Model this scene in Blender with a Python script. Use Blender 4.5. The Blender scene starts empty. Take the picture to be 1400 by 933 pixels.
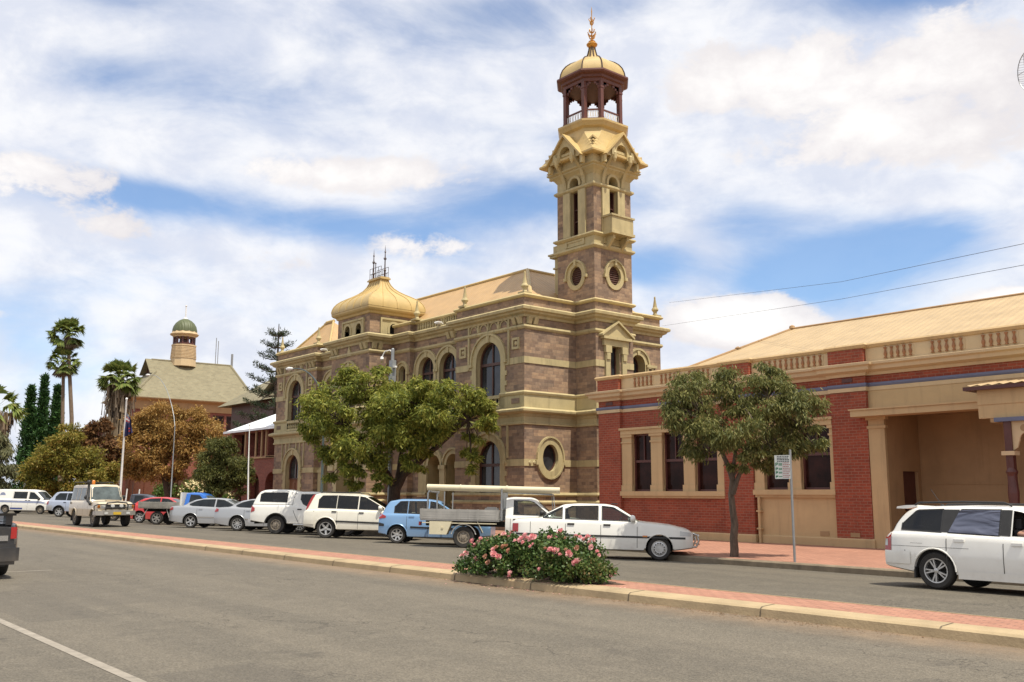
import bpy, bmesh, math, random
from mathutils import Vector, Matrix, noise as mnoise

S = bpy.context.scene
COL = S.collection
R = math.radians
PI = math.pi

# ------------------------------------------------------------------ camera
YAW, PITCH, ROLL, FPX = R(50.3127), R(9.1591), R(0.1428), 1295.454
fw = Vector((-math.sin(YAW)*math.cos(PITCH), math.cos(YAW)*math.cos(PITCH), math.sin(PITCH)))
rt = Vector((math.cos(YAW), math.sin(YAW), 0.0))
up = rt.cross(fw)
rt2 = rt*math.cos(ROLL) + up*math.sin(ROLL)
up2 = up*math.cos(ROLL) - rt*math.sin(ROLL)
cam = bpy.data.cameras.new('camera')
cam.sensor_width = 36.0
cam.lens = FPX/1400*36.0
cam.clip_end = 4000
cam.clip_start = 0.1
camo = bpy.data.objects.new('camera', cam)
COL.objects.link(camo)
mw = Matrix(((rt2.x, up2.x, -fw.x, 0), (rt2.y, up2.y, -fw.y, 0), (rt2.z, up2.z, -fw.z, 1.65), (0, 0, 0, 1)))
camo.matrix_world = mw
S.camera = camo

# ------------------------------------------------------------------ sun, sky, exposure
SUN_EL, SUN_AZX = R(66.0), R(5.0)            # azimuth measured from +X towards +Y
sd = Vector((math.cos(SUN_EL)*math.cos(SUN_AZX), math.cos(SUN_EL)*math.sin(SUN_AZX), math.sin(SUN_EL)))
sl = bpy.data.lights.new('sun', 'SUN')
sl.energy = 4.25
sl.angle = R(0.5)
sl.color = (1.0, 0.94, 0.81)
so = bpy.data.objects.new('sun', sl)
COL.objects.link(so)
so.rotation_euler = (-sd).to_track_quat('-Z', 'Y').to_euler()
so.location = (0, 0, 60)

S.view_settings.view_transform = 'Standard'
S.view_settings.look = 'None'
S.view_settings.gamma = 1.0
S.view_settings.exposure = 0.36
S.view_settings.use_curve_mapping = False
S.cycles.max_bounces = 6
S.cycles.transparent_max_bounces = 6

W = bpy.data.worlds.new('World')
S.world = W
W.use_nodes = True
wt = W.node_tree
wt.nodes.clear()

class NT:
    """small helper for building node trees"""
    def __init__(s, tree): s.t = tree; s.n = tree.nodes; s.l = tree.links
    def node(s, typ, **kw):
        nd = s.n.new(typ)
        for k, v in kw.items(): setattr(nd, k, v)
        return nd
    def put(s, sock, v):
        if hasattr(v, 'is_output') or isinstance(v, bpy.types.NodeSocket): s.l.new(v, sock)
        elif v is not None: sock.default_value = v
    def math(s, op, a, b=None, c=None, clamp=False):
        nd = s.node('ShaderNodeMath', operation=op, use_clamp=clamp)
        s.put(nd.inputs[0], a)
        if b is not None: s.put(nd.inputs[1], b)
        if c is not None: s.put(nd.inputs[2], c)
        return nd.outputs[0]
    def mix(s, f, a, b, blend='MIX'):
        nd = s.node('ShaderNodeMix', data_type='RGBA', blend_type=blend)
        s.put(nd.inputs[0], f)
        s.put(nd.inputs[6], a if not isinstance(a, tuple) else (*a[:3], 1))
        s.put(nd.inputs[7], b if not isinstance(b, tuple) else (*b[:3], 1))
        return nd.outputs[2]
    def noise(s, vec, scale, detail=4, rough=0.55, dist=0.0):
        nd = s.node('ShaderNodeTexNoise')
        if vec is not None: s.l.new(vec, nd.inputs['Vector'])
        nd.inputs['Scale'].default_value = scale
        nd.inputs['Detail'].default_value = detail
        nd.inputs['Roughness'].default_value = rough
        nd.inputs['Distortion'].default_value = dist
        return nd.outputs['Fac']
    def ramp(s, f, stops):
        nd = s.node('ShaderNodeValToRGB')
        el = nd.color_ramp.elements
        while len(el) < len(stops): el.new(0.5)
        for e, (p, c) in zip(el, stops):
            e.position = p
            e.color = (*c[:3], 1) if isinstance(c, tuple) else (c, c, c, 1)
        s.put(nd.inputs[0], f)
        return nd.outputs[0]
    def sep(s, v):
        nd = s.node('ShaderNodeSeparateXYZ'); s.l.new(v, nd.inputs[0]); return nd.outputs
    def comb(s, x, y, z):
        nd = s.node('ShaderNodeCombineXYZ')
        for i, v in enumerate((x, y, z)): s.put(nd.inputs[i], v)
        return nd.outputs[0]
    def smooth(s, v, a, b):
        nd = s.node('ShaderNodeMapRange', interpolation_type='SMOOTHSTEP')
        s.put(nd.inputs[0], v)
        nd.inputs[1].default_value = a; nd.inputs[2].default_value = b
        nd.inputs[3].default_value = 0; nd.inputs[4].default_value = 1
        return nd.outputs[0]

def build_sky():
    t = NT(wt)
    out = t.node('ShaderNodeOutputWorld')
    bg = t.node('ShaderNodeBackground')
    sky = t.node('ShaderNodeTexSky', sky_type='NISHITA')
    sky.sun_disc = False
    sky.sun_elevation = SUN_EL
    sky.sun_rotation = math.atan2(sd.x, sd.y)
    sky.altitude = 300
    sky.air_density = 1.0
    sky.dust_density = 0.4
    sky.ozone_density = 1.6
    tc = t.node('ShaderNodeTexCoord')
    x, y, z = t.sep(tc.outputs['Generated'])
    az = t.math('MULTIPLY', t.math('ARCTAN2', x, y), 180/PI)
    el = t.math('MULTIPLY', t.math('ARCSINE', z), 180/PI)
    vec = t.comb(t.math('MULTIPLY', az, 0.028), t.math('MULTIPLY', el, 0.075), 0.0)
    vec2 = t.comb(t.math('MULTIPLY', az, 0.09), t.math('MULTIPLY', el, 0.14), 3.7)
    n1 = t.noise(vec, 2.6, 7, 0.58, 0.4)
    n2 = t.noise(vec2, 2.2, 8, 0.6, 0.25)
    n3 = t.noise(vec2, 0.8, 3, 0.5, 0.0)
    def blob(a0, e0, sa, se, amp):
        da = t.math('DIVIDE', t.math('SUBTRACT', az, a0), sa)
        de = t.math('DIVIDE', t.math('SUBTRACT', el, e0), se)
        q = t.math('ADD', t.math('MULTIPLY', da, da), t.math('MULTIPLY', de, de))
        return t.math('MULTIPLY', t.math('POWER', 2.71828, t.math('MULTIPLY', q, -1.0)), amp)
    def total(lst):
        acc = None
        for b in lst:
            g = blob(*b)
            acc = g if acc is None else t.math('ADD', acc, g)
        return acc
    # thin high veil with blue gaps
    gaps = total(SKY_GAPS)
    veil = t.math('ADD', t.math('SUBTRACT', t.math('MULTIPLY_ADD', n1, 1.7, 0.06), gaps), 0.0)
    veil = t.smooth(veil, 0.05, 0.95)
    veil = t.math('MULTIPLY_ADD', veil, 0.86, 0.10)
    veilcol = t.mix(t.smooth(n2, .35, .65), (5.5, 5.75, 6.5), (7.1, 7.1, 7.25))
    c = t.mix(veil, t.mix(1.0, sky.outputs[0], (0.88, 1.05, 1.20), 'MULTIPLY'), veilcol)
    # heaped cloud
    heaps = total(SKY_HEAPS)
    n4 = t.noise(vec2, 6.0, 6, 0.62, 0.3)
    hm = t.math('ADD', heaps, t.math('ADD', t.math('MULTIPLY_ADD', n2, 1.1, -0.80), t.math('MULTIPLY_ADD', n4, 0.5, -0.15)))
    hmask = t.smooth(hm, 0.16, 0.38)
    lit = t.smooth(t.math('ADD', t.math('MULTIPLY', n3, 0.7), t.math('MULTIPLY', hm, 0.45)), 0.30, 0.85)
    heapcol = t.mix(lit, (5.7, 5.4, 5.5), (8.6, 8.4, 8.1))
    c = t.mix(t.math('MULTIPLY', hmask, 0.93), c, heapcol)
    # ground half of the dome stays a dull earth tone
    c = t.mix(t.smooth(z, -0.03, 0.0), (1.6, 1.35, 1.1), c)
    t.l.new(c, bg.inputs[0])
    bg.inputs[1].default_value = 0.110
    t.l.new(bg.outputs[0], out.inputs[0])

# directions (degrees from +Y, elevation) of the blue gaps and of the heaped clouds
SKY_GAPS = [(-50.5, 17.5, 7, 1.6, 0.9), (-62, 16.0, 6, 1.2, 0.9), (-72, 16.6, 7, 1.1, .75), (-33, 12.2, 5, 2.2, 1.0), (-27, 14.0, 5, 1.8, .9),
            (-76, 27.5, 4, 1.2, .6), (-25, 27.5, 7, 1.6, .8), (-77, 8.5, 4, 2.2, .45), (-42, 13.6, 3, 1.6, .8), (-57, 15.0, 5, 1.0, .5), (-66, 23, 9, 1.8, .40), (-58, 26.5, 8, 1.6, .35), (-75, 22.5, 5, 1.4, .35),
            (-36, 16, 3, 1.5, .45), (-47, 28.5, 10, 1.2, .35)]
SKY_HEAPS = [(-38.5, 10.2, 4.2, 1.7, .75), (-35.5, 10.0, 3.0, 1.6, .7), (-32, 9.0, 3.0, 1.6, .45), (-57, 19.0, 7, 1.5, .55), (-64, 18.8, 3.5, 1.1, .42), (-78, 16.8, 5, 1.9, .62),
             (-73, 14.4, 4, 1.2, .5), (-27, 23.5, 9, 3.2, .6), (-37, 24, 6, 2.2, .5), (-24, 19.5, 7, 2.5, .5), (-33, 19.5, 6, 1.6, .35), (-55, 14.8, 5, 1.1, .45),
             (-70, 24, 5, 1.6, .2), (-80, 9.5, 4, 1.6, .45), (-63, 13.4, 5, 1.2, .4), (-22, 10.4, 3, .8, .8)]
build_sky()

# ------------------------------------------------------------------ object helpers
def tag(o, label=None, cat=None, group=None, kind=None):
    if label: o['label'] = label
    if cat: o['category'] = cat
    if group: o['group'] = group
    if kind: o['kind'] = kind
    return o
def empty(name, loc=(0, 0, 0), label=None, cat=None, group=None, rz=0.0):
    o = bpy.data.objects.new(name, None)
    o.empty_display_size = 0.3
    COL.objects.link(o)
    o.location = loc
    o.rotation_euler = (0, 0, rz)
    return tag(o, label, cat, group)

class MB:
    """collects faces for ONE mesh object"""
    def __init__(s): s.v = []; s.f = []; s.m = []
    def add(s, vs, fs, mi=0):
        b = len(s.v)
        s.v.extend([tuple(p) for p in vs])
        for f in fs:
            s.f.append(tuple(b+i for i in f)); s.m.append(mi)
    def box(s, x0, x1, y0, y1, z0, z1, mi=0):
        s.add([(x0,y0,z0),(x1,y0,z0),(x1,y1,z0),(x0,y1,z0),(x0,y0,z1),(x1,y0,z1),(x1,y1,z1),(x0,y1,z1)],
              [(0,3,2,1),(4,5,6,7),(0,1,5,4),(1,2,6,5),(2,3,7,6),(3,0,4,7)], mi)
    def prism(s, poly, axis, a, b, mi=0):
        if axis == 'y': g = lambda p, d: (p[0], d, p[1])
        elif axis == 'x': g = lambda p, d: (d, p[0], p[1])
        else: g = lambda p, d: (p[0], p[1], d)
        n = len(poly)
        vs = [g(p, a) for p in poly] + [g(p, b) for p in poly]
        fs = [tuple(range(n))[::-1], tuple(range(n, 2*n))] + [(i, (i+1) % n, n+(i+1) % n, n+i) for i in range(n)]
        s.add(vs, fs, mi)
    def tube(s, pts, rad, n=8, mi=0, cap=True):
        pts = [Vector(p) for p in pts]
        if not hasattr(rad, '__len__'): rad = [rad]*len(pts)
        rings = []; ref = None
        for i, p in enumerate(pts):
            d = (pts[min(i+1, len(pts)-1)] - pts[max(i-1, 0)]).normalized()
            if ref is None: ref = d.orthogonal().normalized()
            ref = (ref - d*ref.dot(d))
            ref = ref.normalized() if ref.length > 1e-6 else d.orthogonal().normalized()
            b = d.cross(ref)
            rings.append([p + (ref*math.cos(2*PI*k/n) + b*math.sin(2*PI*k/n))*rad[i] for k in range(n)])
        vs = [q for r in rings for q in r]
        fs = []
        for i in range(len(pts)-1):
            for k in range(n):
                fs.append((i*n+k, i*n+(k+1) % n, (i+1)*n+(k+1) % n, (i+1)*n+k))
        if cap:
            fs.append(tuple(range(n))[::-1]); fs.append(tuple(range((len(pts)-1)*n, len(pts)*n)))
        s.add(vs, fs, mi)
    def lathe(s, c, prof, n=16, mi=0, axis='z', a0=0.0, cap=True):
        vs = []
        for r, z in prof:
            for k in range(n):
                a = a0 + 2*PI*k/n
                u, w = r*math.cos(a), r*math.sin(a)
                if axis == 'z': vs.append((c[0]+u, c[1]+w, c[2]+z))
                elif axis == 'y': vs.append((c[0]+u, c[1]+z, c[2]+w))
                else: vs.append((c[0]+z, c[1]+u, c[2]+w))
        fs = []
        for i in range(len(prof)-1):
            for k in range(n):
                fs.append((i*n+k, i*n+(k+1) % n, (i+1)*n+(k+1) % n, (i+1)*n+k))
        if cap:
            fs.append(tuple(range(n))[::-1]); fs.append(tuple(range((len(prof)-1)*n, len(prof)*n)))
        s.add(vs, fs, mi)
    def loft(s, rings, mi=0, cap=True):
        n = len(rings[0])
        vs = [p for r in rings for p in r]
        fs = [(i*n+k, i*n+(k+1) % n, (i+1)*n+(k+1) % n, (i+1)*n+k) for i in range(len(rings)-1) for k in range(n)]
        if cap:
            fs.append(tuple(range(n))[::-1]); fs.append(tuple(range((len(rings)-1)*n, len(rings)*n)))
        s.add(vs, fs, mi)
    def sweep(s, path, prof, mi=0, closed=False):
        """closed profile (out, z) carried along an XY path with mitred corners; outward = right-hand side of travel"""
        n = len(path); P = [Vector((p[0], p[1])) for p in path]
        rings = []
        for i in range(n):
            if closed: a, b, c = P[i-1], P[i], P[(i+1) % n]
            else: a, b, c = P[max(i-1, 0)], P[i], P[min(i+1, n-1)]
            d1 = (b-a).normalized() if (b-a).length > 1e-9 else (c-b).normalized()
            d2 = (c-b).normalized() if (c-b).length > 1e-9 else d1
            n1 = Vector((d1.y, -d1.x)); n2 = Vector((d2.y, -d2.x))
            m = (n1+n2); m = m/max(1e-6, m.length_squared)*2
            rings.append([(b.x+m.x*o, b.y+m.y*o, z) for o, z in prof])
        k = len(prof)
        vs = [q for r in rings for q in r]
        fs = []
        for i in range(n if closed else n-1):
            j = (i+1) % n
            for q in range(k):
                fs.append((i*k+q, i*k+(q+1) % k, j*k+(q+1) % k, j*k+q))
        if not closed:
            fs.append(tuple(range(k))); fs.append(tuple(range((n-1)*k, n*k))[::-1])
        s.add(vs, fs, mi)
    def build(s, name, mats, parent=None, smooth=None, loc=None, norm=True, merge=False):
        me = bpy.data.meshes.new(name)
        me.from_pydata(s.v, [], s.f)
        if not isinstance(mats, (list, tuple)): mats = [mats]
        for m in mats: me.materials.append(m)
        me.polygons.foreach_set('material_index', s.m)
        if norm:
            bm = bmesh.new(); bm.from_mesh(me)
            if merge: bmesh.ops.remove_doubles(bm, verts=bm.verts, dist=1e-5)
            bmesh.ops.recalc_face_normals(bm, faces=bm.faces)
            bm.to_mesh(me); bm.free()
        if smooth is not None:
            me.polygons.foreach_set('use_smooth', [True]*len(me.polygons))
            me.set_sharp_from_angle(angle=R(smooth))
        me.update()
        o = bpy.data.objects.new(name, me)
        COL.objects.link(o)
        if parent is not None: o.parent = parent
        if loc is not None: o.location = loc
        return o

def split_pieces(o):
    """give every separate piece of a repeated part an object of its own"""
    me = o.data; bm = bmesh.new(); bm.from_mesh(me)
    bm.verts.ensure_lookup_table(); seen = set(); groups = []
    for v in bm.verts:
        if v.index in seen: continue
        st = [v]; g = set()
        while st:
            q = st.pop()
            if q.index in g: continue
            g.add(q.index)
            for e in q.link_edges: st.append(e.other_vert(q))
        seen |= g; groups.append(g)
    if len(groups) < 2: bm.free(); return [o]
    out = []
    for k, g in enumerate(groups):
        b2 = bm.copy(); b2.verts.ensure_lookup_table()
        bmesh.ops.delete(b2, geom=[v for v in b2.verts if v.index not in g], context='VERTS')
        m2 = bpy.data.meshes.new(me.name); b2.to_mesh(m2); b2.free()
        for m in me.materials: m2.materials.append(m)
        if k == 0: o.data = m2; out.append(o)
        else:
            c = o.copy(); c.data = m2; COL.objects.link(c); out.append(c)
    bm.free(); return out

def copy_tree(o, parent=None):
    c = o.copy(); COL.objects.link(c)
    if parent is not None: c.parent = parent
    for ch in o.children: copy_tree(ch, c)
    return c

# ------------------------------------------------------------------ materials
def new_mat(name):
    m = bpy.data.materials.new(name); m.use_nodes = True
    nt = NT(m.node_tree)
    return m, nt, nt.n['Principled BSDF']
def wall_uv(t):
    """2-D coordinates on any upright or sloping face, from object position and true normal"""
    tc = t.node('ShaderNodeTexCoord'); ge = t.node('ShaderNodeNewGeometry')
    x, y, z = t.sep(tc.outputs['Object'])
    nx, ny, nz = t.sep(ge.outputs['True Normal'])
    sel = t.math('GREATER_THAN', t.math('ABSOLUTE', nx), t.math('ABSOLUTE', ny))
    u = t.math('ADD', t.math('MULTIPLY', y, sel), t.math('MULTIPLY', x, t.math('SUBTRACT', 1.0, sel)))
    return tc.outputs['Object'], u, z, sel
def plain(name, col, rough=0.6, var=0.12, scale=3.0, metal=0.0, spec=None, coat=0.0, bump=0.0, dirt=0.0, streak=False):
    m, t, b = new_mat(name)
    tc = t.node('ShaderNodeTexCoord')
    n = t.noise(tc.outputs['Object'], scale, 6, 0.6)
    lo = tuple(c*(1-var) for c in col); hi = tuple(min(1, c*(1+var)) for c in col)
    c = t.ramp(n, [(0.3, lo), (0.7, hi)])
    if dirt > 0:
        v = tc.outputs['Object']
        if streak:
            mp = t.node('ShaderNodeMapping'); mp.inputs['Scale'].default_value = (5, 5, 0.5)
            t.l.new(v, mp.inputs[0]); v = mp.outputs[0]
        d = t.smooth(t.noise(v, scale*0.6, 6, 0.65), 0.5, 0.72)
        c = t.mix(t.math('MULTIPLY', d, dirt), c, tuple(k*0.45 for k in col))
    t.l.new(c, b.inputs['Base Color'])
    b.inputs['Roughness'].default_value = rough
    b.inputs['Metallic'].default_value = metal
    if coat: b.inputs['Coat Weight'].default_value = coat; b.inputs['Coat Roughness'].default_value = 0.06
    if spec is not None: b.inputs['Specular IOR Level'].default_value = spec
    if bump:
        bp = t.node('ShaderNodeBump'); bp.inputs['Strength'].default_value = bump; bp.inputs['Distance'].default_value = 0.02
        t.l.new(t.noise(tc.outputs['Object'], scale*12, 4, 0.6), bp.inputs['Height']); t.l.new(bp.outputs[0], b.inputs['Normal'])
    return m
def brickmat(name, c1, c2, mortar, bw, bh, ms, var=0.3, rough=0.85, bump=0.35, off=0.5, blotch=0.25, rand=True, second=False):
    m, t, b = new_mat(name)
    obj, u, z, sel = wall_uv(t)
    uv = t.comb(t.math('ADD', u, t.math('MULTIPLY', sel, 0.37)), z, 0.0)
    br = t.node('ShaderNodeTexBrick')
    br.offset = off; br.squash = 0.72 if rand else 1.0; br.squash_frequency = 3 if rand else 2
    t.l.new(uv, br.inputs['Vector'])
    br.inputs['Color1'].default_value = (*c1, 1); br.inputs['Color2'].default_value = (*c2, 1)
    br.inputs['Mortar'].default_value = (*mortar, 1)
    br.inputs['Scale'].default_value = 1.0
    br.inputs['Mortar Size'].default_value = ms; br.inputs['Mortar Smooth'].default_value = 0.2; br.inputs['Bias'].default_value = 0.0
    br.inputs['Brick Width'].default_value = bw; br.inputs['Row Height'].default_value = bh
    n = t.noise(obj, 1.3, 5, 0.6); n2 = t.noise(obj, 9.0, 5, 0.6)
    k = t.math('ADD', t.math('MULTIPLY_ADD', n, blotch*2, 1-blotch), t.math('MULTIPLY_ADD', n2, var*2, -var))
    c = t.mix(1.0, br.outputs['Color'], t.comb(k, k, k), 'MULTIPLY')
    if second:      # larger blocks and split courses among the small ones
        b2 = t.node('ShaderNodeTexBrick'); b2.offset = 0.37; b2.squash = 1.6; b2.squash_frequency = 2
        t.l.new(uv, b2.inputs['Vector'])
        b2.inputs['Color1'].default_value = (1.20, 1.16, 1.08, 1); b2.inputs['Color2'].default_value = (0.76, 0.77, 0.81, 1); b2.inputs['Mortar'].default_value = (.85, .85, .85, 1)
        b2.inputs['Scale'].default_value = 1.0; b2.inputs['Mortar Size'].default_value = 0.006; b2.inputs['Brick Width'].default_value = bw*1.7; b2.inputs['Row Height'].default_value = bh*2
        c = t.mix(1.0, c, b2.outputs['Color'], 'MULTIPLY')
    t.l.new(c, b.inputs['Base Color'])
    b.inputs['Roughness'].default_value = rough
    bp = t.node('ShaderNodeBump'); bp.inputs['Strength'].default_value = bump; bp.inputs['Distance'].default_value = 0.03
    h = t.math('SUBTRACT', t.math('MULTIPLY', n2, 0.5), br.outputs['Fac'])
    t.l.new(h, bp.inputs['Height']); t.l.new(bp.outputs[0], b.inputs['Normal'])
    return m
def ribbed(name, col, pitch, along='u', var=0.12, rough=0.55, metal=0.0, amp=0.5):
    """corrugated or seamed sheet: ribs run up the slope"""
    m, t, b = new_mat(name)
    obj, u, z, sel = wall_uv(t)
    w = t.math('SINE', t.math('MULTIPLY', u, 2*PI/pitch))
    n = t.noise(obj, 1.2, 5, 0.6)
    c = t.ramp(n, [(0.3, tuple(k*(1-var) for k in col)), (0.7, tuple(min(1, k*(1+var)) for k in col))])
    t.l.new(c, b.inputs['Base Color'])
    b.inputs['Roughness'].default_value = rough; b.inputs['Metallic'].default_value = metal
    bp = t.node('ShaderNodeBump'); bp.inputs['Strength'].default_value = amp; bp.inputs['Distance'].default_value = pitch*0.25
    t.l.new(w, bp.inputs['Height']); t.l.new(bp.outputs[0], b.inputs['Normal'])
    return m
def leafmat(name, cols, rough=0.55, trans=0.25):
    m, t, b = new_mat(name)
    ge = t.node('ShaderNodeNewGeometry'); tc = t.node('ShaderNodeTexCoord')
    n = t.noise(tc.outputs['Object'], 0.9, 3, 0.6)
    f = t.math('ADD', t.math('MULTIPLY', ge.outputs['Random Per Island'], 0.6), t.math('MULTIPLY_ADD', n, 0.9, -0.25), clamp=True)
    c = t.ramp(f, [(i/(len(cols)-1), k) for i, k in enumerate(cols)])
    t.l.new(c, b.inputs['Base Color'])
    b.inputs['Roughness'].default_value = rough
    b.inputs['Specular IOR Level'].default_value = 0.25
    if trans:
        tr = t.node('ShaderNodeBsdfTranslucent'); t.l.new(c, tr.inputs[0])
        mx = t.node('ShaderNodeMixShader'); mx.inputs[0].default_value = trans
        t.l.new(b.outputs[0], mx.inputs[1]); t.l.new(tr.outputs[0], mx.inputs[2])
        t.l.new(mx.outputs[0], t.n['Material Output'].inputs[0])
    return m
def barkmat(name, c1, c2):
    m, t, b = new_mat(name)
    tc = t.node('ShaderNodeTexCoord')
    mp = t.node('ShaderNodeMapping'); mp.inputs['Scale'].default_value = (6, 6, 1.2)
    t.l.new(tc.outputs['Object'], mp.inputs[0])
    n = t.noise(mp.outputs[0], 3.0, 6, 0.65)
    t.l.new(t.ramp(n, [(0.3, c1), (0.7, c2)]), b.inputs['Base Color'])
    b.inputs['Roughness'].default_value = 0.9
    bp = t.node('ShaderNodeBump'); bp.inputs['Strength'].default_value = 0.6; bp.inputs['Distance'].default_value = 0.03
    t.l.new(n, bp.inputs['Height']); t.l.new(bp.outputs[0], b.inputs['Normal'])
    return m
def paintmat(name, col, metal=0.0, dust=0.25):
    """car paint with road dust low down on the body"""
    m, t, b = new_mat(name)
    tc = t.node('ShaderNodeTexCoord')
    x, y, z = t.sep(tc.outputs['Object'])
    n = t.noise(tc.outputs['Object'], 4.0, 6, 0.65)
    low = t.math('MULTIPLY', t.smooth(z, 0.62, 0.22), t.math('MULTIPLY_ADD', n, 1.0, 0.1), clamp=True)
    d = t.math('MULTIPLY', t.math('MULTIPLY_ADD', low, 0.9, t.math('MULTIPLY', t.smooth(n, 0.45, 0.8), 0.25)), dust*2, clamp=True)
    c = t.mix(d, col, (0.33, 0.26, 0.19))
    t.l.new(c, b.inputs['Base Color'])
    b.inputs['Metallic'].default_value = metal
    t.l.new(t.math('MULTIPLY_ADD', d, 0.5, 0.28), b.inputs['Roughness'])
    b.inputs['Coat Weight'].default_value = 0.5; b.inputs['Coat Roughness'].default_value = 0.07
    return m
def glassmat(name, col=(0.02, 0.024, 0.028), rough=0.04):
    m, t, b = new_mat(name)
    tc = t.node('ShaderNodeTexCoord')
    n = t.noise(tc.outputs['Object'], 1.7, 4, 0.6)
    t.l.new(t.ramp(n, [(0.35, tuple(c*0.6 for c in col)), (0.7, tuple(c*1.7 for c in col))]), b.inputs['Base Color'])
    b.inputs['Roughness'].default_value = rough
    b.inputs['IOR'].default_value = 1.5
    return m

M = {}
M['stone'] = brickmat('purple_stone_blocks', (0.325, 0.220, 0.140), (0.195, 0.128, 0.088), (0.24, 0.172, 0.118), 0.34, 0.135, 0.009, var=0.30, blotch=0.26, second=True)
M['trim'] = plain('cream_render', (0.43, 0.352, 0.182), 0.7, 0.14, 1.5, dirt=0.55, streak=True, bump=0.1)
M['trim_b'] = plain('cream_render_buff', (0.49, 0.39, 0.19), 0.65, 0.12, 1.5, dirt=0.35, streak=True)
M['dome_y'] = plain('yellow_painted_sheet', (0.48, 0.345, 0.14), 0.5, 0.10, 2.0, dirt=0.22, streak=True)
M['roof_o'] = ribbed('orange_roof_sheet', (0.44, 0.28, 0.125), 0.25, amp=0.12)
M['maroon'] = plain('maroon_paint', (0.085, 0.026, 0.020), 0.45, 0.15, 4.0)
M['belfry'] = plain('brown_red_timber', (0.115, 0.038, 0.026), 0.5, 0.15, 4.0)
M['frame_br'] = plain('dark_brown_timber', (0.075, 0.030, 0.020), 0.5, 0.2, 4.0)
M['door_br'] = plain('brown_timber_door', (0.20, 0.085, 0.04), 0.5, 0.2, 3.0)
M['glass'] = glassmat('window_glass', (0.03, 0.032, 0.036))
M['glass_d'] = glassmat('dim_window_glass', (0.022, 0.008, 0.006), 0.12)
M['glass_d'].node_tree.nodes['Principled BSDF'].inputs['Specular IOR Level'].default_value = 0.12
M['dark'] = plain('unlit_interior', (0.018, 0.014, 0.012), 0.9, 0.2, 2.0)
M['iron'] = plain('dark_wrought_iron', (0.05, 0.026, 0.02), 0.5, 0.2, 5.0)
M['gilt'] = plain('gilded_iron', (0.55, 0.28, 0.06), 0.35, 0.2, 8.0, metal=0.5)
M['greendome'] = ribbed('green_copper_sheet', (0.085, 0.10, 0.042), 0.3, amp=0.25)
M['slate'] = brickmat('pale_roof_shingles', (0.215, 0.192, 0.122), (0.175, 0.155, 0.098), (0.26, 0.2, 0.11), 0.5, 0.22, 0.012, var=0.15, bump=0.15, blotch=0.2, rand=False)
M['brick'] = brickmat('dark_red_brick', (0.30, 0.062, 0.028), (0.23, 0.044, 0.021), (0.27, 0.115, 0.07), 0.23, 0.086, 0.010, var=0.3, blotch=0.34, rand=False)
M['brick_o'] = brickmat('orange_brick', (0.30, 0.10, 0.045), (0.25, 0.075, 0.035), (0.28, 0.16, 0.10), 0.24, 0.086, 0.011, var=0.2, rand=False)
M['brick_p'] = brickmat('plum_brick', (0.23, 0.065, 0.04), (0.17, 0.045, 0.03), (0.22, 0.1, 0.07), 0.24, 0.086, 0.010, var=0.2, rand=False)
M['peach'] = plain('peach_render', (0.50, 0.345, 0.175), 0.7, 0.08, 1.2, dirt=0.3, streak=True, bump=0.08)
M['peach_l'] = plain('pale_peach_render', (0.56, 0.42, 0.245), 0.7, 0.08, 1.2, dirt=0.2, streak=True)
M['terra'] = plain('terracotta_balusters', (0.30, 0.135, 0.06), 0.7, 0.15, 5.0)
M['blue_tr'] = plain('slate_blue_paint', (0.12, 0.13, 0.20), 0.5, 0.1, 3.0)
M['roof_c'] = ribbed('cream_corrugated_sheet', (0.43, 0.305, 0.16), 0.26, var=.13, amp=0.14)
M['porch_w'] = plain('tan_porch_render', (0.36, 0.225, 0.11), 0.75, 0.12, 1.2, dirt=0.3, streak=True)
M['roof_w'] = ribbed('white_corrugated_sheet', (0.78, 0.80, 0.82), 0.15, amp=0.2)
M['grey_pole'] = plain('galvanised_steel', (0.30, 0.31, 0.31), 0.45, 0.15, 4.0, metal=0.5)
M['dark_pole'] = plain('dark_green_pole', (0.05, 0.07, 0.07), 0.5, 0.15, 4.0)
M['white_pole'] = plain('white_pole_paint', (0.72, 0.70, 0.66), 0.5, 0.08, 3.0)
M['sign_w'] = plain('white_sign_sheet', (0.60, 0.62, 0.58), 0.5, 0.05, 3.0)
M['sign_g'] = plain('green_sign_print', (0.02, 0.15, 0.07), 0.5, 0.05, 3.0)
M['sign_r'] = plain('red_sign_print', (0.30, 0.05, 0.05), 0.5, 0.05, 3.0)
M['sign_k'] = plain('black_sign_print', (0.04, 0.045, 0.045), 0.5, 0.05, 3.0)
M['bark'] = barkmat('grey_brown_bark', (0.06, 0.042, 0.03), (0.17, 0.125, 0.09))
M['bark_d'] = barkmat('dark_bark', (0.03, 0.02, 0.014), (0.09, 0.06, 0.04))
M['bark_p'] = barkmat('palm_trunk', (0.10, 0.07, 0.045), (0.22, 0.16, 0.11))
M['bark_s'] = barkmat('dry_palm_skirt', (0.10, 0.075, 0.05), (0.26, 0.21, 0.15))
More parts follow.
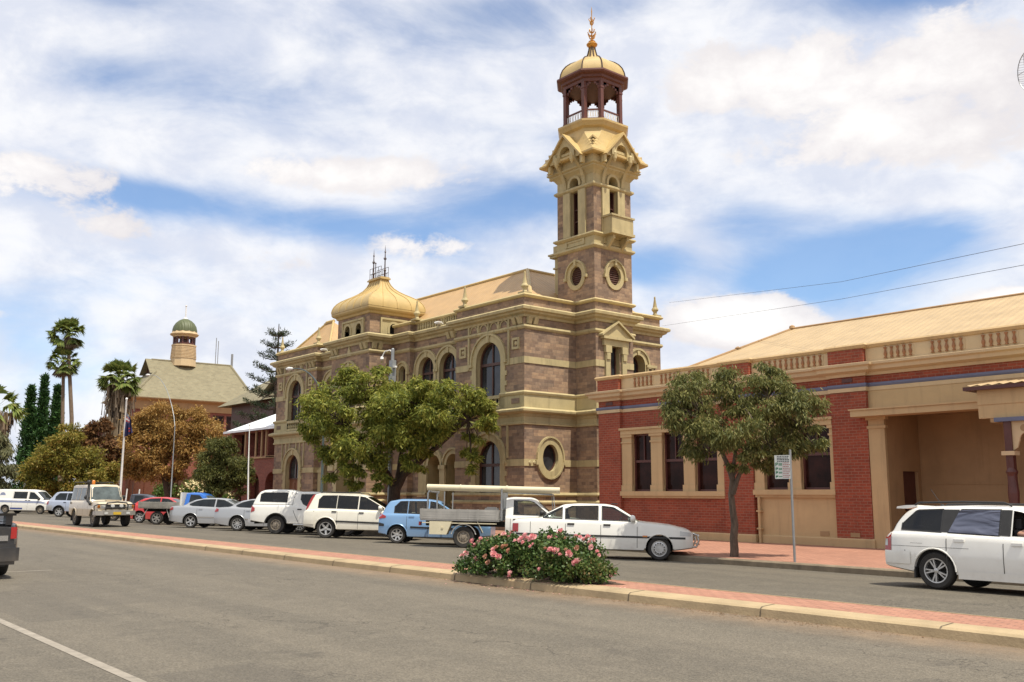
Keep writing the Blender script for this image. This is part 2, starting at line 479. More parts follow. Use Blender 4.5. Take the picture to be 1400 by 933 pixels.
# ------------------------------------------------------------------ ground, road, median, footpath
def asphalt(name, c1, c2, dust):
    m, t, b = new_mat(name)
    tc = t.node('ShaderNodeTexCoord'); o = tc.outputs['Object']
    fine = t.noise(o, 60.0, 3, 0.7); mid = t.noise(o, 2.2, 6, 0.65)
    mp = t.node('ShaderNodeMapping'); mp.inputs['Scale'].default_value = (0.06, 0.75, 1)
    t.l.new(o, mp.inputs[0])
    lanes = t.noise(mp.outputs[0], 1.0, 5, 0.6)
    c = t.mix(t.smooth(lanes, 0.35, 0.65), c1, c2)
    c = t.mix(t.math('MULTIPLY', t.smooth(mid, 0.45, 0.75), 0.5), c, tuple(k*1.25 for k in c2))
    vo = t.node('ShaderNodeTexVoronoi', feature='F1'); t.l.new(o, vo.inputs['Vector']); vo.inputs['Scale'].default_value = 55.0
    sp = t.math('MULTIPLY_ADD', t.sep(vo.outputs['Color'])[0], 0.5, 0.75)
    c = t.mix(1.0, c, t.comb(sp, sp, sp), 'MULTIPLY')
    k = t.math('MULTIPLY_ADD', fine, 0.8, 0.6)
    c = t.mix(1.0, c, t.comb(k, k, k), 'MULTIPLY')
    # long tar-sealed cracks and stains
    mp2 = t.node('ShaderNodeMapping'); mp2.inputs['Scale'].default_value = (0.18, 0.5, 1); t.l.new(o, mp2.inputs[0])
    cr = t.node('ShaderNodeTexVoronoi', feature='DISTANCE_TO_EDGE'); cr.inputs['Scale'].default_value = 0.9
    wob = t.node('ShaderNodeVectorMath', operation='ADD'); t.l.new(mp2.outputs[0], wob.inputs[0])
    nz = t.node('ShaderNodeTexNoise'); nz.inputs['Scale'].default_value = 2.0; nz.inputs['Detail'].default_value = 5; t.l.new(o, nz.inputs['Vector'])
    t.l.new(nz.outputs['Color'], wob.inputs[1]); t.l.new(wob.outputs[0], cr.inputs['Vector'])
    crack = t.math('MULTIPLY', t.smooth(cr.outputs['Distance'], 0.010, 0.003), t.smooth(t.noise(o, 0.25, 2), 0.47, 0.6))
    c = t.mix(t.math('MULTIPLY', crack, 0.55), c, (0.03, 0.026, 0.022))
    st = t.smooth(t.noise(o, 0.9, 4, 0.6), 0.62, 0.76)
    c = t.mix(t.math('MULTIPLY', st, 0.45), c, (0.05, 0.044, 0.038))
    # oil drips: small dark spots gathered where cars stand
    ov = t.node('ShaderNodeTexVoronoi', feature='F1'); ov.inputs['Scale'].default_value = 1.1; t.l.new(wob.outputs[0], ov.inputs['Vector'])
    oil = t.math('MULTIPLY', t.smooth(ov.outputs['Distance'], 0.10, 0.03), t.smooth(t.noise(o, 0.35, 2), 0.5, 0.58))
    c = t.mix(t.math('MULTIPLY', oil, 0.5), c, (0.035, 0.031, 0.028))
    # old reinstatement patches, a shade darker, with tarred edges
    pv = t.node('ShaderNodeTexBrick'); pv.offset = .3; mp3 = t.node('ShaderNodeMapping'); mp3.inputs['Scale'].default_value = (.11, .23, 1); t.l.new(o, mp3.inputs[0]); t.l.new(mp3.outputs[0], pv.inputs['Vector'])
    pv.inputs['Color1'].default_value = (1, 1, 1, 1); pv.inputs['Color2'].default_value = (0, 0, 0, 1); pv.inputs['Mortar'].default_value = (.5, .5, .5, 1); pv.inputs['Mortar Size'].default_value = 0.0; pv.inputs['Scale'].default_value = 1.0
    pm = t.smooth(t.sep(pv.outputs['Color'])[0], 0.88, 0.92)
    c = t.mix(t.math('MULTIPLY', pm, 0.30), c, (0.075, 0.066, 0.055))
    if dust:   # red dust gathered along the kerb of the median
        x, y, z = t.sep(o)
        dd = t.math('MULTIPLY', t.smooth(y, 9.9, 11.2), t.math('MULTIPLY_ADD', mid, 1.3, -0.1), clamp=True)
        c = t.mix(t.math('MULTIPLY', dd, 0.75), c, (0.30, 0.19, 0.105))
    t.l.new(c, b.inputs['Base Color'])
    b.inputs['Roughness'].default_value = 0.82
    b.inputs['Specular IOR Level'].default_value = 0.3
    bp = t.node('ShaderNodeBump'); bp.inputs['Strength'].default_value = 0.5; bp.inputs['Distance'].default_value = 0.008
    t.l.new(vo.outputs['Distance'], bp.inputs['Height']); t.l.new(bp.outputs[0], b.inputs['Normal'])
    return m
M['road_n'] = asphalt('worn_asphalt', (0.114, 0.099, 0.077), (0.142, 0.122, 0.093), True)
M['road_f'] = asphalt('far_asphalt', (0.105, 0.091, 0.070), (0.132, 0.113, 0.085), False)
M['earth'] = plain('dry_earth', (0.26, 0.15, 0.085), 0.95, 0.25, 0.3, bump=0.3)
M['kerb'] = plain('kerb_concrete', (0.38, 0.285, 0.165), 0.85, 0.15, 2.0, dirt=0.3, bump=0.3)
M['kerb_d'] = plain('weathered_kerb', (0.21, 0.165, 0.11), 0.9, 0.25, 3.0, dirt=0.6, bump=0.4)
M['paver'] = brickmat('salmon_pavers', (0.40, 0.195, 0.128), (0.34, 0.158, 0.102), (0.20, 0.105, 0.07), 0.22, 0.11, 0.009, var=0.2, bump=0.2, blotch=0.26, rand=False)
M['line'] = plain('worn_white_line', (0.27, 0.235, 0.19), 0.8, 0.2, 6.0, dirt=0.4)
def flat_uv(m):     # paving lies flat: lay its bond out on x and y
    t = m.node_tree
    br = [n for n in t.nodes if n.type == 'TEX_BRICK'][0]
    tc = [n for n in t.nodes if n.type == 'TEX_COORD'][0]
    t.links.new(tc.outputs['Object'], br.inputs['Vector'])
flat_uv(M['paver'])

def struct(mb, name, mats, **kw):
    o = mb.build(name, mats, **kw); o['kind'] = 'structure'; return o

ROADZ = [(12.5, .03), (14.2, .05), (16.3, .05), (17.7, .0), (19.3, -.06), (21.8, -.10), (23.0, -.10)]
def road_z(y):
    if y <= 12.5: return 0.0 if y < 11.3 else .03
    for (a, za), (b, zb) in zip(ROADZ, ROADZ[1:]):
        if y <= b: return za+(zb-za)*(y-a)/(b-a)
    return ROADZ[-1][1]
def foot_z(y): return .085 + (y-19.3)*0.008

mb = MB(); mb.add([(-1500, -1500, -.22), (1500, -1500, -.22), (1500, 1500, -.22), (-1500, 1500, -.22)], [(0, 1, 2, 3)])
struct(mb, 'ground', M['earth'])
mb = MB(); mb.add([(-420, -30, 0), (60, -30, 0), (60, 11.25, 0), (-420, 11.25, 0)], [(0, 1, 2, 3)])
struct(mb, 'road_near', M['road_n'])
mb = MB()
for (a, za), (b, zb) in zip(ROADZ, ROADZ[1:]):
    mb.add([(-420, a, za), (60, a, za), (60, b, zb), (-420, b, zb)], [(0, 1, 2, 3)])
struct(mb, 'road_far', M['road_f'])
# median: battered concrete kerb towards the camera, salmon pavers, thin far kerb
xs = [-420, -70, -40, -30, -24, -20, -17, -14.6, -13.9, -12.6, -11.6, -11.0, -10, -9, -8, -7, -6, -5, -4, -2, 0, 20, 60]
def med_off(x):   # gentle unevenness of the cast kerb
    return 0.02*math.sin(x*0.7)+0.012*math.sin(x*2.1)
mb = MB()
def strip(mb, prof_fn, xs, mi=0):
    rings = [[(x, y, z) for y, z in prof_fn(x)] for x in xs]
    n = len(rings[0])
    vs = [p for r in rings for p in r]
    fs = [(i*n+k, i*n+k+1, (i+1)*n+k+1, (i+1)*n+k) for i in range(len(rings)-1) for k in range(n-1)]
    mb.add(vs, fs, mi)
strip(mb, lambda x: [(11.13+med_off(x), -.02), (11.15+med_off(x), .105), (11.19+med_off(x), .130), (11.50, .146), (11.50, .0)], xs)
strip(mb, lambda x: [(12.40, .0), (12.40, .150), (12.52, .140), (12.55, .02)], xs)
M['joint'] = plain('kerb_joint_mortar', (0.13, 0.10, 0.065), .95, .2, 6)
for i in range(60):      # cast joints and chips of the kerb
    x = 4-i*2.4+.15*math.sin(i*7.1); o_ = med_off(x)
    mb.add([(x-.012, 11.128+o_, -.01), (x+.012, 11.128+o_, -.01), (x+.012, 11.148+o_, .108), (x-.012, 11.148+o_, .108), (x+.012, 11.188+o_, .133), (x-.012, 11.188+o_, .133), (x+.012, 11.50, .1485), (x-.012, 11.50, .1485)], [(0, 1, 2, 3), (3, 2, 4, 5), (5, 4, 6, 7)], 1)
struct(mb, 'median_kerb', [M['kerb'], M['joint']])
M['soil'] = plain('dark_garden_soil', (0.085, 0.052, 0.032), .95, .35, 5, bump=.5)
mb = MB(); n = 28
mb.add([(-13.38+1.95*math.cos(2*PI*i/n)*(1+.06*math.sin(i*2.3)), max(11.515, 11.86+.46*math.sin(2*PI*i/n)), .149) for i in range(n)], [tuple(range(n))])
struct(mb, 'garden_bed_ground', M['soil'])
mb = MB(); mb.add([(-420, 11.50, .142), (60, 11.50, .142), (60, 12.40, .144), (-420, 12.40, .144)], [(0, 1, 2, 3)])
struct(mb, 'median_paving', M['paver'])
# far kerb with its splayed return beside the angle-parked cars
kp = [(-420, 21.8), (-19.3, 21.8), (-16.9, 19.34), (60, 19.34)]
mb = MB(); mb.sweep(kp, [(0.0, -.16), (0.0, .055), (-.03, .083), (-.17, .088), (-.17, -.16)])
struct(mb, 'footpath_kerb', M['kerb_d'])
mb = MB()
def fp(x, y): return (x, y, foot_z(y))
mb.add([fp(-16.8, 19.5), fp(60, 19.5), fp(60, 26.4), fp(-19.1, 26.4), fp(-19.1, 21.97)], [(0, 1, 2, 3, 4)])
mb.add([fp(-420, 21.97), fp(-19.1, 21.97), fp(-19.1, 26.4), fp(-420, 26.4)], [(0, 1, 2, 3)])
struct(mb, 'footpath', M['paver'])
mb = MB(); mb.box(-420, 60, 26.3, 110, -.2, .06)
struct(mb, 'yard_ground', M['earth'])
mb = MB()
mb.add([(-46, 2.82, .004), (-4, 3.02, .004), (-4, 3.13, .004), (-46, 2.93, .004)], [(0, 1, 2, 3)])
mb.add([(-22.66, 1.0, .004), (-22.55, 1.0, .004), (-22.38, 5.75, .004), (-22.49, 5.75, .004)], [(0, 1, 2, 3)])
struct(mb, 'road_marking_line', M['line'])
mb = MB()
for i in range(18):
    x0 = -24.2-i*3.7
    y0, y1 = 17.3, 21.2
    vs = []
    n = 6
    for k in range(n+1):
        y = y0+(y1-y0)*k/n; x = x0+(y-y0)
        vs += [(x-.05, y, road_z(y)+.004), (x+.07, y, road_z(y)+.004)]
    mb.add(vs, [(2*k, 2*k+1, 2*k+3, 2*k+2) for k in range(n)])
struct(mb, 'parking_bay_marking_line', M['line'])
# ------------------------------------------------------------------ building helpers
def arc(u, z, r, a0, a1, n):
    return [(u+r*math.cos(a0+(a1-a0)*i/n), z+r*math.sin(a0+(a1-a0)*i/n)) for i in range(n+1)]
def outline(o, grow=0.0, n=14):
    """boundary (u, z) of an opening, counter-clockwise from its lower right corner; grow widens it"""
    k = o['k']
    if k == 'round':
        return [(o['u']+(o['rx']+grow)*math.cos(2*PI*i/28), o['z']+(o['rz']+grow)*math.sin(2*PI*i/28)) for i in range(28)]
    a, b = o['a']-grow, o['b']+grow
    if k == 'rect':
        return [(b, o['s']), (b, o['t']+grow), (a, o['t']+grow), (a, o['s'])]
    c, r = (a+b)/2, (b-a)/2
    return [(b, o['s'])] + arc(c, o['t'], r, 0, PI, n) + [(a, o['s'])]
def wall(mb, P, u0, u1, z0, z1, ops=(), depth=0.35, mi=0, mir=None):
    """a wall face with real openings and their reveals; P(u, z, inward depth) -> point"""
    mir = mi if mir is None else mir
    def poly(pts): mb.add([P(u, z, 0) for u, z in pts], [tuple(range(len(pts)))], mi)
    cur = u0
    for o in sorted(ops, key=lambda q: q.get('a', q.get('u', 0)-q.get('rx', 0))):
        if o['k'] == 'round':
            a, b = o['u']-o['rx'], o['u']+o['rx']
            ring = [(o['u']+o['rx']*math.cos(PI+PI*i/14), o['z']+o['rz']*math.sin(PI+PI*i/14)) for i in range(15)]
            ringt = [(o['u']+o['rx']*math.cos(PI-PI*i/14), o['z']+o['rz']*math.sin(PI-PI*i/14)) for i in range(15)]
            if a > cur: poly([(cur, z0), (a, z0), (a, z1), (cur, z1)])
            poly([(a, z0), (b, z0)] + ring[::-1])
            poly([(b, z1), (a, z1)] + ringt)
        else:
            a, b = o['a'], o['b']
            if a > cur: poly([(cur, z0), (a, z0), (a, z1), (cur, z1)])
            if o['s'] > z0: poly([(a, z0), (b, z0), (b, o['s']), (a, o['s'])])
            if o['k'] == 'rect': poly([(a, o['t']), (b, o['t']), (b, z1), (a, z1)])
            else: poly([(b, z1), (a, z1)] + arc((a+b)/2, o['t'], (b-a)/2, PI, 0, 14))
        cur = b
        ol = outline(o); n = len(ol); d = o.get('d', depth)
        for i in range(n if (o['k'] == 'round' or o['s'] > z0) else n-1):
            p, q = ol[i], ol[(i+1) % n]
            mb.add([P(*p, 0), P(*q, 0), P(*q, d), P(*p, d)], [(0, 1, 2, 3)], mir)
    if cur < u1: poly([(cur, z0), (u1, z0), (u1, z1), (cur, z1)])
def band(mb, P, inner, outer, d0, d1, mi=0, closed=False):
    """moulded band between two outlines, standing from depth d0 (front) back to d1"""
    n = len(inner)
    for i in range(n if closed else n-1):
        j = (i+1) % n
        a, b, c, d = inner[i], inner[j], outer[j], outer[i]
        vs = [P(*a, d0), P(*b, d0), P(*c, d0), P(*d, d0), P(*a, d1), P(*b, d1), P(*c, d1), P(*d, d1)]
        fs = [(0, 1, 2, 3), (0, 4, 5, 1), (3, 2, 6, 7)]
        mb.add(vs, fs, mi)
    if not closed:
        for i in (0, n-1):
            a, d = inner[i], outer[i]
            mb.add([P(*a, d0), P(*d, d0), P(*d, d1), P(*a, d1)], [(0, 1, 2, 3)], mi)
def pbox(mb, P, u0, u1, z0, z1, d0, d1, mi=0):
    vs = [P(u, z, d) for d in (d0, d1) for u, z in ((u0, z0), (u1, z0), (u1, z1), (u0, z1))]
    mb.add(vs, [(0, 1, 2, 3), (7, 6, 5, 4), (0, 4, 5, 1), (1, 5, 6, 2), (2, 6, 7, 3), (3, 7, 4, 0)], mi)
def window(P, o, d, parent, fr=0.07, transom=None, mull=True, mats=('frame_br', 'glass'), name='window', curtain=None):
    """joinery set back at depth d: frame with bars, and its pane as a child"""
    mb = MB()
    inner = outline(o, -fr); outer = outline(o, 0.0)
    if o['k'] != 'round':
        inner[0] = (inner[0][0], o['s']+fr); inner[-1] = (inner[-1][0], o['s']+fr)
    band(mb, P, inner, outer, d-.05, d+.05, 0, True)
    if o['k'] != 'round':
        a, b = o['a'], o['b']
        top = o['t'] + ((b-a)/2 if o['k'] == 'arch' else 0)
        if mull: pbox(mb, P, (a+b)/2-fr*.45, (a+b)/2+fr*.45, o['s']+fr*.5, top-fr*.5, d-.035, d+.04)
        if transom: pbox(mb, P, a+fr*.5, b-fr*.5, transom-fr*.7, transom+fr*.7, d-.065, d+.04)
    f = mb.build(name, M[mats[0]], parent)
    g = MB(); ol = outline(o, -fr*.4)
    g.add([P(*p, d+.012) for p in ol], [tuple(range(len(ol)))])
    g.add([P(*p, d+.030) for p in ol], [tuple(range(len(ol)))])
    g.build('pane', M[mats[1]], f, norm=False)
    return f
def louvres(P, o, d, parent, name='louvre_vent'):
    mb = MB()
    u, z, rx, rz = o['u'], o['z'], o['rx'], o['rz']
    n = 9
    for i in range(n):
        zz = z - rz + (i+.5)*2*rz/n
        w = rx*math.sqrt(max(0, 1-((zz-z)/rz)**2))
        if w < .04: continue
        vs = [P(u-w, zz-.05, d-.06), P(u+w, zz-.05, d-.06), P(u+w, zz+.045, d), P(u-w, zz+.045, d),
              P(u-w, zz-.065, d-.05), P(u+w, zz-.065, d-.05), P(u+w, zz+.03, d+.01), P(u-w, zz+.03, d+.01)]
        mb.add(vs, [(0, 1, 2, 3), (7, 6, 5, 4), (0, 4, 5, 1), (1, 5, 6, 2), (2, 6, 7, 3), (3, 7, 4, 0)])
    ol = outline(o); mb.add([P(*p, d+.06) for p in ol], [tuple(range(len(ol)))])
    return mb.build(name, M['frame_br'], parent)
def baluster_prof(h, r):
    return [(r*.9, 0), (r*.9, h*.06), (r*.5, h*.10), (r*.55, h*.18), (r, h*.36), (r*.85, h*.5), (r*.42, h*.72), (r*.5, h*.8), (r*.85, h*.9), (r*.9, h)]
def balustrade(mb, P, u0, u1, z0, z1, n, d, r, mi=0, sides=7):
    for i in range(n):
        u = u0+(u1-u0)*(i+.5)/n
        c = P(u, z0, d)
        mb.lathe(c, baluster_prof(z1-z0, r), sides, mi)
def finial_obj(x, y, z, h, parent, mat='trim', r=.17, name='finial'):
    mb = MB()
    mb.box(x-r*1.25, x+r*1.25, y-r*1.25, y+r*1.25, z, z+h*.08)
    mb.lathe((x, y, z+h*.08), [(r*.85, 0), (r*.55, h*.06), (r*.5, h*.14), (r*1.0, h*.26), (r*.92, h*.32), (r*.62, h*.38), (r*.60, h*.40), (r*.22, h*.80), (r*.28, h*.84), (r*.18, h*.92), (0.01, h*.92)], 8)
    return mb.build(name, M[mat], parent, smooth=40)
# ------------------------------------------------------------------ the stone post office with its clock-less tower
PO = empty('post_office', (-41.8, 25.7, .13), 'two storey purple stone building with cream trim, yellow ogee dome and tall lantern tower', 'public building')
PO.location = (0, 0, 0)
PX = [-53.4, -48.4, -44.25, -40.45, -38.95, -35.0, -30.15]
PY = [25.7, 26.05, 24.35, 25.75, 26.05, 25.7]
FRONT = [(-53.4, 34.3), (-53.4, 25.7), (-48.4, 25.7), (-48.4, 26.05), (-44.25, 26.05), (-44.25, 24.35), (-40.45, 24.35), (-40.45, 25.75),
         (-38.95, 25.75), (-38.95, 26.05), (-35.0, 26.05), (-35.0, 25.7), (-30.15, 25.7), (-30.15, 28.7), (-28.9, 28.7), (-28.9, 31.05), (-30.15, 31.05), (-30.15, 34.3), (-36, 34.3)]
def PF(y): return lambda u, z, d: (u, y+d, z)          # faces looking at the street
def PS(x): return lambda u, z, d: (x-d, u, z)          # faces looking along the street (+X)
def PW(x): return lambda u, z, d: (x+d, u, z)
UA, UF = -50.95, -32.57
AR = dict(k='arch')
def op(k, a, b, s, t, d=.27): return dict(k=k, a=a, b=b, s=s, t=t, d=d)
gf = {0: [op('arch', UA-.80, UA+.80, .13, 3.07)],
      1: [op('arch', -47.75, -46.75, .13, 2.95, 1.3), op('arch', -46.1, -45.0, .13, 2.95, 1.3)],
      2: [op('arch', -43.3, -41.5, .13, 3.0, .9)],
      3: [],
      4: [op('arch', -37.62, -36.62, .13, 2.95, 1.3), op('arch', -36.12, -35.08, .13, 2.95, 1.3)],
      5: [op('arch', UF-.87, UF+.87, 1.42, 3.07)]}
uf = {0: [op('arch', UA-.82, UA+.82, 5.27, 7.42)],
      1: [op('arch', -47.9, -46.6, 5.95, 7.55), op('arch', -46.2, -44.9, 5.95, 7.55)],
      2: [op('arch', -43.0, -41.75, 5.95, 7.35)],
      3: [op('arch', -39.85, -39.25, 7.0, 7.62, .3)],
      4: [op('arch', -38.55, -37.25, 5.95, 7.58), op('arch', -36.78, -35.42, 5.95, 7.58)],
      5: [op('arch', UF-.87, UF+.87, 5.27, 7.40)]}
mb = MB()
for i in range(6):
    P = PF(PY[i])
    wall(mb, P, PX[i], PX[i+1], 0, 4.75, gf[i], .42, 0, 1)
    wall(mb, P, PX[i], PX[i+1], 4.75, 9.6, uf[i], .42, 0, 1)
for x, y0, y1, f in ((-48.4, 25.7, 26.05, PS), (-44.25, 24.35, 26.05, PW), (-40.45, 24.35, 25.75, PS), (-38.95, 25.75, 26.05, PS), (-35.0, 25.7, 26.05, PW), (-53.4, 25.7, 34.3, PW)):
    wall(mb, f(x), y0, y1, 0, 9.6)
Pside = PS(-30.15)
OCG = dict(k='round', u=27.13, z=3.16, rx=.44, rz=.57, d=.20)
wall(mb, Pside, 25.7, 28.7, 0, 4.75, [OCG], .20, 0, 1)
wall(mb, Pside, 25.7, 28.7, 4.75, 9.6)
wall(mb, Pside, 31.05, 34.3, 0, 9.6, [op('arch', 32.25, 33.15, 6.2, 7.66, .5)], .5, 0, 1)
wall(mb, lambda u, z, d: (u, 34.3-d, z), -53.4, -30.15, 0, 9.6)
PAR = [FRONT[:5], FRONT[7:]]
for q in PAR: mb.sweep(q, [(0.0, 9.58), (0.0, 9.98), (-.3, 9.98), (-.3, 9.58)], 0)
# stone dado standing proud
mb2 = MB()
def pieces(pts_list, prof, m): 
    for pl in pts_list: m.sweep(pl, prof)
side_path = [(-30.15, 25.7), (-30.15, 28.7), (-28.9, 28.7), (-28.9, 31.05), (-30.15, 31.05), (-30.15, 34.3)]
plinth_paths = [[(-53.4, 34.3), (-53.4, 25.7), (UA-.80, 25.7)], [(UA+.80, 25.7), (-48.4, 25.7), (-48.4, 26.05), (-47.75, 26.05)],
                [(-44.9, 26.05), (-44.25, 26.05), (-44.25, 24.35), (-43.3, 24.35)], [(-41.5, 24.35), (-40.45, 24.35), (-40.45, 25.75), (-38.95, 25.75), (-38.95, 26.05), (-37.62, 26.05)],
                [(-35.0, 25.7)] + side_path]
mb_pl = MB(); pieces(plinth_paths, [(0, 0), (.16, 0), (.16, 1.24), (.10, 1.30), (.10, 1.56), (0, 1.56)], mb_pl)
po_wall = mb.build('wall', [M['stone'], M['trim']], PO)
split_pieces(mb_pl.build('plinth', M['stone'], PO))
mb = MB(); pieces(plinth_paths, [(.05, 1.54), (.13, 1.54), (.19, 1.60), (.16, 1.68), (.0, 1.70)], mb); pieces(plinth_paths, [(.12, 1.22), (.20, 1.22), (.22, 1.30), (.12, 1.37)], mb)
split_pieces(mb.build('plinth_moulding', M['trim'], PO))
mb = MB()
mb.sweep(FRONT, [(0, 9.10), (.06, 9.10), (.09, 9.20), (.22, 9.27), (.25, 9.34), (.35, 9.38), (.37, 9.49), (.30, 9.55), (.05, 9.60), (0, 9.60)])
# paired brackets at the corners and blocks under the corona
for x, y, f in ((-30.15, 25.7, 'f'), (-30.15, 25.7, 's'), (-34.95, 25.7, 'f'), (-48.45, 25.7, 'f'), (-53.3, 25.7, 'f'), (-40.5, 24.35, 'f'), (-40.45, 24.35, 's'), (-44.2, 24.35, 'f')):
    for k in range(2):
        if f == 'f':
            xx = x-.32-k*.34 if x > -53 else x+.10+k*.34
            if x in (-44.2,): xx = x+.1+k*.34
            mb.prism([(y-.02, 8.80), (y-.10, 8.80), (y-.22, 9.10), (y-.02, 9.10)], 'x', xx, xx+.22)
        else:
            mb.prism([(x+.02, 8.80), (x+.10, 8.80), (x+.22, 9.10), (x+.02, 9.10)], 'y', y+.10+k*.34, y+.32+k*.34)
mb.build('main_cornice', M['trim'], PO)
mb = MB()
for q in PAR: mb.sweep(q, [(-.34, 9.96), (.04, 9.96), (.10, 10.0), (.13, 10.06), (.08, 10.12), (-.34, 10.13)])
split_pieces(mb.build('parapet_coping', M['trim_b'], PO))
mb = MB(); mb.sweep(FRONT, [(0, 8.58), (.05, 8.60), (.10, 8.68), (.08, 8.76), (0, 8.79)]); mb.build('string_course', M['trim'], PO)
mb = MB()
mb.sweep(FRONT, [(0, 4.52), (.07, 4.54), (.07, 4.62), (.03, 4.64), (.03, 4.86), (.06, 4.88), (.10, 4.98), (.24, 5.02), (.30, 5.07), (.31, 5.15), (.22, 5.20), (0, 5.27)])
mb.build('storey_cornice', M['trim'], PO)
ped_paths = [[(-53.4, 34.3), (-53.4, 25.7), (UA-.82, 25.7)], [(UA+.82, 25.7), (-48.4, 25.7), (-48.4, 26.05), (-44.25, 26.05), (-44.25, 24.35), (-40.45, 24.35), (-40.45, 25.75), (-38.95, 25.75), (-38.95, 26.05), (-35.0, 26.05), (-35.0, 25.7), (UF-.87, 25.7)],
             [(UF+.87, 25.7)] + side_path[:-2] + [(-30.15, 31.05), (-30.15, 34.3)]]
mb = MB(); pieces(ped_paths, [(0, 5.26), (.05, 5.26), (.05, 5.76), (.10, 5.80), (.13, 5.88), (.09, 5.94), (0, 5.96)], mb)
split_pieces(mb.build('pedestal_course', M['trim'], PO))
# flat cream bands, broken where an arch crosses them
ua_paths = [[(-53.4, 34.3), (-53.4, 25.7), (UA-1.12, 25.7)], [(UA+1.12, 25.7), (-48.4, 25.7), (-48.4, 26.05)], [(-44.6, 26.05), (-44.25, 26.05), (-44.25, 24.35), (-43.4, 24.35)],
            [(-41.35, 24.35), (-40.45, 24.35), (-40.45, 25.75), (-40.2, 25.75)], [(-38.97, 25.75), (-38.95, 25.75), (-38.95, 26.05), (-38.85, 26.05)], [(-35.0, 25.7), (UF-1.17, 25.7)], [(UF+1.17, 25.7), (-30.15, 25.7), (-30.15, 28.7), (-28.9, 28.7), (-28.9, 29.2)], [(-28.9, 30.52), (-28.9, 31.05)], [(-30.15, 31.05), (-30.15, 32.0)], [(-30.15, 33.4), (-30.15, 34.3)]]
mb = MB(); pieces(ua_paths, [(0, 7.12), (.035, 7.12), (.035, 7.40), (0, 7.40)], mb)
gb_paths = [[(-53.4, 34.3), (-53.4, 25.7), (UA-1.10, 25.7)], [(UA+1.10, 25.7), (-48.4, 25.7), (-48.4, 26.05), (-48.0, 26.05)], [(-44.75, 26.05), (-44.25, 26.05), (-44.25, 24.35), (-43.55, 24.35)],
            [(-41.25, 24.35), (-40.45, 24.35), (-40.45, 25.75), (-38.95, 25.75), (-38.95, 26.05)], [(-35.0, 25.7), (UF-1.17, 25.7)], [(UF+1.17, 25.7), (-30.15, 25.7), (-30.15, 26.40)], [(-30.15, 27.86), (-30.15, 28.7), (-28.9, 28.7), (-28.9, 31.05)], [(-30.15, 31.05), (-30.15, 34.3)]]
pieces(gb_paths, [(0, 2.80), (.035, 2.80), (.035, 3.08), (0, 3.08)], mb)
split_pieces(mb.build('stone_band', M['trim'], PO))

def surround(P, o, w, name='arch_surround', key=True, hood=True, quoin=True, mat='trim'):
    m = MB()
    inner, outer = outline(o), outline(o, w)
    band(m, P, inner, outer, -.05, .02, 0, o['k'] == 'round')
    if hood:
        if o['k'] == 'round': band(m, P, outline(o, w), outline(o, w+.07), -.10, .0, 0, True)
        else:
            c, r = (o['a']+o['b'])/2, (o['b']-o['a'])/2
            band(m, P, arc(c, o['t'], r+w, -.05, PI+.05, 16), arc(c, o['t'], r+w+.09, -.05, PI+.05, 16), -.11, .0)
            for s in (-1, 1): pbox(m, P, c+s*(r+w+.045)-.09, c+s*(r+w+.045)+.09, o['t']-.16, o['t']-.04, -.13, .0)
    if o['k'] == 'arch' and key:
        c, r = (o['a']+o['b'])/2, (o['b']-o['a'])/2
        m.add([P(c-.07, o['t']+r-.02, -.09), P(c+.07, o['t']+r-.02, -.09), P(c+.11, o['t']+r+w+.02, -.09), P(c-.11, o['t']+r+w+.02, -.09),
               P(c-.07, o['t']+r-.02, .0), P(c+.07, o['t']+r-.02, .0), P(c+.11, o['t']+r+w+.02, .0), P(c-.11, o['t']+r+w+.02, .0)],
              [(0, 1, 2, 3), (0, 4, 5, 1), (1, 5, 6, 2), (2, 6, 7, 3), (3, 7, 4, 0)])
    if quoin and o['k'] == 'arch':      # long-and-short work beside the jambs
        z = o['s']+.1; k = 0
        while z < o['t']-.35:
            if k % 2 == 0:
                for s in (-1, 1):
                    e = (o['a']-w) if s < 0 else (o['b']+w)
                    pbox(m, P, min(e, e+s*.11), max(e, e+s*.11), z, z+.2, -.048, .0)
            z += .22; k += 1
    return m.build(name, M[mat], PO)
def strips(P, us, fz, z1, w=.09, t=.06, name='pilaster_strip'):
    m = MB()
    for u in us: pbox(m, P, u-w/2, u+w/2, fz(u), z1, -t, .01)
    return split_pieces(m.build(name, M['trim'], PO))
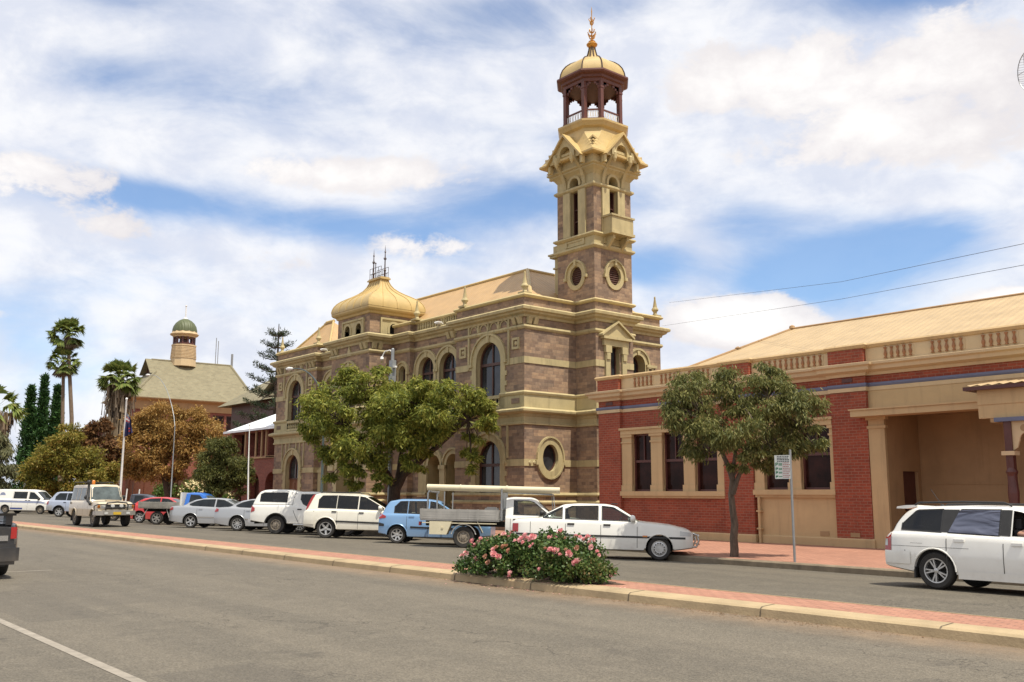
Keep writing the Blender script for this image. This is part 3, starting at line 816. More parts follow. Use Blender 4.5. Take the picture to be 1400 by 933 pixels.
for i, uc, r in ((0, UA, .80), (5, UF, .87)):
    P = PF(25.7)
    og, ou = gf[i][0], uf[i][0]
    surround(P, og, .30); surround(P, ou, .30)
    zc = 3.07
    hood = lambda u, c=uc, q=r+.40, s=3.07: s+math.sqrt(max(0, q*q-(u-c)**2)) if abs(u-c) < q else 3.3
    strips(P, [uc-1.34, uc-.86, uc-.42, uc+.42, uc+.86, uc+1.34], lambda u: hood(u) if abs(u-uc) < 1.2 else 3.15, 4.53)
    strips(P, [uc-1.42, uc+1.42], lambda u: 7.15, 9.10, .11, .07)
    strips(P, [uc-.72, uc, uc+.72], lambda u: 8.78, 9.10, .10, .07)
    # arched heads of the frieze panels
    m = MB()
    for q in (-1.07, -.36, .36, 1.07):
        ring = dict(k='arch', a=uc+q-.24, b=uc+q+.24, s=8.80, t=8.84)
        band(m, P, outline(ring, 0, 8), outline(ring, .05, 8), -.04, .01)
    m.build('frieze_panel', M['trim'], PO)
    for s in (-1, 1):       # square plaques with a boss
        m = MB(); uq = uc+s*1.88
        for (a, b, c, d) in ((-.24, .24, .15, .25), (-.24, .24, -.25, -.15), (-.24, -.14, -.15, .15), (.14, .24, -.15, .15)): pbox(m, P, uq+a, uq+b, 8.0+c, 8.0+d, -.06, .01)
        m.lathe(P(uq, 8.0, -.02), [(.10, 0), (.05, -.04), (.01, -.05)], 10, 0, 'y')
        m.build('plaque', M['trim'], PO, smooth=40)
    # balcony front across the upper window
    m = MB()
    balustrade(m, P, uc-r, uc+r, 5.38, 5.72, 7, -.0, .07)
    pbox(m, P, uc-r, uc+r, 5.72, 5.86, -.10, .10); pbox(m, P, uc-r, uc+r, 5.27, 5.38, -.06, .10)
    m.build('balustrade', M['trim'], PO, smooth=40)
    window(P, ou, .25, PO, .09, 7.30)
    # inscription tablets on the pedestals, worn smooth
    m = MB()
    for s in (-1, 1): pbox(m, P, uc+s*1.9-.26, uc+s*1.9+.26, 5.42, 5.64, -.075, -.04)
    split_pieces(m.build('tablet', M['stone'], PO))
window(PF(25.7), gf[5][0], .25, PO, .09, 2.88)
# left bay: timber double door with a fanlight
o = gf[0][0]; P = PF(25.7)
window(P, op('arch', o['a'], o['b'], 2.45, o['t']), .25, PO, .08, None, True, name='fanlight')
m = MB(); pbox(m, P, o['a'], o['b'], .13, 2.45, .25, .31)
for s in (-1, 1):
    for z0, z1 in ((.35, 1.1), (1.25, 2.25)): pbox(m, P, UA+s*.38-.26, UA+s*.38+.26, z0, z1, .22, .26)
pbox(m, P, UA-.02, UA+.02, .13, 2.45, .22, .26)
dr = m.build('door', M['door_br'], PO)
m = MB(); m.lathe(P(UA+.12, 1.15, .21), [(.03, .02), (.04, 0), (.03, -.04), (.0, -.05)], 8, 0, 'y'); m.build('handle', M['gilt'], dr)
# window tax: remaining openings
for i in (1, 4):
    P = PF(26.05)
    for o in gf[i]:
        surround(P, o, .20, quoin=False, key=False)
        m = MB(); pbox(m, PF(26.05+1.29), o['a'], o['b'], .13, o['t']+.6, 0, .05); m.build('porch_door', M['frame_br'], PO)
    for o in uf[i]:
        surround(P, o, .26, quoin=False); window(P, o, .25, PO, .08, 7.45)
P = PF(24.35)
surround(P, gf[2][0], .30); surround(P, uf[2][0], .30)
window(P, uf[2][0], .25, PO, .08, 7.25)
o = gf[2][0]; m = MB(); pbox(m, P, o['a'], o['b'], .13, 3.95, .86, .92); m.build('entrance_door', M['frame_br'], PO)
P = PF(25.75)
surround(P, uf[3][0], .16, quoin=False, key=False); window(P, uf[3][0], .28, PO, .05, None, False)
# a little triangular finial over the middle arch
m = MB(); m.prism([(-42.62, 8.6), (-42.12, 8.6), (-42.37, 9.12)], 'y', 24.27, 24.36); m.build('gablet', M['trim'], PO)
# piers of the recessed porches
for us in ((-38.32, -37.62), (-36.60, -36.14)), ((-48.38, -47.78), (-46.72, -46.12)):
    for a, b in us:
        m = MB(); P = PF(26.05)
        pbox(m, P, a+.02, b-.02, .13, 2.78, -.10, .02); pbox(m, P, a-.02, b+.02, 2.78, 2.96, -.15, .02); pbox(m, P, a-.01, b+.01, 1.5, 1.66, -.14, .02); pbox(m, P, a-.0, b+.0, .13, .5, -.13, .02)
        m.build('porch_pier', M['trim'], PO)
# parapet balustrades over the recessed wings (seen as pierced panels)
for a, b, y in ((-38.75, -36.95, 26.05), (-36.75, -35.15, 26.05), (-48.1, -46.5, 26.05), (-46.3, -44.6, 26.05)):
    m = MB(); P = PF(y)
    pbox(m, P, a, b, 9.60, 9.96, -.012, .0, 0)
    balustrade(m, P, a+.05, b-.05, 9.62, 9.95, 8, -.05, .055)
    m.build('balustrade', M['trim'], PO, smooth=40)
# side wall: big oculus with flat surround, hood and bosses
surround(Pside, OCG, .27, 'oculus_surround')
window(Pside, OCG, .17, PO, .05, name='oculus_window')
m = MB()
for u in (25.98, 26.22):
    m.lathe(Pside(u, 2.94, -.03), [(.09, 0), (.06, .05), (.01, .06)], 8, 0, 'x')
for u in (26.34, 27.92): pbox(m, Pside, u-.07, u+.07, 2.86, 3.06, -.12, 0)
split_pieces(m.build('boss', M['trim'], PO, smooth=40))
o = op('arch', 32.25, 33.15, 6.2, 7.66, .5); P = PS(-30.15)
surround(P, o, .22, quoin=False); window(P, o, .45, PO, .07)
m = MB(); pbox(m, P, 33.2, 33.9, 7.55, 7.68, -.14, .0); 
for u in (33.3, 33.62): m.lathe(P(u, 6.2, -.06), [(.06, 0), (.06, 1.3), (.08, 1.36)], 8)
m.build('colonnette', M['trim'], PO, smooth=40)
# tower base faces
m = MB()
TW = op('rect', 29.58, 30.17, 6.35, 8.05, .3)
wall(m, PF(28.7), -30.15, -28.9, 0, 9.57); wall(m, PS(-28.9), 28.7, 31.05, 0, 4.75); wall(m, PS(-28.9), 28.7, 31.05, 4.75, 9.57, [TW], .3, 0, 1)
wall(m, lambda u, z, d: (u, 31.05-d, z), -30.15, -28.9, 0, 9.57)
T = m.build('tower', [M['stone'], M['trim']], PO)
window(PS(-28.9), TW, .28, T, .05, None, True, name='tower_window')
m = MB(); P = PS(-28.9)
for a, b in ((29.22, 29.50), (30.25, 30.53)):
    pbox(m, P, a, b, 5.96, 8.0, -.10, .01); pbox(m, P, a-.04, b+.04, 7.75, 8.06, -.16, .01); pbox(m, P, a+.03, b-.03, 7.45, 7.75, -.15, .01)
pbox(m, P, 29.1, 30.65, 8.06, 8.34, -.12, .01); pbox(m, P, 28.98, 30.77, 8.34, 8.46, -.24, .01)
vs = [(28.9, 8.46), (30.85, 8.46), (29.875, 9.08)]
m.prism(vs, 'x', -28.92, -28.74)
for a, b in (((28.86, 8.44), (29.875, 9.10)), ((30.89, 8.44), (29.875, 9.10))):
    d = .09
    m.add([P(a[0], a[1], -.28), P(b[0], b[1], -.28), P(b[0], b[1]+d, -.28), P(a[0], a[1]+d, -.28), P(a[0], a[1], .0), P(b[0], b[1], .0), P(b[0], b[1]+d, .0), P(a[0], a[1]+d, .0)],
          [(0, 1, 2, 3), (0, 4, 5, 1), (3, 2, 6, 7), (0, 3, 7, 4), (1, 5, 6, 2)])
m.build('pediment', M['trim'], T)
# ------------------------------------------------------------------ tower shaft, belfry and lantern (sub-parts of the tower)
TC = (-30.1, 29.875); TH = 1.19
def face(k):
    """k = 0 street (-Y), 1 side (+X), 2 back (+Y), 3 inner (-X): P(u across the face, z, depth inward)"""
    cx, cy = TC
    if k == 0: return lambda u, z, d: (cx+u, cy-TH+d, z)
    if k == 1: return lambda u, z, d: (cx+TH-d, cy+u, z)
    if k == 2: return lambda u, z, d: (cx-u, cy+TH-d, z)
    return lambda u, z, d: (cx-TH+d, cy-u, z)
SQ = lambda h, c=TC: [(c[0]-h, c[1]-h), (c[0]+h, c[1]-h), (c[0]+h, c[1]+h), (c[0]-h, c[1]+h)]
m = MB(); OC = dict(k='round', u=.05, z=11.28, rx=.38, rz=.44, d=.18)
for k in range(4): wall(m, face(k), -TH, TH, 10.0, 12.45, [OC] if k < 2 else [], .26, 0, 1)
m.build('tower_shaft', [M['stone'], M['trim']], T)
def tband(P, o, w, par, name):
    mm = MB(); band(mm, P, outline(o), outline(o, w), -.05, .02, 0, True)
    n = 28
    hood_i = [(o['u']+(o['rx']+w)*math.cos(a), o['z']+(o['rz']+w)*math.sin(a)) for a in [PI*(-.05+1.1*i/20) for i in range(21)]]
    hood_o = [(o['u']+(o['rx']+w+.07)*math.cos(a), o['z']+(o['rz']+w+.07)*math.sin(a)) for a in [PI*(-.05+1.1*i/20) for i in range(21)]]
    band(mm, P, hood_i, hood_o, -.12, .0)
    for s in (-1, 1): pbox(mm, P, o['u']+s*(o['rx']+w+.06)-.08, o['u']+s*(o['rx']+w+.06)+.08, o['z']-.16, o['z']-.02, -.14, 0)
    pbox(mm, P, o['u']-.06, o['u']+.06, o['z']+o['rz']+.02, o['z']+o['rz']+w+.1, -.14, .0)
    return mm.build(name, M['trim'], par)
for k in (0, 1):
    tband(face(k), OC, .21, T, 'oculus_surround')
    louvres(face(k), OC, .12, T)
m = MB()
sq = SQ(TH)
m.sweep(sq, [(0, 12.40), (.05, 12.42), (.13, 12.50), (.12, 12.58), (.03, 12.62), (0, 12.62)], closed=True)
m.build('tower_string_course', M['trim'], T)
m = MB()
m.sweep(sq, [(0, 12.62), (.02, 12.62), (.02, 12.95), (.07, 12.97), (.16, 13.05), (.14, 13.12), (0, 13.15)], closed=True)
m.build('tower_string_course', M['trim'], T)
m = MB()
m.sweep(sq, [(0, 15.22), (.05, 15.24), (.12, 15.31), (.12, 15.38), (.04, 15.44), (0, 15.45)], closed=True)
m.build('impost_course', M['trim'], T)
m = MB()
for k in range(4):
    P = face(k); pbox(m, P, -.62, -.5, 12.66, 12.94, -.07, 0); pbox(m, P, .5, .62, 12.66, 12.94, -.07, 0); pbox(m, P, -.5, .5, 12.86, 12.94, -.05, 0); pbox(m, P, -.5, .5, 12.66, 12.72, -.05, 0)
m.build('belfry_panel', M['trim'], T)
m = MB()
BO = op('rect', -.27, .27, 13.15, 15.22, .35)
BA = op('arch', -.29, .29, 15.45, 15.56, .35)
for k in range(4):
    P = face(k)
    wall(m, P, -TH, TH, 13.12, 15.24, [BO], .28, 0, 1)
    wall(m, P, -TH, TH, 15.24, 16.1, [BA], .35, 1, 1)
m.build('belfry', [M['stone'], M['trim']], T)
for k in range(4):
    P = face(k); m = MB()
    for s in (-1, 1): pbox(m, P, min(s*.27, s*.72), max(s*.27, s*.72), 13.15, 15.22, -.09, .02)
    band(m, P, outline(BA), outline(BA, .12), -.08, .02)
    m.build('belfry_pilaster', M['trim'], T)
    if k in (0, 1):
        f = window(P, BO, .22, T, .05, None, False, mats=('frame_br', 'glass_d'), name='belfry_window')
        mm = MB()
        for z in (13.85, 14.4): pbox(mm, P, -.25, .25, z-.02, z+.02, .16, .22)
        mm.build('glazing_bar', M['frame_br'], T)
# little balcony on the side face
P = face(1); m = MB()
pbox(m, P, -.68, .68, 13.15, 13.82, -.62, -.55); pbox(m, P, -.68, -.61, 13.15, 13.82, -.55, 0); pbox(m, P, .61, .68, 13.15, 13.82, -.55, 0)
pbox(m, P, -.74, .74, 13.82, 13.90, -.67, .0); pbox(m, P, -.74, .74, 13.02, 13.14, -.67, .0)
for u in (-.5, .38):
    m.prism([(TC[0]+TH, 12.42), (TC[0]+TH+.15, 12.5), (TC[0]+TH+.5, 12.85), (TC[0]+TH+.5, 13.02), (TC[0]+TH, 13.02)], 'y', TC[1]+u, TC[1]+u+.14)
m.build('balcony', M['trim'], T)
# flared cove, corbel cornice and the eaves
m = MB()
def sqr(h, z): return [(x, y, z-.14) for x, y in SQ(h)]
m.loft([sqr(TH+.0, 15.98), sqr(TH+.03, 16.02), sqr(TH+.10, 16.12), sqr(TH+.22, 16.22), sqr(TH+.25, 16.24), sqr(TH+.26, 16.30), sqr(TH+.34, 16.34), sqr(TH+.36, 16.40), sqr(TH+.31, 16.44), sqr(TH+.32, 16.78), sqr(TH+.42, 16.82), sqr(TH+.50, 16.86)], cap=True)
# brackets beside each arch, curving out to carry the hood gables
for k in range(4):
    P = face(k)
    for s in (-1, 1):
        prof = [(.0, 15.42), (-.05, 15.45), (-.10, 15.75), (-.26, 16.12), (-.60, 16.45), (-.72, 16.62), (-.72, 16.95), (.0, 16.95)]
        u0, u1 = s*.62-.09, s*.62+.09
        n = len(prof)
        vs = [P(u0, z, d) for d, z in prof] + [P(u1, z, d) for d, z in prof]
        m.add(vs, [tuple(range(n)), tuple(range(n, 2*n))[::-1]] + [(i, (i+1) % n, n+(i+1) % n, n+i) for i in range(n)])
m.build('corbel_cornice', M['trim'], T)
# roof: chamfered square eaves rising to the lantern's octagon
def octo(a, c, z): 
    cx, cy = TC
    return [(cx-a+c, cy-a, z), (cx+a-c, cy-a, z), (cx+a, cy-a+c, z), (cx+a, cy+a-c, z), (cx+a-c, cy+a, z), (cx-a+c, cy+a, z), (cx-a, cy+a-c, z), (cx-a, cy-a+c, z)]
m = MB()
m.loft([octo(1.74, .03, 16.58), octo(1.80, .03, 16.62), octo(1.80, .03, 16.70), octo(1.72, .04, 16.76), octo(1.60, .12, 16.98), octo(1.50, .22, 17.2), octo(1.41, .36, 17.45), octo(1.33, .52, 17.75), octo(1.27, .58, 18.1)])
# stepped ridges on the corner slopes
for i, (aa, cc, zz) in enumerate(((1.64, .12, 17.04), (1.56, .2, 17.26), (1.47, .28, 17.50))):
    for sx, sy in ((1, -1), (-1, -1), (1, 1), (-1, 1)):
        cx, cy = TC; w = .42-.1*i
        c0 = Vector((cx+sx*aa, cy+sy*aa, zz))
        a = c0+Vector((-sx*w*1.25-sx*cc*.35, sy*.0, -.17)); b = c0+Vector((sx*.0, -sy*w*1.25-sy*cc*.35, -.17))
        p = c0+Vector((sx*(.0-cc*.42), sy*(.0-cc*.42), .03))
        vs = [a, p, b, a+Vector((0, 0, -.09)), p+Vector((0, 0, -.1)), b+Vector((0, 0, -.09)), c0+Vector((-sx*.45, -sy*.45, .12))]
        m.add(vs, [(0, 1, 4, 3), (1, 2, 5, 4), (0, 1, 6), (1, 2, 6)])
for k in range(4):
    P = face(k)
    # gabled hood over each face with an arched opening
    hw, zb, za, dp = 1.08, 16.55, 17.72, -.74
    ho = op('arch', -.34, .34, zb, 16.86, .5)
    # gable front with the arch cut out
    fr = [(-hw, zb), (-.34, zb)] + arc(0, 16.86, .34, PI, 0, 12) + [(.34, zb), (hw, zb), (0, za)]
    m2 = [P(u, z, dp+.10) for u, z in fr]
    m.add(m2, [tuple(range(len(fr)))], 1)
    ol = outline(ho)
    for i in range(len(ol)-1):
        a, b = ol[i], ol[i+1]
        m.add([P(*a, dp+.10), P(*b, dp+.10), P(*b, dp+.55), P(*a, dp+.55)], [(0, 1, 2, 3)], 1)
    m.add([P(u, z, dp+.56) for u, z in ol], [tuple(range(len(ol)))], 1)
    pbox(m, P, -.33, .33, 16.80, 16.92, dp+.2, dp+.5, 1)
    # two roof slopes running back into the main roof
    for s in (-1, 1):
        e = s*(hw+.1)
        vs = [P(0, za+.08, dp-.04), P(e, zb-.02, dp-.04), P(e, zb-.02, .1), P(0, za+.08, .35), P(0, za-.05, dp-.04), P(e-s*.1, zb-.02, dp-.04), P(e-s*.1, zb-.02, .1), P(0, za-.05, .35)]
        m.add(vs, [(0, 1, 2, 3), (4, 7, 6, 5), (0, 4, 5, 1), (1, 5, 6, 2)], 0)
        pbox(m, P, min(s*.98, s*1.12), max(s*.98, s*1.12), 16.2, 16.6, dp+.1, dp+.3, 1)
    # pendants either side of the arch
    for s in (-1, 1): m.lathe(P(s*.50, 16.30, dp+.08), [(.02, 0), (.10, .16), (.12, .42), (.08, .5)], 8, 1)
m.build('tower_roof', [M['dome_y'], M['trim_b']], T, norm=True)
def ochk(k): return 1.15*k, .54*k
def oring(k, z): a, c = ochk(k); return octo(a, c, z)
m = MB()
m.loft([oring(1.08, 18.00), oring(1.12, 18.05), oring(1.22, 18.13), oring(1.26, 18.24), oring(1.30, 18.33), oring(1.30, 18.42), oring(1.20, 18.47)])
m.build('lantern_base', M['dome_y'], T)
m = MB()
pts = oring(1.0, 0)
for i in range(8):
    x, y = pts[i][0], pts[i][1]
    m.box(x-.09, x+.09, y-.09, y+.09, 18.48, 20.33); m.box(x-.10, x+.10, y-.10, y+.10, 18.48, 18.63); m.box(x-.11, x+.11, y-.11, y+.11, 20.00, 20.10)
    a, b = Vector(pts[i]), Vector(pts[(i+1) % 8])
    d = (b-a); nrm = Vector((d.y, -d.x, 0)).normalized()*.03
    def beam(p, q, z0, z1, th=nrm):
        m.add([p+th+Vector((0, 0, z0)), q+th+Vector((0, 0, z0)), q+th+Vector((0, 0, z1)), p+th+Vector((0, 0, z1)), p-th+Vector((0, 0, z0)), q-th+Vector((0, 0, z0)), q-th+Vector((0, 0, z1)), p-th+Vector((0, 0, z1))],
              [(0, 1, 2, 3), (7, 6, 5, 4), (0, 4, 5, 1), (3, 2, 6, 7)])
    beam(a, b, 18.52, 18.58); beam(a, b, 18.94, 19.01)
    for k, h in ((.10, .50), (.18, .34), (.28, .20), (.40, .11)):      # curved brackets under the entablature
        beam(a, a.lerp(b, k), 20.33-h, 20.33); beam(b.lerp(a, k), b, 20.33-h, 20.33)
m.build('lantern_post', M['belfry'], T)
m = MB()
for i in range(8):
    a, b = Vector(pts[i]), Vector(pts[(i+1) % 8])
    n = 7
    for k in range(n):
        p = a.lerp(b, (k+.5)/n)
        m.tube([p+Vector((0, 0, 18.56)), p+Vector((0, 0, 18.96))], .016, 5)
        q = a.lerp(b, (k+1)/n)
        if k < n-1:
            m.tube([p+Vector((0, 0, 18.60)), p.lerp(q, .5)+Vector((0, 0, 18.77)), q+Vector((0, 0, 18.92))], .013, 4)
            m.tube([p+Vector((0, 0, 18.92)), p.lerp(q, .5)+Vector((0, 0, 18.77)), q+Vector((0, 0, 18.60))], .013, 4)
m.build('lantern_railing', M['white_pole'], T)
m = MB()
m.loft([oring(.98, 20.31), oring(1.06, 20.33), oring(1.08, 20.46), oring(1.16, 20.50), oring(1.18, 20.60), oring(1.30, 20.65), oring(1.34, 20.72), oring(1.33, 20.80), oring(1.20, 20.82)])
m.build('lantern_entablature', M['belfry'], T)
m = MB(); m.add(oring(.99, 20.305), [tuple(range(8))]); m.add(oring(.99, 20.32), [tuple(range(8))]); m.build('lantern_shade_disc', M['frame_br'], T, norm=False)  # dark disc added below the entablature, ceiling shade put into its colour
m = MB()
prof = [(1.21, 20.76), (1.21, 20.86), (1.18, 21.06), (1.11, 21.28), (.99, 21.48), (.83, 21.64), (.64, 21.76), (.44, 21.84), (.30, 21.90), (.22, 22.02), (.16, 22.20), (.12, 22.40), (.10, 22.56)]
m.loft([oring(k, z) for k, z in prof])
dm = m.build('lantern_dome', M['dome_y'], T, smooth=35)
m = MB()
for i in range(8):
    m.tube([Vector(oring(k+.012, z+.01)[i]) for k, z in prof], .028, 5)
m.build('dome_rib', M['iron'], T)
m = MB()
m.lathe((TC[0], TC[1], 22.54), [(.10, 0), (.16, .03), (.14, .07), (.24, .13), (.27, .20), (.22, .27), (.12, .31), (.17, .35), (.10, .40), (.03, .44), (.025, .95), (.02, 1.6), (.028, 1.9), (.004, 2.14)], 12)
for z, r, n in ((23.1, .16, 6), (23.25, .22, 6), (23.42, .14, 6), (23.82, .10, 4), (24.0, .15, 4)):
    for k in range(n):
        a = 2*PI*k/n+z
        c, s_ = math.cos(a), math.sin(a)
        m.tube([(TC[0], TC[1], z-.10), (TC[0]+c*r*.7, TC[1]+s_*r*.7, z-.03), (TC[0]+c*r, TC[1]+s_*r, z+.07), (TC[0]+c*r*.7, TC[1]+s_*r*.7, z+.12)], [.022, .026, .022, .008], 5)
m.build('lantern_finial', M['gilt'], T, smooth=40)
# a stair turret stub on the inner side of the shaft
m = MB()
m.box(-32.05, -31.28, 29.2, 30.5, 9.6, 12.55); m.box(-32.25, -31.26, 29.05, 30.6, 12.55, 12.66); m.box(-32.32, -31.25, 29.0, 30.65, 12.66, 12.74); m.box(-32.1, -31.28, 29.15, 30.5, 12.74, 13.12)
m.box(-32.12, -31.27, 29.14, 30.55, 12.02, 12.10); m.lathe((-31.75, 29.13, 12.92), [(.15, 0), (.09, -.05), (.01, -.06)], 10, 0, 'y')
m.build('stair_turret', M['trim'], T)
# ------------------------------------------------------------------ cupola and roofs of the main range
m = MB()
bx = [(-43.95, 24.5), (-40.75, 24.5), (-40.75, 27.4), (-43.95, 27.4)]
ops0 = [op('arch', -43.15, -42.62, 9.70, 9.98, .22), op('arch', -42.02, -41.49, 9.70, 9.98, .22)]
Pb = PF(24.5); Pr = PS(-40.75); opr = op('arch', 25.65, 26.15, 9.70, 9.98, .22)
wall(m, Pb, -43.95, -40.75, 9.4, 10.85, ops0, .22, 0, 1); wall(m, Pr, 24.5, 27.4, 9.4, 10.85, [opr], .22, 0, 1)
wall(m, PW(-43.95), 24.5, 27.4, 9.4, 10.85); wall(m, lambda u, z, d: (u, 27.4-d, z), -43.95, -40.75, 9.4, 10.85)
CU = m.build('cupola', [M['stone'], M['trim']], PO)
for P, a, b, oo in ((Pb, -43.4, -41.25, ops0), (Pr, 25.1, 26.7, [opr])):
    m = MB()
    for o in oo: band(m, P, outline(o), outline(o, .12), -.07, .01)
    pbox(m, P, a, b, 10.40, 10.50, -.09, .01); pbox(m, P, a, a+.08, 9.62, 10.40, -.09, .01); pbox(m, P, b-.08, b, 9.62, 10.40, -.09, .01)
    # cream field behind the arches
    cur = a+.08
    wall(m, lambda u, z, d, P=P: P(u, z, d-.03), a+.08, b-.08, 9.62, 10.40, oo, .04)
    m.build('window_panel', M['trim'], CU)
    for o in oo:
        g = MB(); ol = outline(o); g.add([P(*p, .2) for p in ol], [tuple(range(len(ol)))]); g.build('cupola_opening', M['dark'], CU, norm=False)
m = MB()
m.sweep(bx, [(0, 10.66), (.06, 10.68), (.10, 10.78), (.22, 10.84), (.27, 10.92), (.28, 11.0), (.18, 11.04), (-.3, 11.05)], closed=True)
m.build('cupola_cornice', M['dome_y'], CU)
cx, cy = -42.35, 25.95
def rc(hx, hy, z): return [(cx-hx, cy-hy, z), (cx+hx, cy-hy, z), (cx+hx, cy+hy, z), (cx-hx, cy+hy, z)]
dp = [(1.0, 11.020), (1.0, 11.128), (.985, 11.258), (.95, 11.409), (.89, 11.560), (.80, 11.700), (.68, 11.830), (.55, 11.960), (.43, 12.100), (.32, 12.273), (.245, 12.467), (.20, 12.662), (.185, 12.791)]
def dome_ring(k, z):
    t = (1-k)/.815; hx = 1.88*k+.22*t; hy = 1.72*k-.10*t
    return hx, max(.16, hy)
m = MB(); m.loft([rc(*dome_ring(k, z), z) for k, z in dp])
# standing seams
def seam(fx, fy, mm):
    pts_ = []
    for k, z in dp:
        hx, hy = dome_ring(k, z); pts_.append((cx+hx*fx, cy+hy*fy, z+.012))
    mm.tube(pts_, .026, 5)
for f in (-1, -.6, -.2, .2, .6, 1): seam(f, -1, m); seam(f, 1, m)
for f in (-.5, 0, .5): seam(1, f, m); seam(-1, f, m)
hx, hy = dome_ring(.185, 12.95)
m.box(cx-hx-.10, cx+hx+.10, cy-hy-.10, cy+hy+.10, 12.78, 12.85); m.box(cx-hx-.05, cx+hx+.05, cy-hy-.05, cy+hy+.05, 12.85, 12.91)
m.build('ogee_dome', M['dome_y'], CU, smooth=35)
m = MB()
for s in (-1, 1):
    X = cx+s*hx
    m.lathe((X, cy, 12.90), [(.06, 0), (.05, .3), (.075, .36), (.05, .42), (.035, .46), (.03, .95), (.055, 1.0), (.03, 1.05), (.022, 1.3), (.05, 1.36), (.02, 1.42), (.004, 1.72)], 8)
    for k in range(4):
        a = k*PI/2; m.tube([(X, cy, 13.80), (X+.09*math.cos(a), cy+.09*math.sin(a), 13.87), (X+.06*math.cos(a), cy+.06*math.sin(a), 13.95)], .012, 4)
for y in (cy-hy, cy+hy):
    m.tube([(cx-hx, y, 13.17), (cx+hx, y, 13.17)], .018, 5); m.tube([(cx-hx, y, 13.47), (cx+hx, y, 13.47)], .014, 5)
    for k in range(9):
        X = cx-hx+2*hx*k/8
        m.tube([(X, y, 12.90), (X, y, 13.19 if k % 2 else 13.47)], .013, 4)
m.tube([(cx, cy-hy, 12.90), (cx, cy-hy, 13.70)], .022, 5); m.lathe((cx, cy-hy, 13.67), [(.02, 0), (.05, .04), (.02, .08)], 6)
m.build('roof_cresting', M['iron'], CU)
# hipped iron roofs behind the parapets
m = MB(); ez, rz_ = 9.86, 12.42
m.add([(-41, 26.4, ez), (-30.5, 26.4, ez), (-34.25, 29.4, rz_), (-41, 29.4, rz_), (-30.5, 34.0, ez), (-34.25, 34.0, rz_), (-38, 34.0, ez), (-38, 32.4, ez), (-47, 26.5, ez), (-47, 29.4, rz_), (-47, 32.4, ez)],
      [(0, 1, 2, 3), (1, 4, 5, 2), (2, 5, 6, 7), (8, 0, 3, 9), (9, 3, 2, 7, 10), (8, 9, 10), (4, 6, 5)])
m.add([(-53.0, 26.1, ez), (-47.8, 26.1, ez), (-47.8, 29.6, ez), (-53.0, 29.6, ez), (-50.9, 27.6, 11.85), (-50.1, 27.6, 11.85)], [(0, 1, 5, 4), (1, 2, 5), (2, 3, 4, 5), (3, 0, 4), (0, 3, 2, 1)])
m.build('roof', M['roof_o'], PO)
m = MB()
m.tube([(-30.5, 26.4, ez+.04), (-34.25, 29.4, rz_+.03)], .09, 6); m.tube([(-47, 29.4, rz_+.03), (-34.25, 29.4, rz_+.03)], .08, 6); m.tube([(-34.25, 29.4, rz_+.03), (-34.25, 34.0, rz_+.03)], .08, 6)
m.tube([(-47.8, 26.1, ez+.03), (-50.1, 27.6, 11.88)], .07, 6); m.tube([(-53.0, 26.1, ez+.03), (-50.9, 27.6, 11.88)], .07, 6); m.tube([(-50.95, 27.6, 11.9), (-50.05, 27.6, 11.9)], .10, 6)
for k in range(6): m.lathe((-52.5+k*.3, 26.45+k*.22, 10.15+k*.33), [(.09, 0), (.1, .06), (.01, .1)], 6)
m.build('roof_ridge_capping', M['dome_y'], PO)
for (x, y) in ((-34.45, 25.75), (-38.6, 25.9), (-30.3, 25.85), (-53.2, 25.85), (-48.6, 25.85), (-30.3, 34.15)): finial_obj(x, y, 10.12, 1.0, PO)
# security lamps on the parapet ledge
for x in (-36.4, -47.6):
    m = MB(); m.box(x-.12, x+.12, 25.55, 25.85, 9.62, 9.67); m.prism([(25.5, 9.67), (25.8, 9.67), (25.76, 9.73), (25.54, 9.73)], 'x', x-.15, x+.15); m.build('floodlight', M['white_pole'], PO)
# ------------------------------------------------------------------ red brick building beside the post office
RB = empty('brick_hall', (0, 0, 0), 'long single storey red brick hall with peach balustrade parapet and cream iron roof', 'public building')
YW = 25.84                                  # plane of the recessed bays; pilasters stand at 25.70
P = PF(YW)
w1 = [op('rect', a, b, 1.75, 3.82, .16) for a, b in ((-24.15, -23.2), (-22.68, -21.7), (-21.22, -20.24))]
w2 = [op('rect', a, b, 1.80, 3.74, .16) for a, b in ((-18.40, -17.48), (-17.05, -16.0))]
m = MB()
wall(m, P, -25.78, -19.95, 0, 6.0, w1, .32, 0, 1)
wall(m, P, -19.95, -18.75, 0, 6.0)
wall(m, P, -18.75, -15.8, 0, 6.0, w2, .32, 0, 1)
wall(m, P, -15.8, -14.2, 0, 6.0)
wall(m, P, -14.2, 3.0, 4.0, 6.0)
wall(m, PW(-25.78), 25.84, 42, 0, 6.0)
wall(m, P, -8.6, 3.0, 0, 4.0)
for a, b in ((-25.78, -24.66), (-19.93, -18.77), (-15.86, -14.70)):
    m.box(a, b, 25.70, YW+.02, 0, 4.66)
    m.box(a, b, 25.72, YW+.02, 4.9, 5.16)
    m.box(a-.0, b, 25.66, YW+.1, 5.44, 5.93)
wallo = m.build('wall', [M['brick'], M['peach']], RB)
m = MB()
runs = [(-25.79, -24.66, 25.70), (-24.66, -19.93, YW), (-19.93, -18.77, 25.70), (-18.77, -15.86, YW), (-15.86, -14.70, 25.70), (-14.70, 3.0, YW)]
path = []
for a, b, y in runs: path += [(a, y), (b, y)]
path = [(-25.79, 42)] + path
def on_path(prof, name, mat, pth=path):
    m = MB(); m.sweep(pth, prof); return m.build(name, M[mat], RB)
on_path([(0, 5.12), (.05, 5.12), (.08, 5.20), (.26, 5.26), (.28, 5.36), (.36, 5.40), (.37, 5.47), (.08, 5.52), (0, 5.52)], 'cornice', 'peach_l')
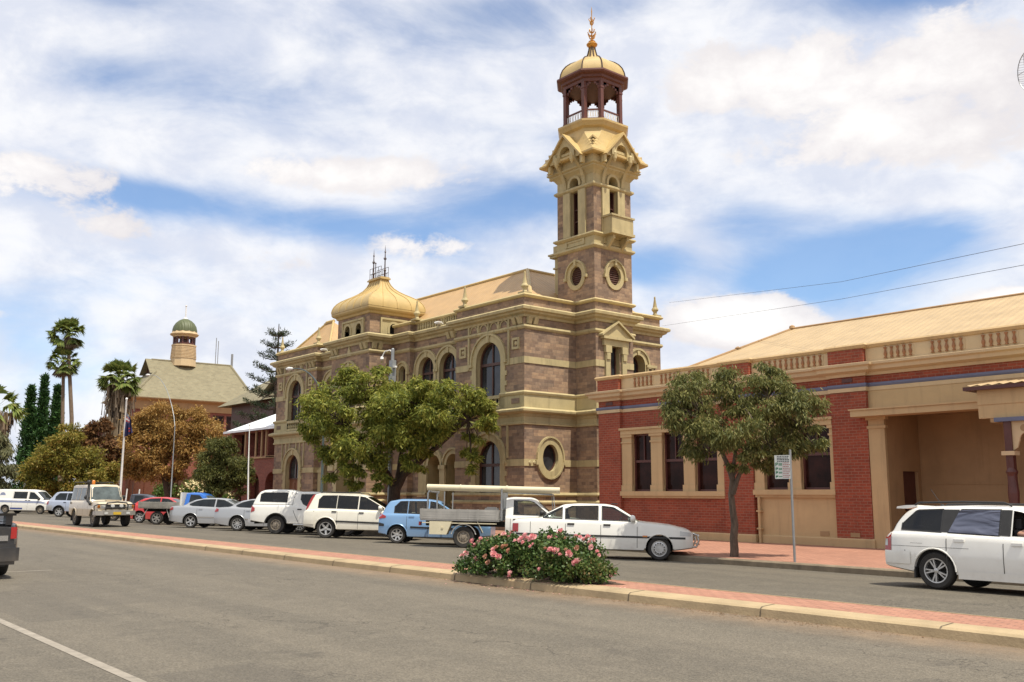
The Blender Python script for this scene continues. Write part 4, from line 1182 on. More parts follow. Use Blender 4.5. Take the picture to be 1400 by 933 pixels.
on_path([(0, 4.79), (.05, 4.79), (.07, 4.84), (.05, 4.90), (0, 4.90)], 'blue_string_course', 'blue_tr')
on_path([(0, 4.67), (.035, 4.67), (.045, 4.785), (0, 4.785)], 'string_course', 'peach_l')
on_path([(-.32, 5.92), (.0, 5.92), (.06, 5.95), (.10, 6.03), (.06, 6.08), (-.32, 6.09)], 'parapet_coping', 'peach')
# plinth, broken at the porch
pl = [(-25.79, 42)] + [p for p in path[1:] if p[0] <= -14.69]
pl = [q for q in pl if q[0] <= -14.70+1e-6]
on_path([(0, 0), (.07, 0), (.07, .35), (.03, .39), (0, .39)], 'plinth', 'peach', pl)
# parapet: render panels with rows of balusters between brick dies
def parapet_panel(a, b, groups):
    m = MB(); Pp = PF(YW-.02)
    pbox(m, Pp, a, b, 5.50, 5.93, .0, .20)
    m.build('parapet_panel', M['peach_l'], RB)
    for g0, g1, n in groups:
        m = MB(); pbox(m, Pp, g0, g1, 5.585, 5.89, -.012, .0, 0)
        m.build('recess_panel', M['peach_l'], RB)
        m = MB(); balustrade(m, Pp, g0, g1, 5.58, 5.90, n, -.035, .052)
        m.build('balustrade', M['terra'], RB, smooth=40)
parapet_panel(-24.66, -19.93, [(-24.05, -23.05, 5), (-22.75, -21.75, 5), (-21.45, -20.45, 5)])
parapet_panel(-18.77, -15.86, [(-18.35, -16.1, 11)])
parapet_panel(-14.70, 3.0, [(-14.15, -13.2, 5), (-12.75, -11.75, 5), (-11.35, -10.35, 5), (-9.95, -8.95, 5), (-8.55, -7.55, 5), (-7.15, -6.15, 5), (-5.75, -4.75, 5)])
# window colonnades
def colonnade(cols, zs, zt, a, b):
    P = PF(YW)
    for c0, c1 in cols:
        m = MB()
        pbox(m, P, c0, c1, zs, zt, -.08, .02); pbox(m, P, c0-.03, c1+.03, zs, zs+.22, -.115, .02)
        pbox(m, P, c0-.03, c1+.03, zt-.32, zt-.26, -.11, .02); pbox(m, P, c0-.05, c1+.05, zt-.10, zt, -.13, .02)
        m.build('window_pier', M['peach'], RB)
    m = MB(); pbox(m, P, a, b, zt, zt+.16, -.15, .02); pbox(m, P, a-.04, b+.04, zt+.16, zt+.24, -.20, .02); m.build('window_head', M['peach'], RB)
    m = MB(); pbox(m, P, a-.03, b+.03, zs-.16, zs, -.18, .02); pbox(m, P, a, b, zs-.24, zs-.16, -.11, .02); m.build('window_sill', M['peach'], RB)
colonnade([(-24.64, -24.15), (-23.2, -22.68), (-21.7, -21.22), (-20.24, -19.94)], 1.75, 3.82, -24.64, -19.94)
colonnade([(-18.75, -18.40), (-17.48, -17.05), (-16.0, -15.87)], 1.80, 3.74, -18.75, -15.87)
for o in w1+w2:
    f = window(P, o, .13, RB, .065, o['s']+1.08, False, ('maroon', 'glass_d'))
    mm = MB(); c = (o['a']+o['b'])/2
    pbox(mm, P, c-.02, c+.02, o['s']+1.1, o['t']-.05, .09, .15)
    for s, e in ((1, o['a']), (-1, o['b'])):
        mm.add([P(e, o['t'], .06)] + [P(e+s*.14*(1-math.cos(q*PI/12)), o['t']-.14*(1-math.sin(q*PI/12)), .06) for q in range(7)], [tuple(range(8))])
    mm.build('glazing_bar', M['maroon'], f)
# rendered panel below the second windows, with downpipe and grate
m = MB(); pbox(m, P, -18.74, -15.87, .38, 1.56, -.012, .02); m.build('render_panel', M['peach'], RB)
m = MB(); m.tube([(-18.60, 25.72, .1), (-18.60, 25.72, 1.56)], .045, 8); m.box(-18.68, -18.52, 25.66, 25.80, .55, .60); m.box(-18.68, -18.52, 25.66, 25.80, 1.1, 1.15); m.build('downpipe', M['peach'], RB, smooth=40)
m = MB(); pbox(m, P, -16.5, -16.2, .42, .56, -.03, 0); pbox(m, PF(25.70), -15.42, -15.12, .42, .55, -.012, .02); pbox(m, PF(25.63), -22.2, -22.05, .12, .34, -.012, .02); split_pieces(m.build('air_vent', M['porch_w'], RB))
m = MB()
for u in (-25.2, -22.3, -19.35, -17.3, -15.28): pbox(m, PF(25.72 if u in (-25.2, -19.35, -15.28) else YW), u-.17, u+.17, 4.96, 5.08, -.02, .02)
split_pieces(m.build('frieze_vent', M['maroon'], RB))
# porch: rendered pier, deep recess, hood beam
m = MB()
pbox(m, PF(25.72), -14.69, -14.19, 0, 4.0, 0, .12); pbox(m, PF(25.72), -14.72, -14.14, 3.55, 3.63, -.03, .12); pbox(m, PF(25.72), -14.74, -14.12, 3.80, 3.90, -.05, .12); pbox(m, PF(25.72), -14.72, -14.15, 0, .40, -.05, .12)
m.build('porch_pier', M['peach'], RB)
m = MB()
DO = op('rect', 26.62, 27.5, .13, 2.33, .15)
wall(m, PS(-14.19), 25.83, 27.68, 0, 4.05, [DO], .15)
wall(m, PF(27.68), -14.19, -8.6, 0, 4.05)
m.add([(-14.19, 25.84, 4.0), (-8.6, 25.84, 4.0), (-8.6, 27.68, 4.0), (-14.19, 27.68, 4.0)], [(0, 1, 2, 3)])
wall(m, PW(-8.6), 25.83, 27.68, 0, 4.05)
m.box(-14.0, -8.6, 27.655, 27.70, 1.95, 2.0)
m.build('porch_wall', M['porch_w'], RB, norm=False)
m = MB(); pbox(m, PS(-14.19), 26.62, 27.5, .13, 2.33, .10, .16); pbox(m, PS(-14.19), 26.72, 27.4, .3, 1.1, .08, .12); pbox(m, PS(-14.19), 26.72, 27.4, 1.25, 2.2, .08, .12)
d_ = m.build('porch_door', M['maroon'], RB)
m = MB(); m.lathe(PS(-14.19)(26.75, 1.15, .08), [(.03, 0), (.04, .03), (.0, .06)], 8, 0, 'x'); m.build('handle', M['gilt'], d_)
m = MB(); pbox(m, P, -14.70, -8.6, 4.08, 4.67, -.015, .0); m.build('porch_lintel', M['porch_w'], RB)
bpy.data.objects['porch_lintel'].data.materials[0] = M['peach']
m = MB(); m.box(-14.95, -11.2, 25.22, 25.84, 3.88, 4.06); m.box(-14.99, -11.2, 25.18, 25.84, 4.06, 4.10)
prof = [(-11.2, 3.88), (-11.2, 4.10)] + [(-11.2+.42*math.sin(q*PI/12), 3.68+.42*math.cos(q*PI/12)) for q in range(7)] + [(-10.78, 3.50), (-10.98, 3.50)] + [(-11.2+.22*math.sin(q*PI/12), 3.66+.22*math.cos(q*PI/12)) for q in range(6, -1, -1)]
m.prism(prof, 'y', 25.22, 25.84)
m.build('hood_beam', M['peach'], RB)
# projecting entrance verandah at the right
V = lambda u, z, d: (u, 24.0+d, z)
m = MB(); m.box(-10.72, -3.0, 24.0, 24.16, 3.52, 3.86); m.box(-10.72, -10.56, 24.16, 25.84, 3.86, 4.22); m.box(-10.72, -3, 23.98, 24.18, 3.86, 4.22)
m.build('verandah_beam', M['peach'], RB)
m = MB()
m.box(-10.98, -3, 23.80, 24.02, 4.22, 4.31); m.box(-10.98, -10.82, 24.02, 25.8, 4.22, 4.31)
for i in range(1): pass
m.box(-10.2, -9.93, 23.95, 24.2, .12, .5); m.box(-10.15, -9.98, 24.0, 24.16, .5, 3.42)
m.lathe((-10.065, 24.08, 1.2), [(.14, 0), (.15, .05), (.11, .12), (.13, .5), (.10, .9), (.14, 1.0), (.09, 1.1), (.10, 1.3)], 12)
m.box(-4.6, -4.43, 24.0, 24.16, .12, 3.42)
m.build('verandah_post', M['maroon'], RB)
m = MB(); m.box(-10.22, -9.91, 23.93, 24.23, 2.60, 2.70); m.build('post_collar', M['peach_l'], RB)
m = MB(); m.box(-10.34, -3, 23.94, 24.22, 3.42, 3.52); m.build('verandah_frieze', M['blue_tr'], RB)
m = MB()
br = [(-9.98, 3.42), (-9.98, 2.72), (-9.88, 2.78)] + [(-9.62+.20*math.cos(q), 2.95+.20*math.sin(q)) for q in [PI*(1.0-.5*i/6) for i in range(7)]] + [(-9.55, 3.2)] + [(-9.2+.2*math.cos(q), 3.2+.16*math.sin(q)) for q in [PI*(1.0-.5*i/6) for i in range(7)]] + [(-9.0, 3.42)]
m.prism(br, 'y', 24.05, 24.11)
m.build('fretwork_bracket', M['peach_l'], RB)
m = MB(); m.lathe((-9.70, 24.05, 3.25), [(.085, -.004), (.085, .0)], 14, 0, 'y'); m.build('fretwork_roundel', M['porch_w'], RB)
m = MB()
n = 90
vs = []
for i in range(n+1):
    x = -10.95+7.9*i/n; dz = .018*math.sin(2*PI*i/3.0)
    vs += [(x, 23.78, 4.33+dz), (x, 25.80, 4.62+dz)]
m.add(vs, [(2*i, 2*i+2, 2*i+3, 2*i+1) for i in range(n)])
m.build('verandah_roof', M['roof_c'], RB)
# main roof, hipped at the post office end
m = MB()
m.add([(-22.5, 26.3, 5.98), (4, 26.3, 5.98), (4, 31, 7.88), (-20.6, 31, 7.88), (-22.5, 35.7, 5.98), (4, 35.7, 5.98)], [(0, 1, 2, 3), (0, 3, 4), (4, 3, 2, 5)])
m.add([(-25.7, 26.2, 5.70), (-22.4, 26.2, 5.70), (-22.4, 36, 5.9), (-25.7, 36, 5.9)], [(0, 1, 2, 3)])
m.build('roof', M['roof_c'], RB)
m = MB(); m.tube([(-22.5, 26.3, 6.0), (-20.6, 31, 7.9)], .045, 6); m.tube([(-20.6, 31, 7.9), (4, 31, 7.9)], .045, 6); m.lathe((-20.6, 31, 7.9), [(.12, 0), (.1, .1), (.02, .14)], 8); m.lathe((-21.5, 28.8, 6.98), [(.1, 0), (.12, .06), (.02, .12)], 8)
m.build('ridge_capping', M['porch_w'], RB)
# ------------------------------------------------------------------ neighbour with the white roof
NB = empty('arcaded_house', (0, 0, 0), 'plum brick house with white iron roof, upper verandah and arched doorways beside the post office', 'house')
m = MB(); P = PF(26.3)
wall(m, P, -61.3, -53.42, 0, 3.9, [op('arch', -60.6, -59.2, .1, 2.0, .5), op('arch', -58.3, -56.6, .1, 2.1, .5), op('arch', -55.75, -54.05, .1, 2.1, .5)], .5)
wall(m, P, -61.3, -53.42, 3.9, 5.7, [op('rect', -60.8, -59.0, 4.0, 5.5, .6), op('rect', -58.6, -57.3, 4.0, 5.5, .6), op('rect', -57.15, -56.45, 4.0, 5.5, .6), op('rect', -56.3, -55.95, 4.0, 5.5, .6), op('rect', -55.55, -53.7, 3.95, 5.55, .6)], .6)
wall(m, PW(-61.3), 26.3, 33, 0, 5.7)
m.build('wall', M['brick_p'], NB)
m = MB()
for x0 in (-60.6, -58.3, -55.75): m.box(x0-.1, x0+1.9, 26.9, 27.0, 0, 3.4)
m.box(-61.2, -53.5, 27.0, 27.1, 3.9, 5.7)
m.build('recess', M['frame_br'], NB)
m = MB()
for x in (-58.8, -57.22, -56.38, -55.75, -53.62): m.box(x-.07, x+.07, 26.22, 26.36, 3.9, 5.6)
m.box(-61.35, -53.45, 26.2, 26.36, 3.82, 3.92); m.box(-55.62, -53.5, 26.2, 26.36, 3.85, 3.95)
m.build('verandah_post', M['porch_w'], NB)
m = MB(); m.add([(-61.7, 25.95, 5.68), (-53.43, 25.95, 5.74), (-53.43, 29.6, 7.5), (-57.6, 29.6, 7.5), (-61.7, 34, 5.68), (-53.43, 34, 5.68)], [(0, 1, 2, 3), (0, 3, 4), (4, 3, 2, 5)]); m.box(-61.7, -53.43, 25.93, 25.98, 5.58, 5.72)
m.build('roof', M['roof_w'], NB)
# ------------------------------------------------------------------ college with the green cupola, further back
CX, CY0, CY1 = -116.8, 38.0, 52.4
CB = empty('college_building', (0, 0, 0), 'large red brick building under a pale shingle roof with green domed cupola', 'public building')
m = MB()
wn = [op('rect', y, y+1.5, 9.4, 11.4, .3) for y in (39.6, 42.0, 45.2, 47.6, 49.4)]
wall(m, PS(CX), CY0, CY1, 0, 13.1, wn, .3)
wall(m, PF(CY0), CX-10, CX, 0, 13.1)
wall(m, PW(CX-10), CY0, CY1, 0, 13.1)
m.build('wall', M['brick_p'], CB)
for o in wn: window(PS(CX), o, .2, CB, .12, None, True, ('frame_br', 'glass_d'))
m = MB(); m.sweep([(CX-10, CY0), (CX, CY0), (CX, CY1)], [(0, 11.7), (.15, 11.7), (.2, 12.7), (.9, 12.95), (.95, 13.1), (0, 13.1)]); m.build('eaves_band', M['porch_w'], CB)
m = MB(); e = .95
A = (CX+e, CY0-e, 13.05); Bq = (CX+e, 53.3, 13.05); Cq = (CX-11, 53.3, 13.05); Dq = (CX-11, CY0-e, 13.05)
R0, R1 = (CX-5, 41.2, 18.5), (CX-5, 51.7, 18.6)
G0, G1 = (CX-3.2, 41.2, 16.8), (CX-6.8, 41.2, 16.8)
m.add([A, Bq, Cq, Dq, R0, R1, G0, G1], [(0, 1, 5, 4, 6), (1, 2, 5), (2, 3, 7, 4, 5), (3, 0, 6, 7)])
m.add([(CX-3.0, 40.4, 16.55), (CX-5, 40.4, 18.55), (CX-5, 42, 18.55), (CX-3.0, 42, 16.55), (CX-7.0, 40.4, 16.55), (CX-7.0, 42, 16.55)], [(0, 1, 2, 3), (1, 4, 5, 2)])
m.build('roof', M['slate'], CB)
m = MB(); m.add([(CX-3.2, 41.1, 16.6), (CX-6.8, 41.1, 16.6), (CX-5, 41.1, 18.4)], [(0, 1, 2)]); m.build('gablet', M['frame_br'], CB)
m = MB(); m.tube([A, G0], .16, 6); m.tube([Bq, R1], .16, 6); m.tube([R0, R1], .14, 6); m.build('ridge_capping', M['slate'], CB)
kx, ky = CX-5, 45.25
CP = MB()
def c8(r, z, n=12): return [(kx+r*math.cos(2*PI*i/n), ky+r*math.sin(2*PI*i/n), z) for i in range(n)]
CP.loft([c8(1.62, 17.9), c8(1.58, 19.0), c8(1.50, 20.5), c8(1.58, 20.55), c8(1.58, 20.72), c8(1.4, 20.72)])
for i in range(8): CP.loft([c8(1.66-.015*i, 18.95+i*.19), c8(1.66-.015*i, 19.04+i*.19)])
cpo = CP.build('cupola', M['peach_l'], CB)
m = MB()
for i in range(12):
    a = 2*PI*i/12; m.box(kx+1.3*math.cos(a)-.10, kx+1.3*math.cos(a)+.10, ky+1.3*math.sin(a)-.10, ky+1.3*math.sin(a)+.10, 20.7, 21.9)
m.loft([c8(1.4, 20.7), c8(1.4, 20.95)]); m.loft([c8(.65, 20.7), c8(.6, 21.4), c8(.2, 21.6)])
m.build('cupola_post', M['maroon'], cpo)
m = MB(); m.loft([c8(1.45, 21.75), c8(1.5, 21.9), c8(1.75, 22.0), c8(1.85, 22.15), c8(1.65, 22.25), c8(1.58, 22.5)]); m.build('cupola_cornice', M['peach_l'], cpo)
m = MB(); m.lathe((kx, ky, 22.45), [(1.58, 0), (1.56, .28), (1.45, .72), (1.2, 1.15), (.82, 1.52), (.4, 1.74), (.25, 1.78)], 24); m.build('cupola_dome', M['greendome'], cpo, smooth=60)
m = MB(); m.lathe((kx, ky, 24.2), [(.3, 0), (.24, .16), (.08, .25), (.07, 1.7), (.14, 1.76), (.12, 1.88), (.01, 1.92)], 8); m.build('cupola_spire', M['white_pole'], cpo)
m = MB(); m.tube([(kx, 49.6, 18.4), (kx, 49.6, 22.2)], .05, 5); m.tube([(kx, 49.9, 18.4), (kx, 49.9, 21.8)], .05, 5); m.tube([(kx, 51.9, 18.4), (kx, 51.9, 20.2)], .16, 6); split_pieces(m.build('roof_aerial', M['grey_pole'], CB))
# lower wing seen left of the shaggy palm
m = MB()
m.box(CX-30, CX-10.2, 40, 50, 0, 10.4); m.build('wing_wall', M['brick_p'], CB)
m = MB(); m.add([(CX-31, 39, 10.3), (CX-10, 39, 10.3), (CX-10, 51, 10.3), (CX-31, 51, 10.3), (CX-24, 45, 14.0), (CX-10.1, 45, 14.0)], [(0, 1, 5, 4), (1, 2, 5), (2, 3, 4, 5), (3, 0, 4)]); m.build('wing_roof', M['slate'], CB)
# ------------------------------------------------------------------ gabled roofs behind the pine
HB = empty('gabled_house', (0, 0, 0), 'pale roofed house with small front gable and chimney behind the pine', 'house')
m = MB(); m.box(-84, -74, 36.0, 46, 0, 9.6); m.build('wall', M['frame_br'], HB)
m = MB(); m.add([(-85, 35, 9.5), (-73, 35, 9.5), (-73, 47, 9.5), (-85, 47, 9.5), (-79, 39.5, 13.0), (-79, 42.5, 13.0)], [(0, 1, 4), (1, 2, 5, 4), (2, 3, 5), (3, 0, 4, 5)])
m.add([(-75.5, 34.6, 9.6), (-72.6, 37.4, 9.6), (-72.4, 37.2, 11.2), (-74.05, 36.0, 12.2), (-79, 41, 12.4), (-76, 42, 11.0)], [(0, 3, 4), (3, 2, 5, 4)])
m.build('roof', M['slate'], HB)
m = MB(); m.box(-73.05, -72.95, 36.6, 42.5, 9.0, 9.6); m.prism([(36.8, 9.6), (41.0, 9.6), (38.9, 11.8)], 'x', -73.0, -72.8); m.build('gable', M['peach_l'], HB)
m = MB(); m.box(-80.4, -79.9, 39.4, 39.9, 12.0, 13.9); m.lathe((-80.15, 39.65, 13.9), [(.2, 0), (.22, .3), (.3, .35), (.3, .45)], 8); m.build('chimney', M['maroon'], HB)
m = MB()
for y in (37.2, 38.4, 39.6): m.box(-73.99, -73.95, y, y+.8, 7.6, 9.0)
split_pieces(m.build('window', M['glass_d'], HB))
# low brick wall behind the flower beds
GW = MB(); GW.box(-92, -62, 29.4, 29.75, 0, 2.85); GW.box(-92, -62, 29.34, 29.81, 2.85, 2.95)
for x in range(-91, -62, 4): GW.box(x-.25, x+.25, 29.32, 29.83, 0, 3.1)
g = GW.build('brick_wall', M['brick_o']); tag(g, 'long low orange brick wall behind the flowering shrubs', 'wall')
# ------------------------------------------------------------------ vegetation
import numpy as np
def quads_obj(name, V, mat, parent=None):
    """V: (n, 4, 3) leaf quads -> one mesh"""
    n = len(V); me = bpy.data.meshes.new(name)
    me.vertices.add(n*4); me.vertices.foreach_set('co', V.reshape(-1).astype(np.float32))
    me.loops.add(n*4); me.loops.foreach_set('vertex_index', np.arange(n*4, dtype=np.int32))
    me.polygons.add(n); me.polygons.foreach_set('loop_start', np.arange(0, n*4, 4, dtype=np.int32))
    me.materials.append(mat); me.update(calc_edges=True); me.validate()
    o = bpy.data.objects.new(name, me); COL.objects.link(o)
    if parent is not None: o.parent = parent
    return o
def unit(a): return a/np.maximum(1e-9, np.linalg.norm(a, axis=-1, keepdims=True))
def leaves(rng, centers, radii, n, L, W, droop=.5, flat=.7, out=.6):
    """n leaf quads gathered in the given small clumps"""
    k = rng.integers(0, len(centers), n)
    off = rng.normal(0, .5, (n, 3)); off[:, 2] *= flat
    c = centers[k]+off*radii[k][:, None]
    d = unit(rng.normal(0, 1, (n, 3))+unit(off+1e-6)*out); d[:, 2] -= droop; d = unit(d)
    w = unit(np.cross(d, rng.normal(0, 1, (n, 3))))
    s = rng.uniform(.65, 1.25, (n, 1)); l = d*L*s; w = w*W*s*.5
    return np.stack([c, c+l*.45+w, c+l, c+l*.45-w], 1)
def subclumps(rng, clumps, spacing, frac=.28):
    cs, rs = [], []
    for (x, y, z, rx, ry, rz) in clumps:
        n = max(5, int((rx*ry*rz)**(2/3.)*10/spacing**2))
        u = unit(rng.normal(0, 1, (n, 3)))*rng.uniform(.25, 1, (n, 1))**.45
        p = np.array([x, y, z])+u*np.array([rx, ry, rz])*(1-frac*.6)
        cs.append(p); rs.append(np.full(n, frac*(rx*ry*rz)**(1/3.))*rng.uniform(.7, 1.3, n))
    return np.concatenate(cs), np.concatenate(rs)
def tree(name, label, cat, base, limbs, clumps, n, L, W, leaf, bark, seed, droop=.5, spacing=1.0, frac=.28, twig=True, group=None, flat=.7):
    rng = np.random.default_rng(seed); random.seed(seed)
    root = empty(name, base, label, cat, group)
    b = Vector(base)
    m = MB()
    for pts, r0, r1 in limbs:
        q = [Vector(p)-b for p in pts]
        # a slightly crooked limb
        dense = [q[0]]
        for i in range(1, len(q)):
            for t in (.5, 1.0):
                p = q[i-1].lerp(q[i], t)
                if t < 1: p += Vector((random.uniform(-1, 1), random.uniform(-1, 1), random.uniform(-.4, .4)))*.06*(q[i]-q[i-1]).length
                dense.append(p)
        N = len(dense)
        m.tube(dense, [r0+(r1-r0)*i/(N-1) for i in range(N)], 9)
    cs, rs = subclumps(rng, [(c[0]-b.x, c[1]-b.y, c[2]-b.z, c[3], c[3], c[4]) if len(c) == 5 else (c[0]-b.x, c[1]-b.y, c[2]-b.z, c[3], c[4], c[5]) for c in clumps], spacing, frac)
    if twig:
        ends = [Vector(l[0][-1])-b for l in limbs]+[Vector(l[0][len(l[0])//2])-b for l in limbs]
        for i in range(0, len(cs), 2):
            c = Vector(cs[i]); e = min(ends, key=lambda p: (p-c).length)
            mid = e.lerp(c, .55)+Vector((random.uniform(-.1, .1), random.uniform(-.1, .1), .12))*(c-e).length*.5
            r = .012+.012*(c-e).length*.5
            m.tube([e, mid, c], [r*1.6, r, r*.35], 4, cap=False)
    m.build('trunk', bark, root, smooth=60)
    quads_obj('crown', leaves(rng, cs, rs, n, L, W, droop, flat), leaf, root)
    return root
LF = {}
LF['gum'] = leafmat('gum_leaves', [(0.050, 0.072, 0.016), (0.130, 0.160, 0.030), (0.23, 0.25, 0.045), (0.36, 0.35, 0.065), (0.25, 0.15, 0.065)], trans=.38)
LF['grey'] = leafmat('dusty_olive_leaves', [(0.042, 0.054, 0.018), (0.098, 0.112, 0.034), (0.17, 0.175, 0.055), (0.26, 0.245, 0.08), (0.22, 0.125, 0.06)], trans=.36)
LF['brown'] = leafmat('rust_dry_leaves', [(0.13, 0.085, 0.026), (0.27, 0.155, 0.045), (0.39, 0.225, 0.065), (0.46, 0.30, 0.10), (0.21, 0.20, 0.05)], trans=.35)
LF['yg'] = leafmat('yellow_green_leaves', [(0.06, 0.072, 0.014), (0.145, 0.145, 0.025), (0.23, 0.205, 0.035), (0.32, 0.235, 0.05), (0.34, 0.18, 0.055)], trans=.35)
LF['olive'] = leafmat('olive_green_leaves', [(0.038, 0.048, 0.014), (0.085, 0.096, 0.026), (0.145, 0.145, 0.04), (0.20, 0.175, 0.05)], trans=.35)
LF['red'] = leafmat('reddish_brown_leaves', [(0.06, 0.038, 0.018), (0.14, 0.07, 0.03), (0.20, 0.10, 0.04), (0.15, 0.12, 0.04)])
LF['cyp'] = leafmat('cypress_green', [(0.012, 0.032, 0.012), (0.026, 0.068, 0.020), (0.046, 0.11, 0.026), (0.07, 0.14, 0.03)], trans=.12)
LF['pine'] = leafmat('pine_needles', [(0.016, 0.026, 0.012), (0.035, 0.05, 0.02), (0.06, 0.072, 0.028)], trans=.1)
LF['palm'] = leafmat('fan_palm_green', [(0.06, 0.09, 0.025), (0.13, 0.18, 0.045), (0.22, 0.26, 0.07), (0.28, 0.26, 0.09)], trans=.3)
LF['palmdry'] = leafmat('dry_fronds', [(0.07, 0.045, 0.022), (0.17, 0.12, 0.07), (0.28, 0.22, 0.15), (0.10, 0.075, 0.05)], trans=.1)
LF['willow'] = leafmat('pale_grey_green_leaves', [(0.06, 0.065, 0.03), (0.12, 0.125, 0.06), (0.19, 0.185, 0.09), (0.22, 0.19, 0.09)])
LF['shrub'] = leafmat('bright_shrub_leaves', [(0.03, 0.06, 0.012), (0.08, 0.135, 0.022), (0.14, 0.19, 0.035)])
LF['rose'] = leafmat('rose_leaves', [(0.016, 0.036, 0.010), (0.038, 0.078, 0.018), (0.072, 0.125, 0.030), (0.12, 0.155, 0.042), (0.17, 0.115, 0.05)], rough=.4, trans=.12)

tree('gum_tree', 'broad green gum tree on the footpath before the post office', 'tree', (-34.91, 22.3, .1),
     [([(-34.95, 22.3, -.05), (-34.85, 22.3, .88), (-34.67, 22.3, 1.9)], .30, .24), ([(-34.67, 22.3, 1.8), (-34.37, 22.54, 2.48), (-33.39, 22.91, 3.18), (-32.22, 23.19, 3.91), (-30.9, 23.33, 4.6)], .22, .05),
      ([(-34.67, 22.3, 1.8), (-34.71, 21.75, 2.72), (-34.74, 20.85, 3.62), (-34.91, 20.15, 4.5)], .17, .04), ([(-34.6, 22.35, 2.1), (-34.44, 22.39, 3.2), (-34.3, 22.4, 4.6)], .13, .04), ([(-34.72, 21.7, 2.8), (-34.6, 21.4, 4.0), (-34.7, 21.0, 5.6)], .09, .03), ([(-33.39, 22.91, 3.18), (-33.0, 22.6, 4.2), (-32.8, 22.3, 5.2)], .10, .03)],
     [(-35.09, 19.43, 5.1, 1.40, 1.50), (-34.93, 20.87, 6.35, 1.25, 1.05), (-32.93, 21.28, 4.95, 1.7, 1.40), (-35.25, 22.79, 4.9, 1.6, 1.35), (-30.9, 22.6, 5.2, 1.55, 1.0), (-32.69, 23.0, 5.0, 1.45, 1.15), (-30.2, 23.55, 4.43, .75, .85), (-34.57, 20.74, 3.7, 1.7, .95), (-35.06, 20.01, 3.0, .85, .8), (-36.15, 19.54, 4.0, .9, 1.1), (-31.03, 23.44, 3.6, .6, .7), (-34.33, 20.99, 2.75, .9, .55), (-33.2, 22.4, 3.8, 1.0, .75), (-36.11, 19.92, 2.75, .45, .8), (-35.13, 20.42, 2.35, .5, .75), (-30.72, 23.66, 2.95, .42, .65), (-33.07, 22.14, 2.8, .8, .6), (-34.02, 21.16, 2.2, .5, .5), (-35.95, 19.05, 4.98, .8, 1.0), (-30.3, 23.26, 4.99, .8, .9), (-36.09, 19.08, 5.9, .6, .5), (-31.9, 22.18, 6.0, 1.0, .5), (-34.2, 21.5, 5.0, 1.2, 1.1), (-33.6, 22.0, 5.9, 1.0, .7), (-32.0, 22.6, 4.3, 1.0, .7)],
     66000, .20, .060, LF['gum'], M['bark_d'], 3, .75, .78, .23)
tree('street_tree', 'rounded dusty olive street tree in front of the red brick hall', 'tree', (-15.29, 20.0, .09),
     [([(-15.29, 20.0, -.02), (-15.24, 19.95, .55), (-15.17, 19.87, 1.2), (-15.09, 19.8, 2.04)], .115, .070), ([(-15.09, 19.8, 2.0), (-15.24, 19.54, 2.77), (-15.33, 19.1, 3.5)], .075, .02), ([(-15.12, 19.83, 1.65), (-14.86, 19.92, 2.35), (-14.41, 20.27, 3.1), (-14.05, 20.57, 3.78)], .065, .02), ([(-15.09, 19.8, 2.0), (-14.9, 19.75, 2.9), (-14.75, 19.75, 3.9)], .06, .02), ([(-14.41, 20.27, 3.1), (-14.35, 20.4, 4.1)], .03, .012)],
     [(-15.33, 18.55, 3.74, .80, .85), (-15.22, 19.31, 4.35, .80, .62), (-14.36, 20.1, 4.1, .85, .78), (-14.36, 20.45, 4.62, .48, .52), (-13.64, 20.59, 3.75, .75, .72), (-14.7, 19.3, 3.3, .95, .75), (-15.66, 19.33, 3.0, .62, .6), (-14.38, 20.67, 3.15, .90, .7), (-13.73, 21.14, 3.1, .5, .58), (-14.56, 20.27, 2.62, .65, .45), (-15.65, 18.52, 4.15, .5, .6), (-14.64, 19.76, 2.45, .5, .36)],
     34000, .135, .032, LF['grey'], M['bark'], 5, 1.1, .50, .28)
tree('small_tree', 'small rounded olive green tree before the arcaded house', 'tree', (-53.6, 22.6, .1),
     [([(-53.6, 22.6, 0), (-53.5, 22.5, 1.4), (-53.3, 22.4, 2.6)], .12, .06), ([(-53.5, 22.5, 1.4), (-53.0, 23.0, 2.7)], .07, .03), ([(-53.5, 22.5, 1.4), (-53.5, 21.9, 2.6)], .07, .03), ([(-53.4, 22.5, 1.7), (-53.1, 22.4, 4.0)], .06, .02)],
     [(-53.04, 22.52, 3.08, 1.5, 1.4), (-53.14, 21.82, 2.3, 1.0, 1.0), (-52.66, 23.14, 2.5, .95, 1.05), (-52.98, 22.3, 4.2, 1.1, .8), (-52.67, 23.55, 3.3, .75, .9), (-53.82, 21.52, 3.2, .76, .9)],
     24000, .20, .055, LF['olive'], M['bark_d'], 7, .6, .8, .28)
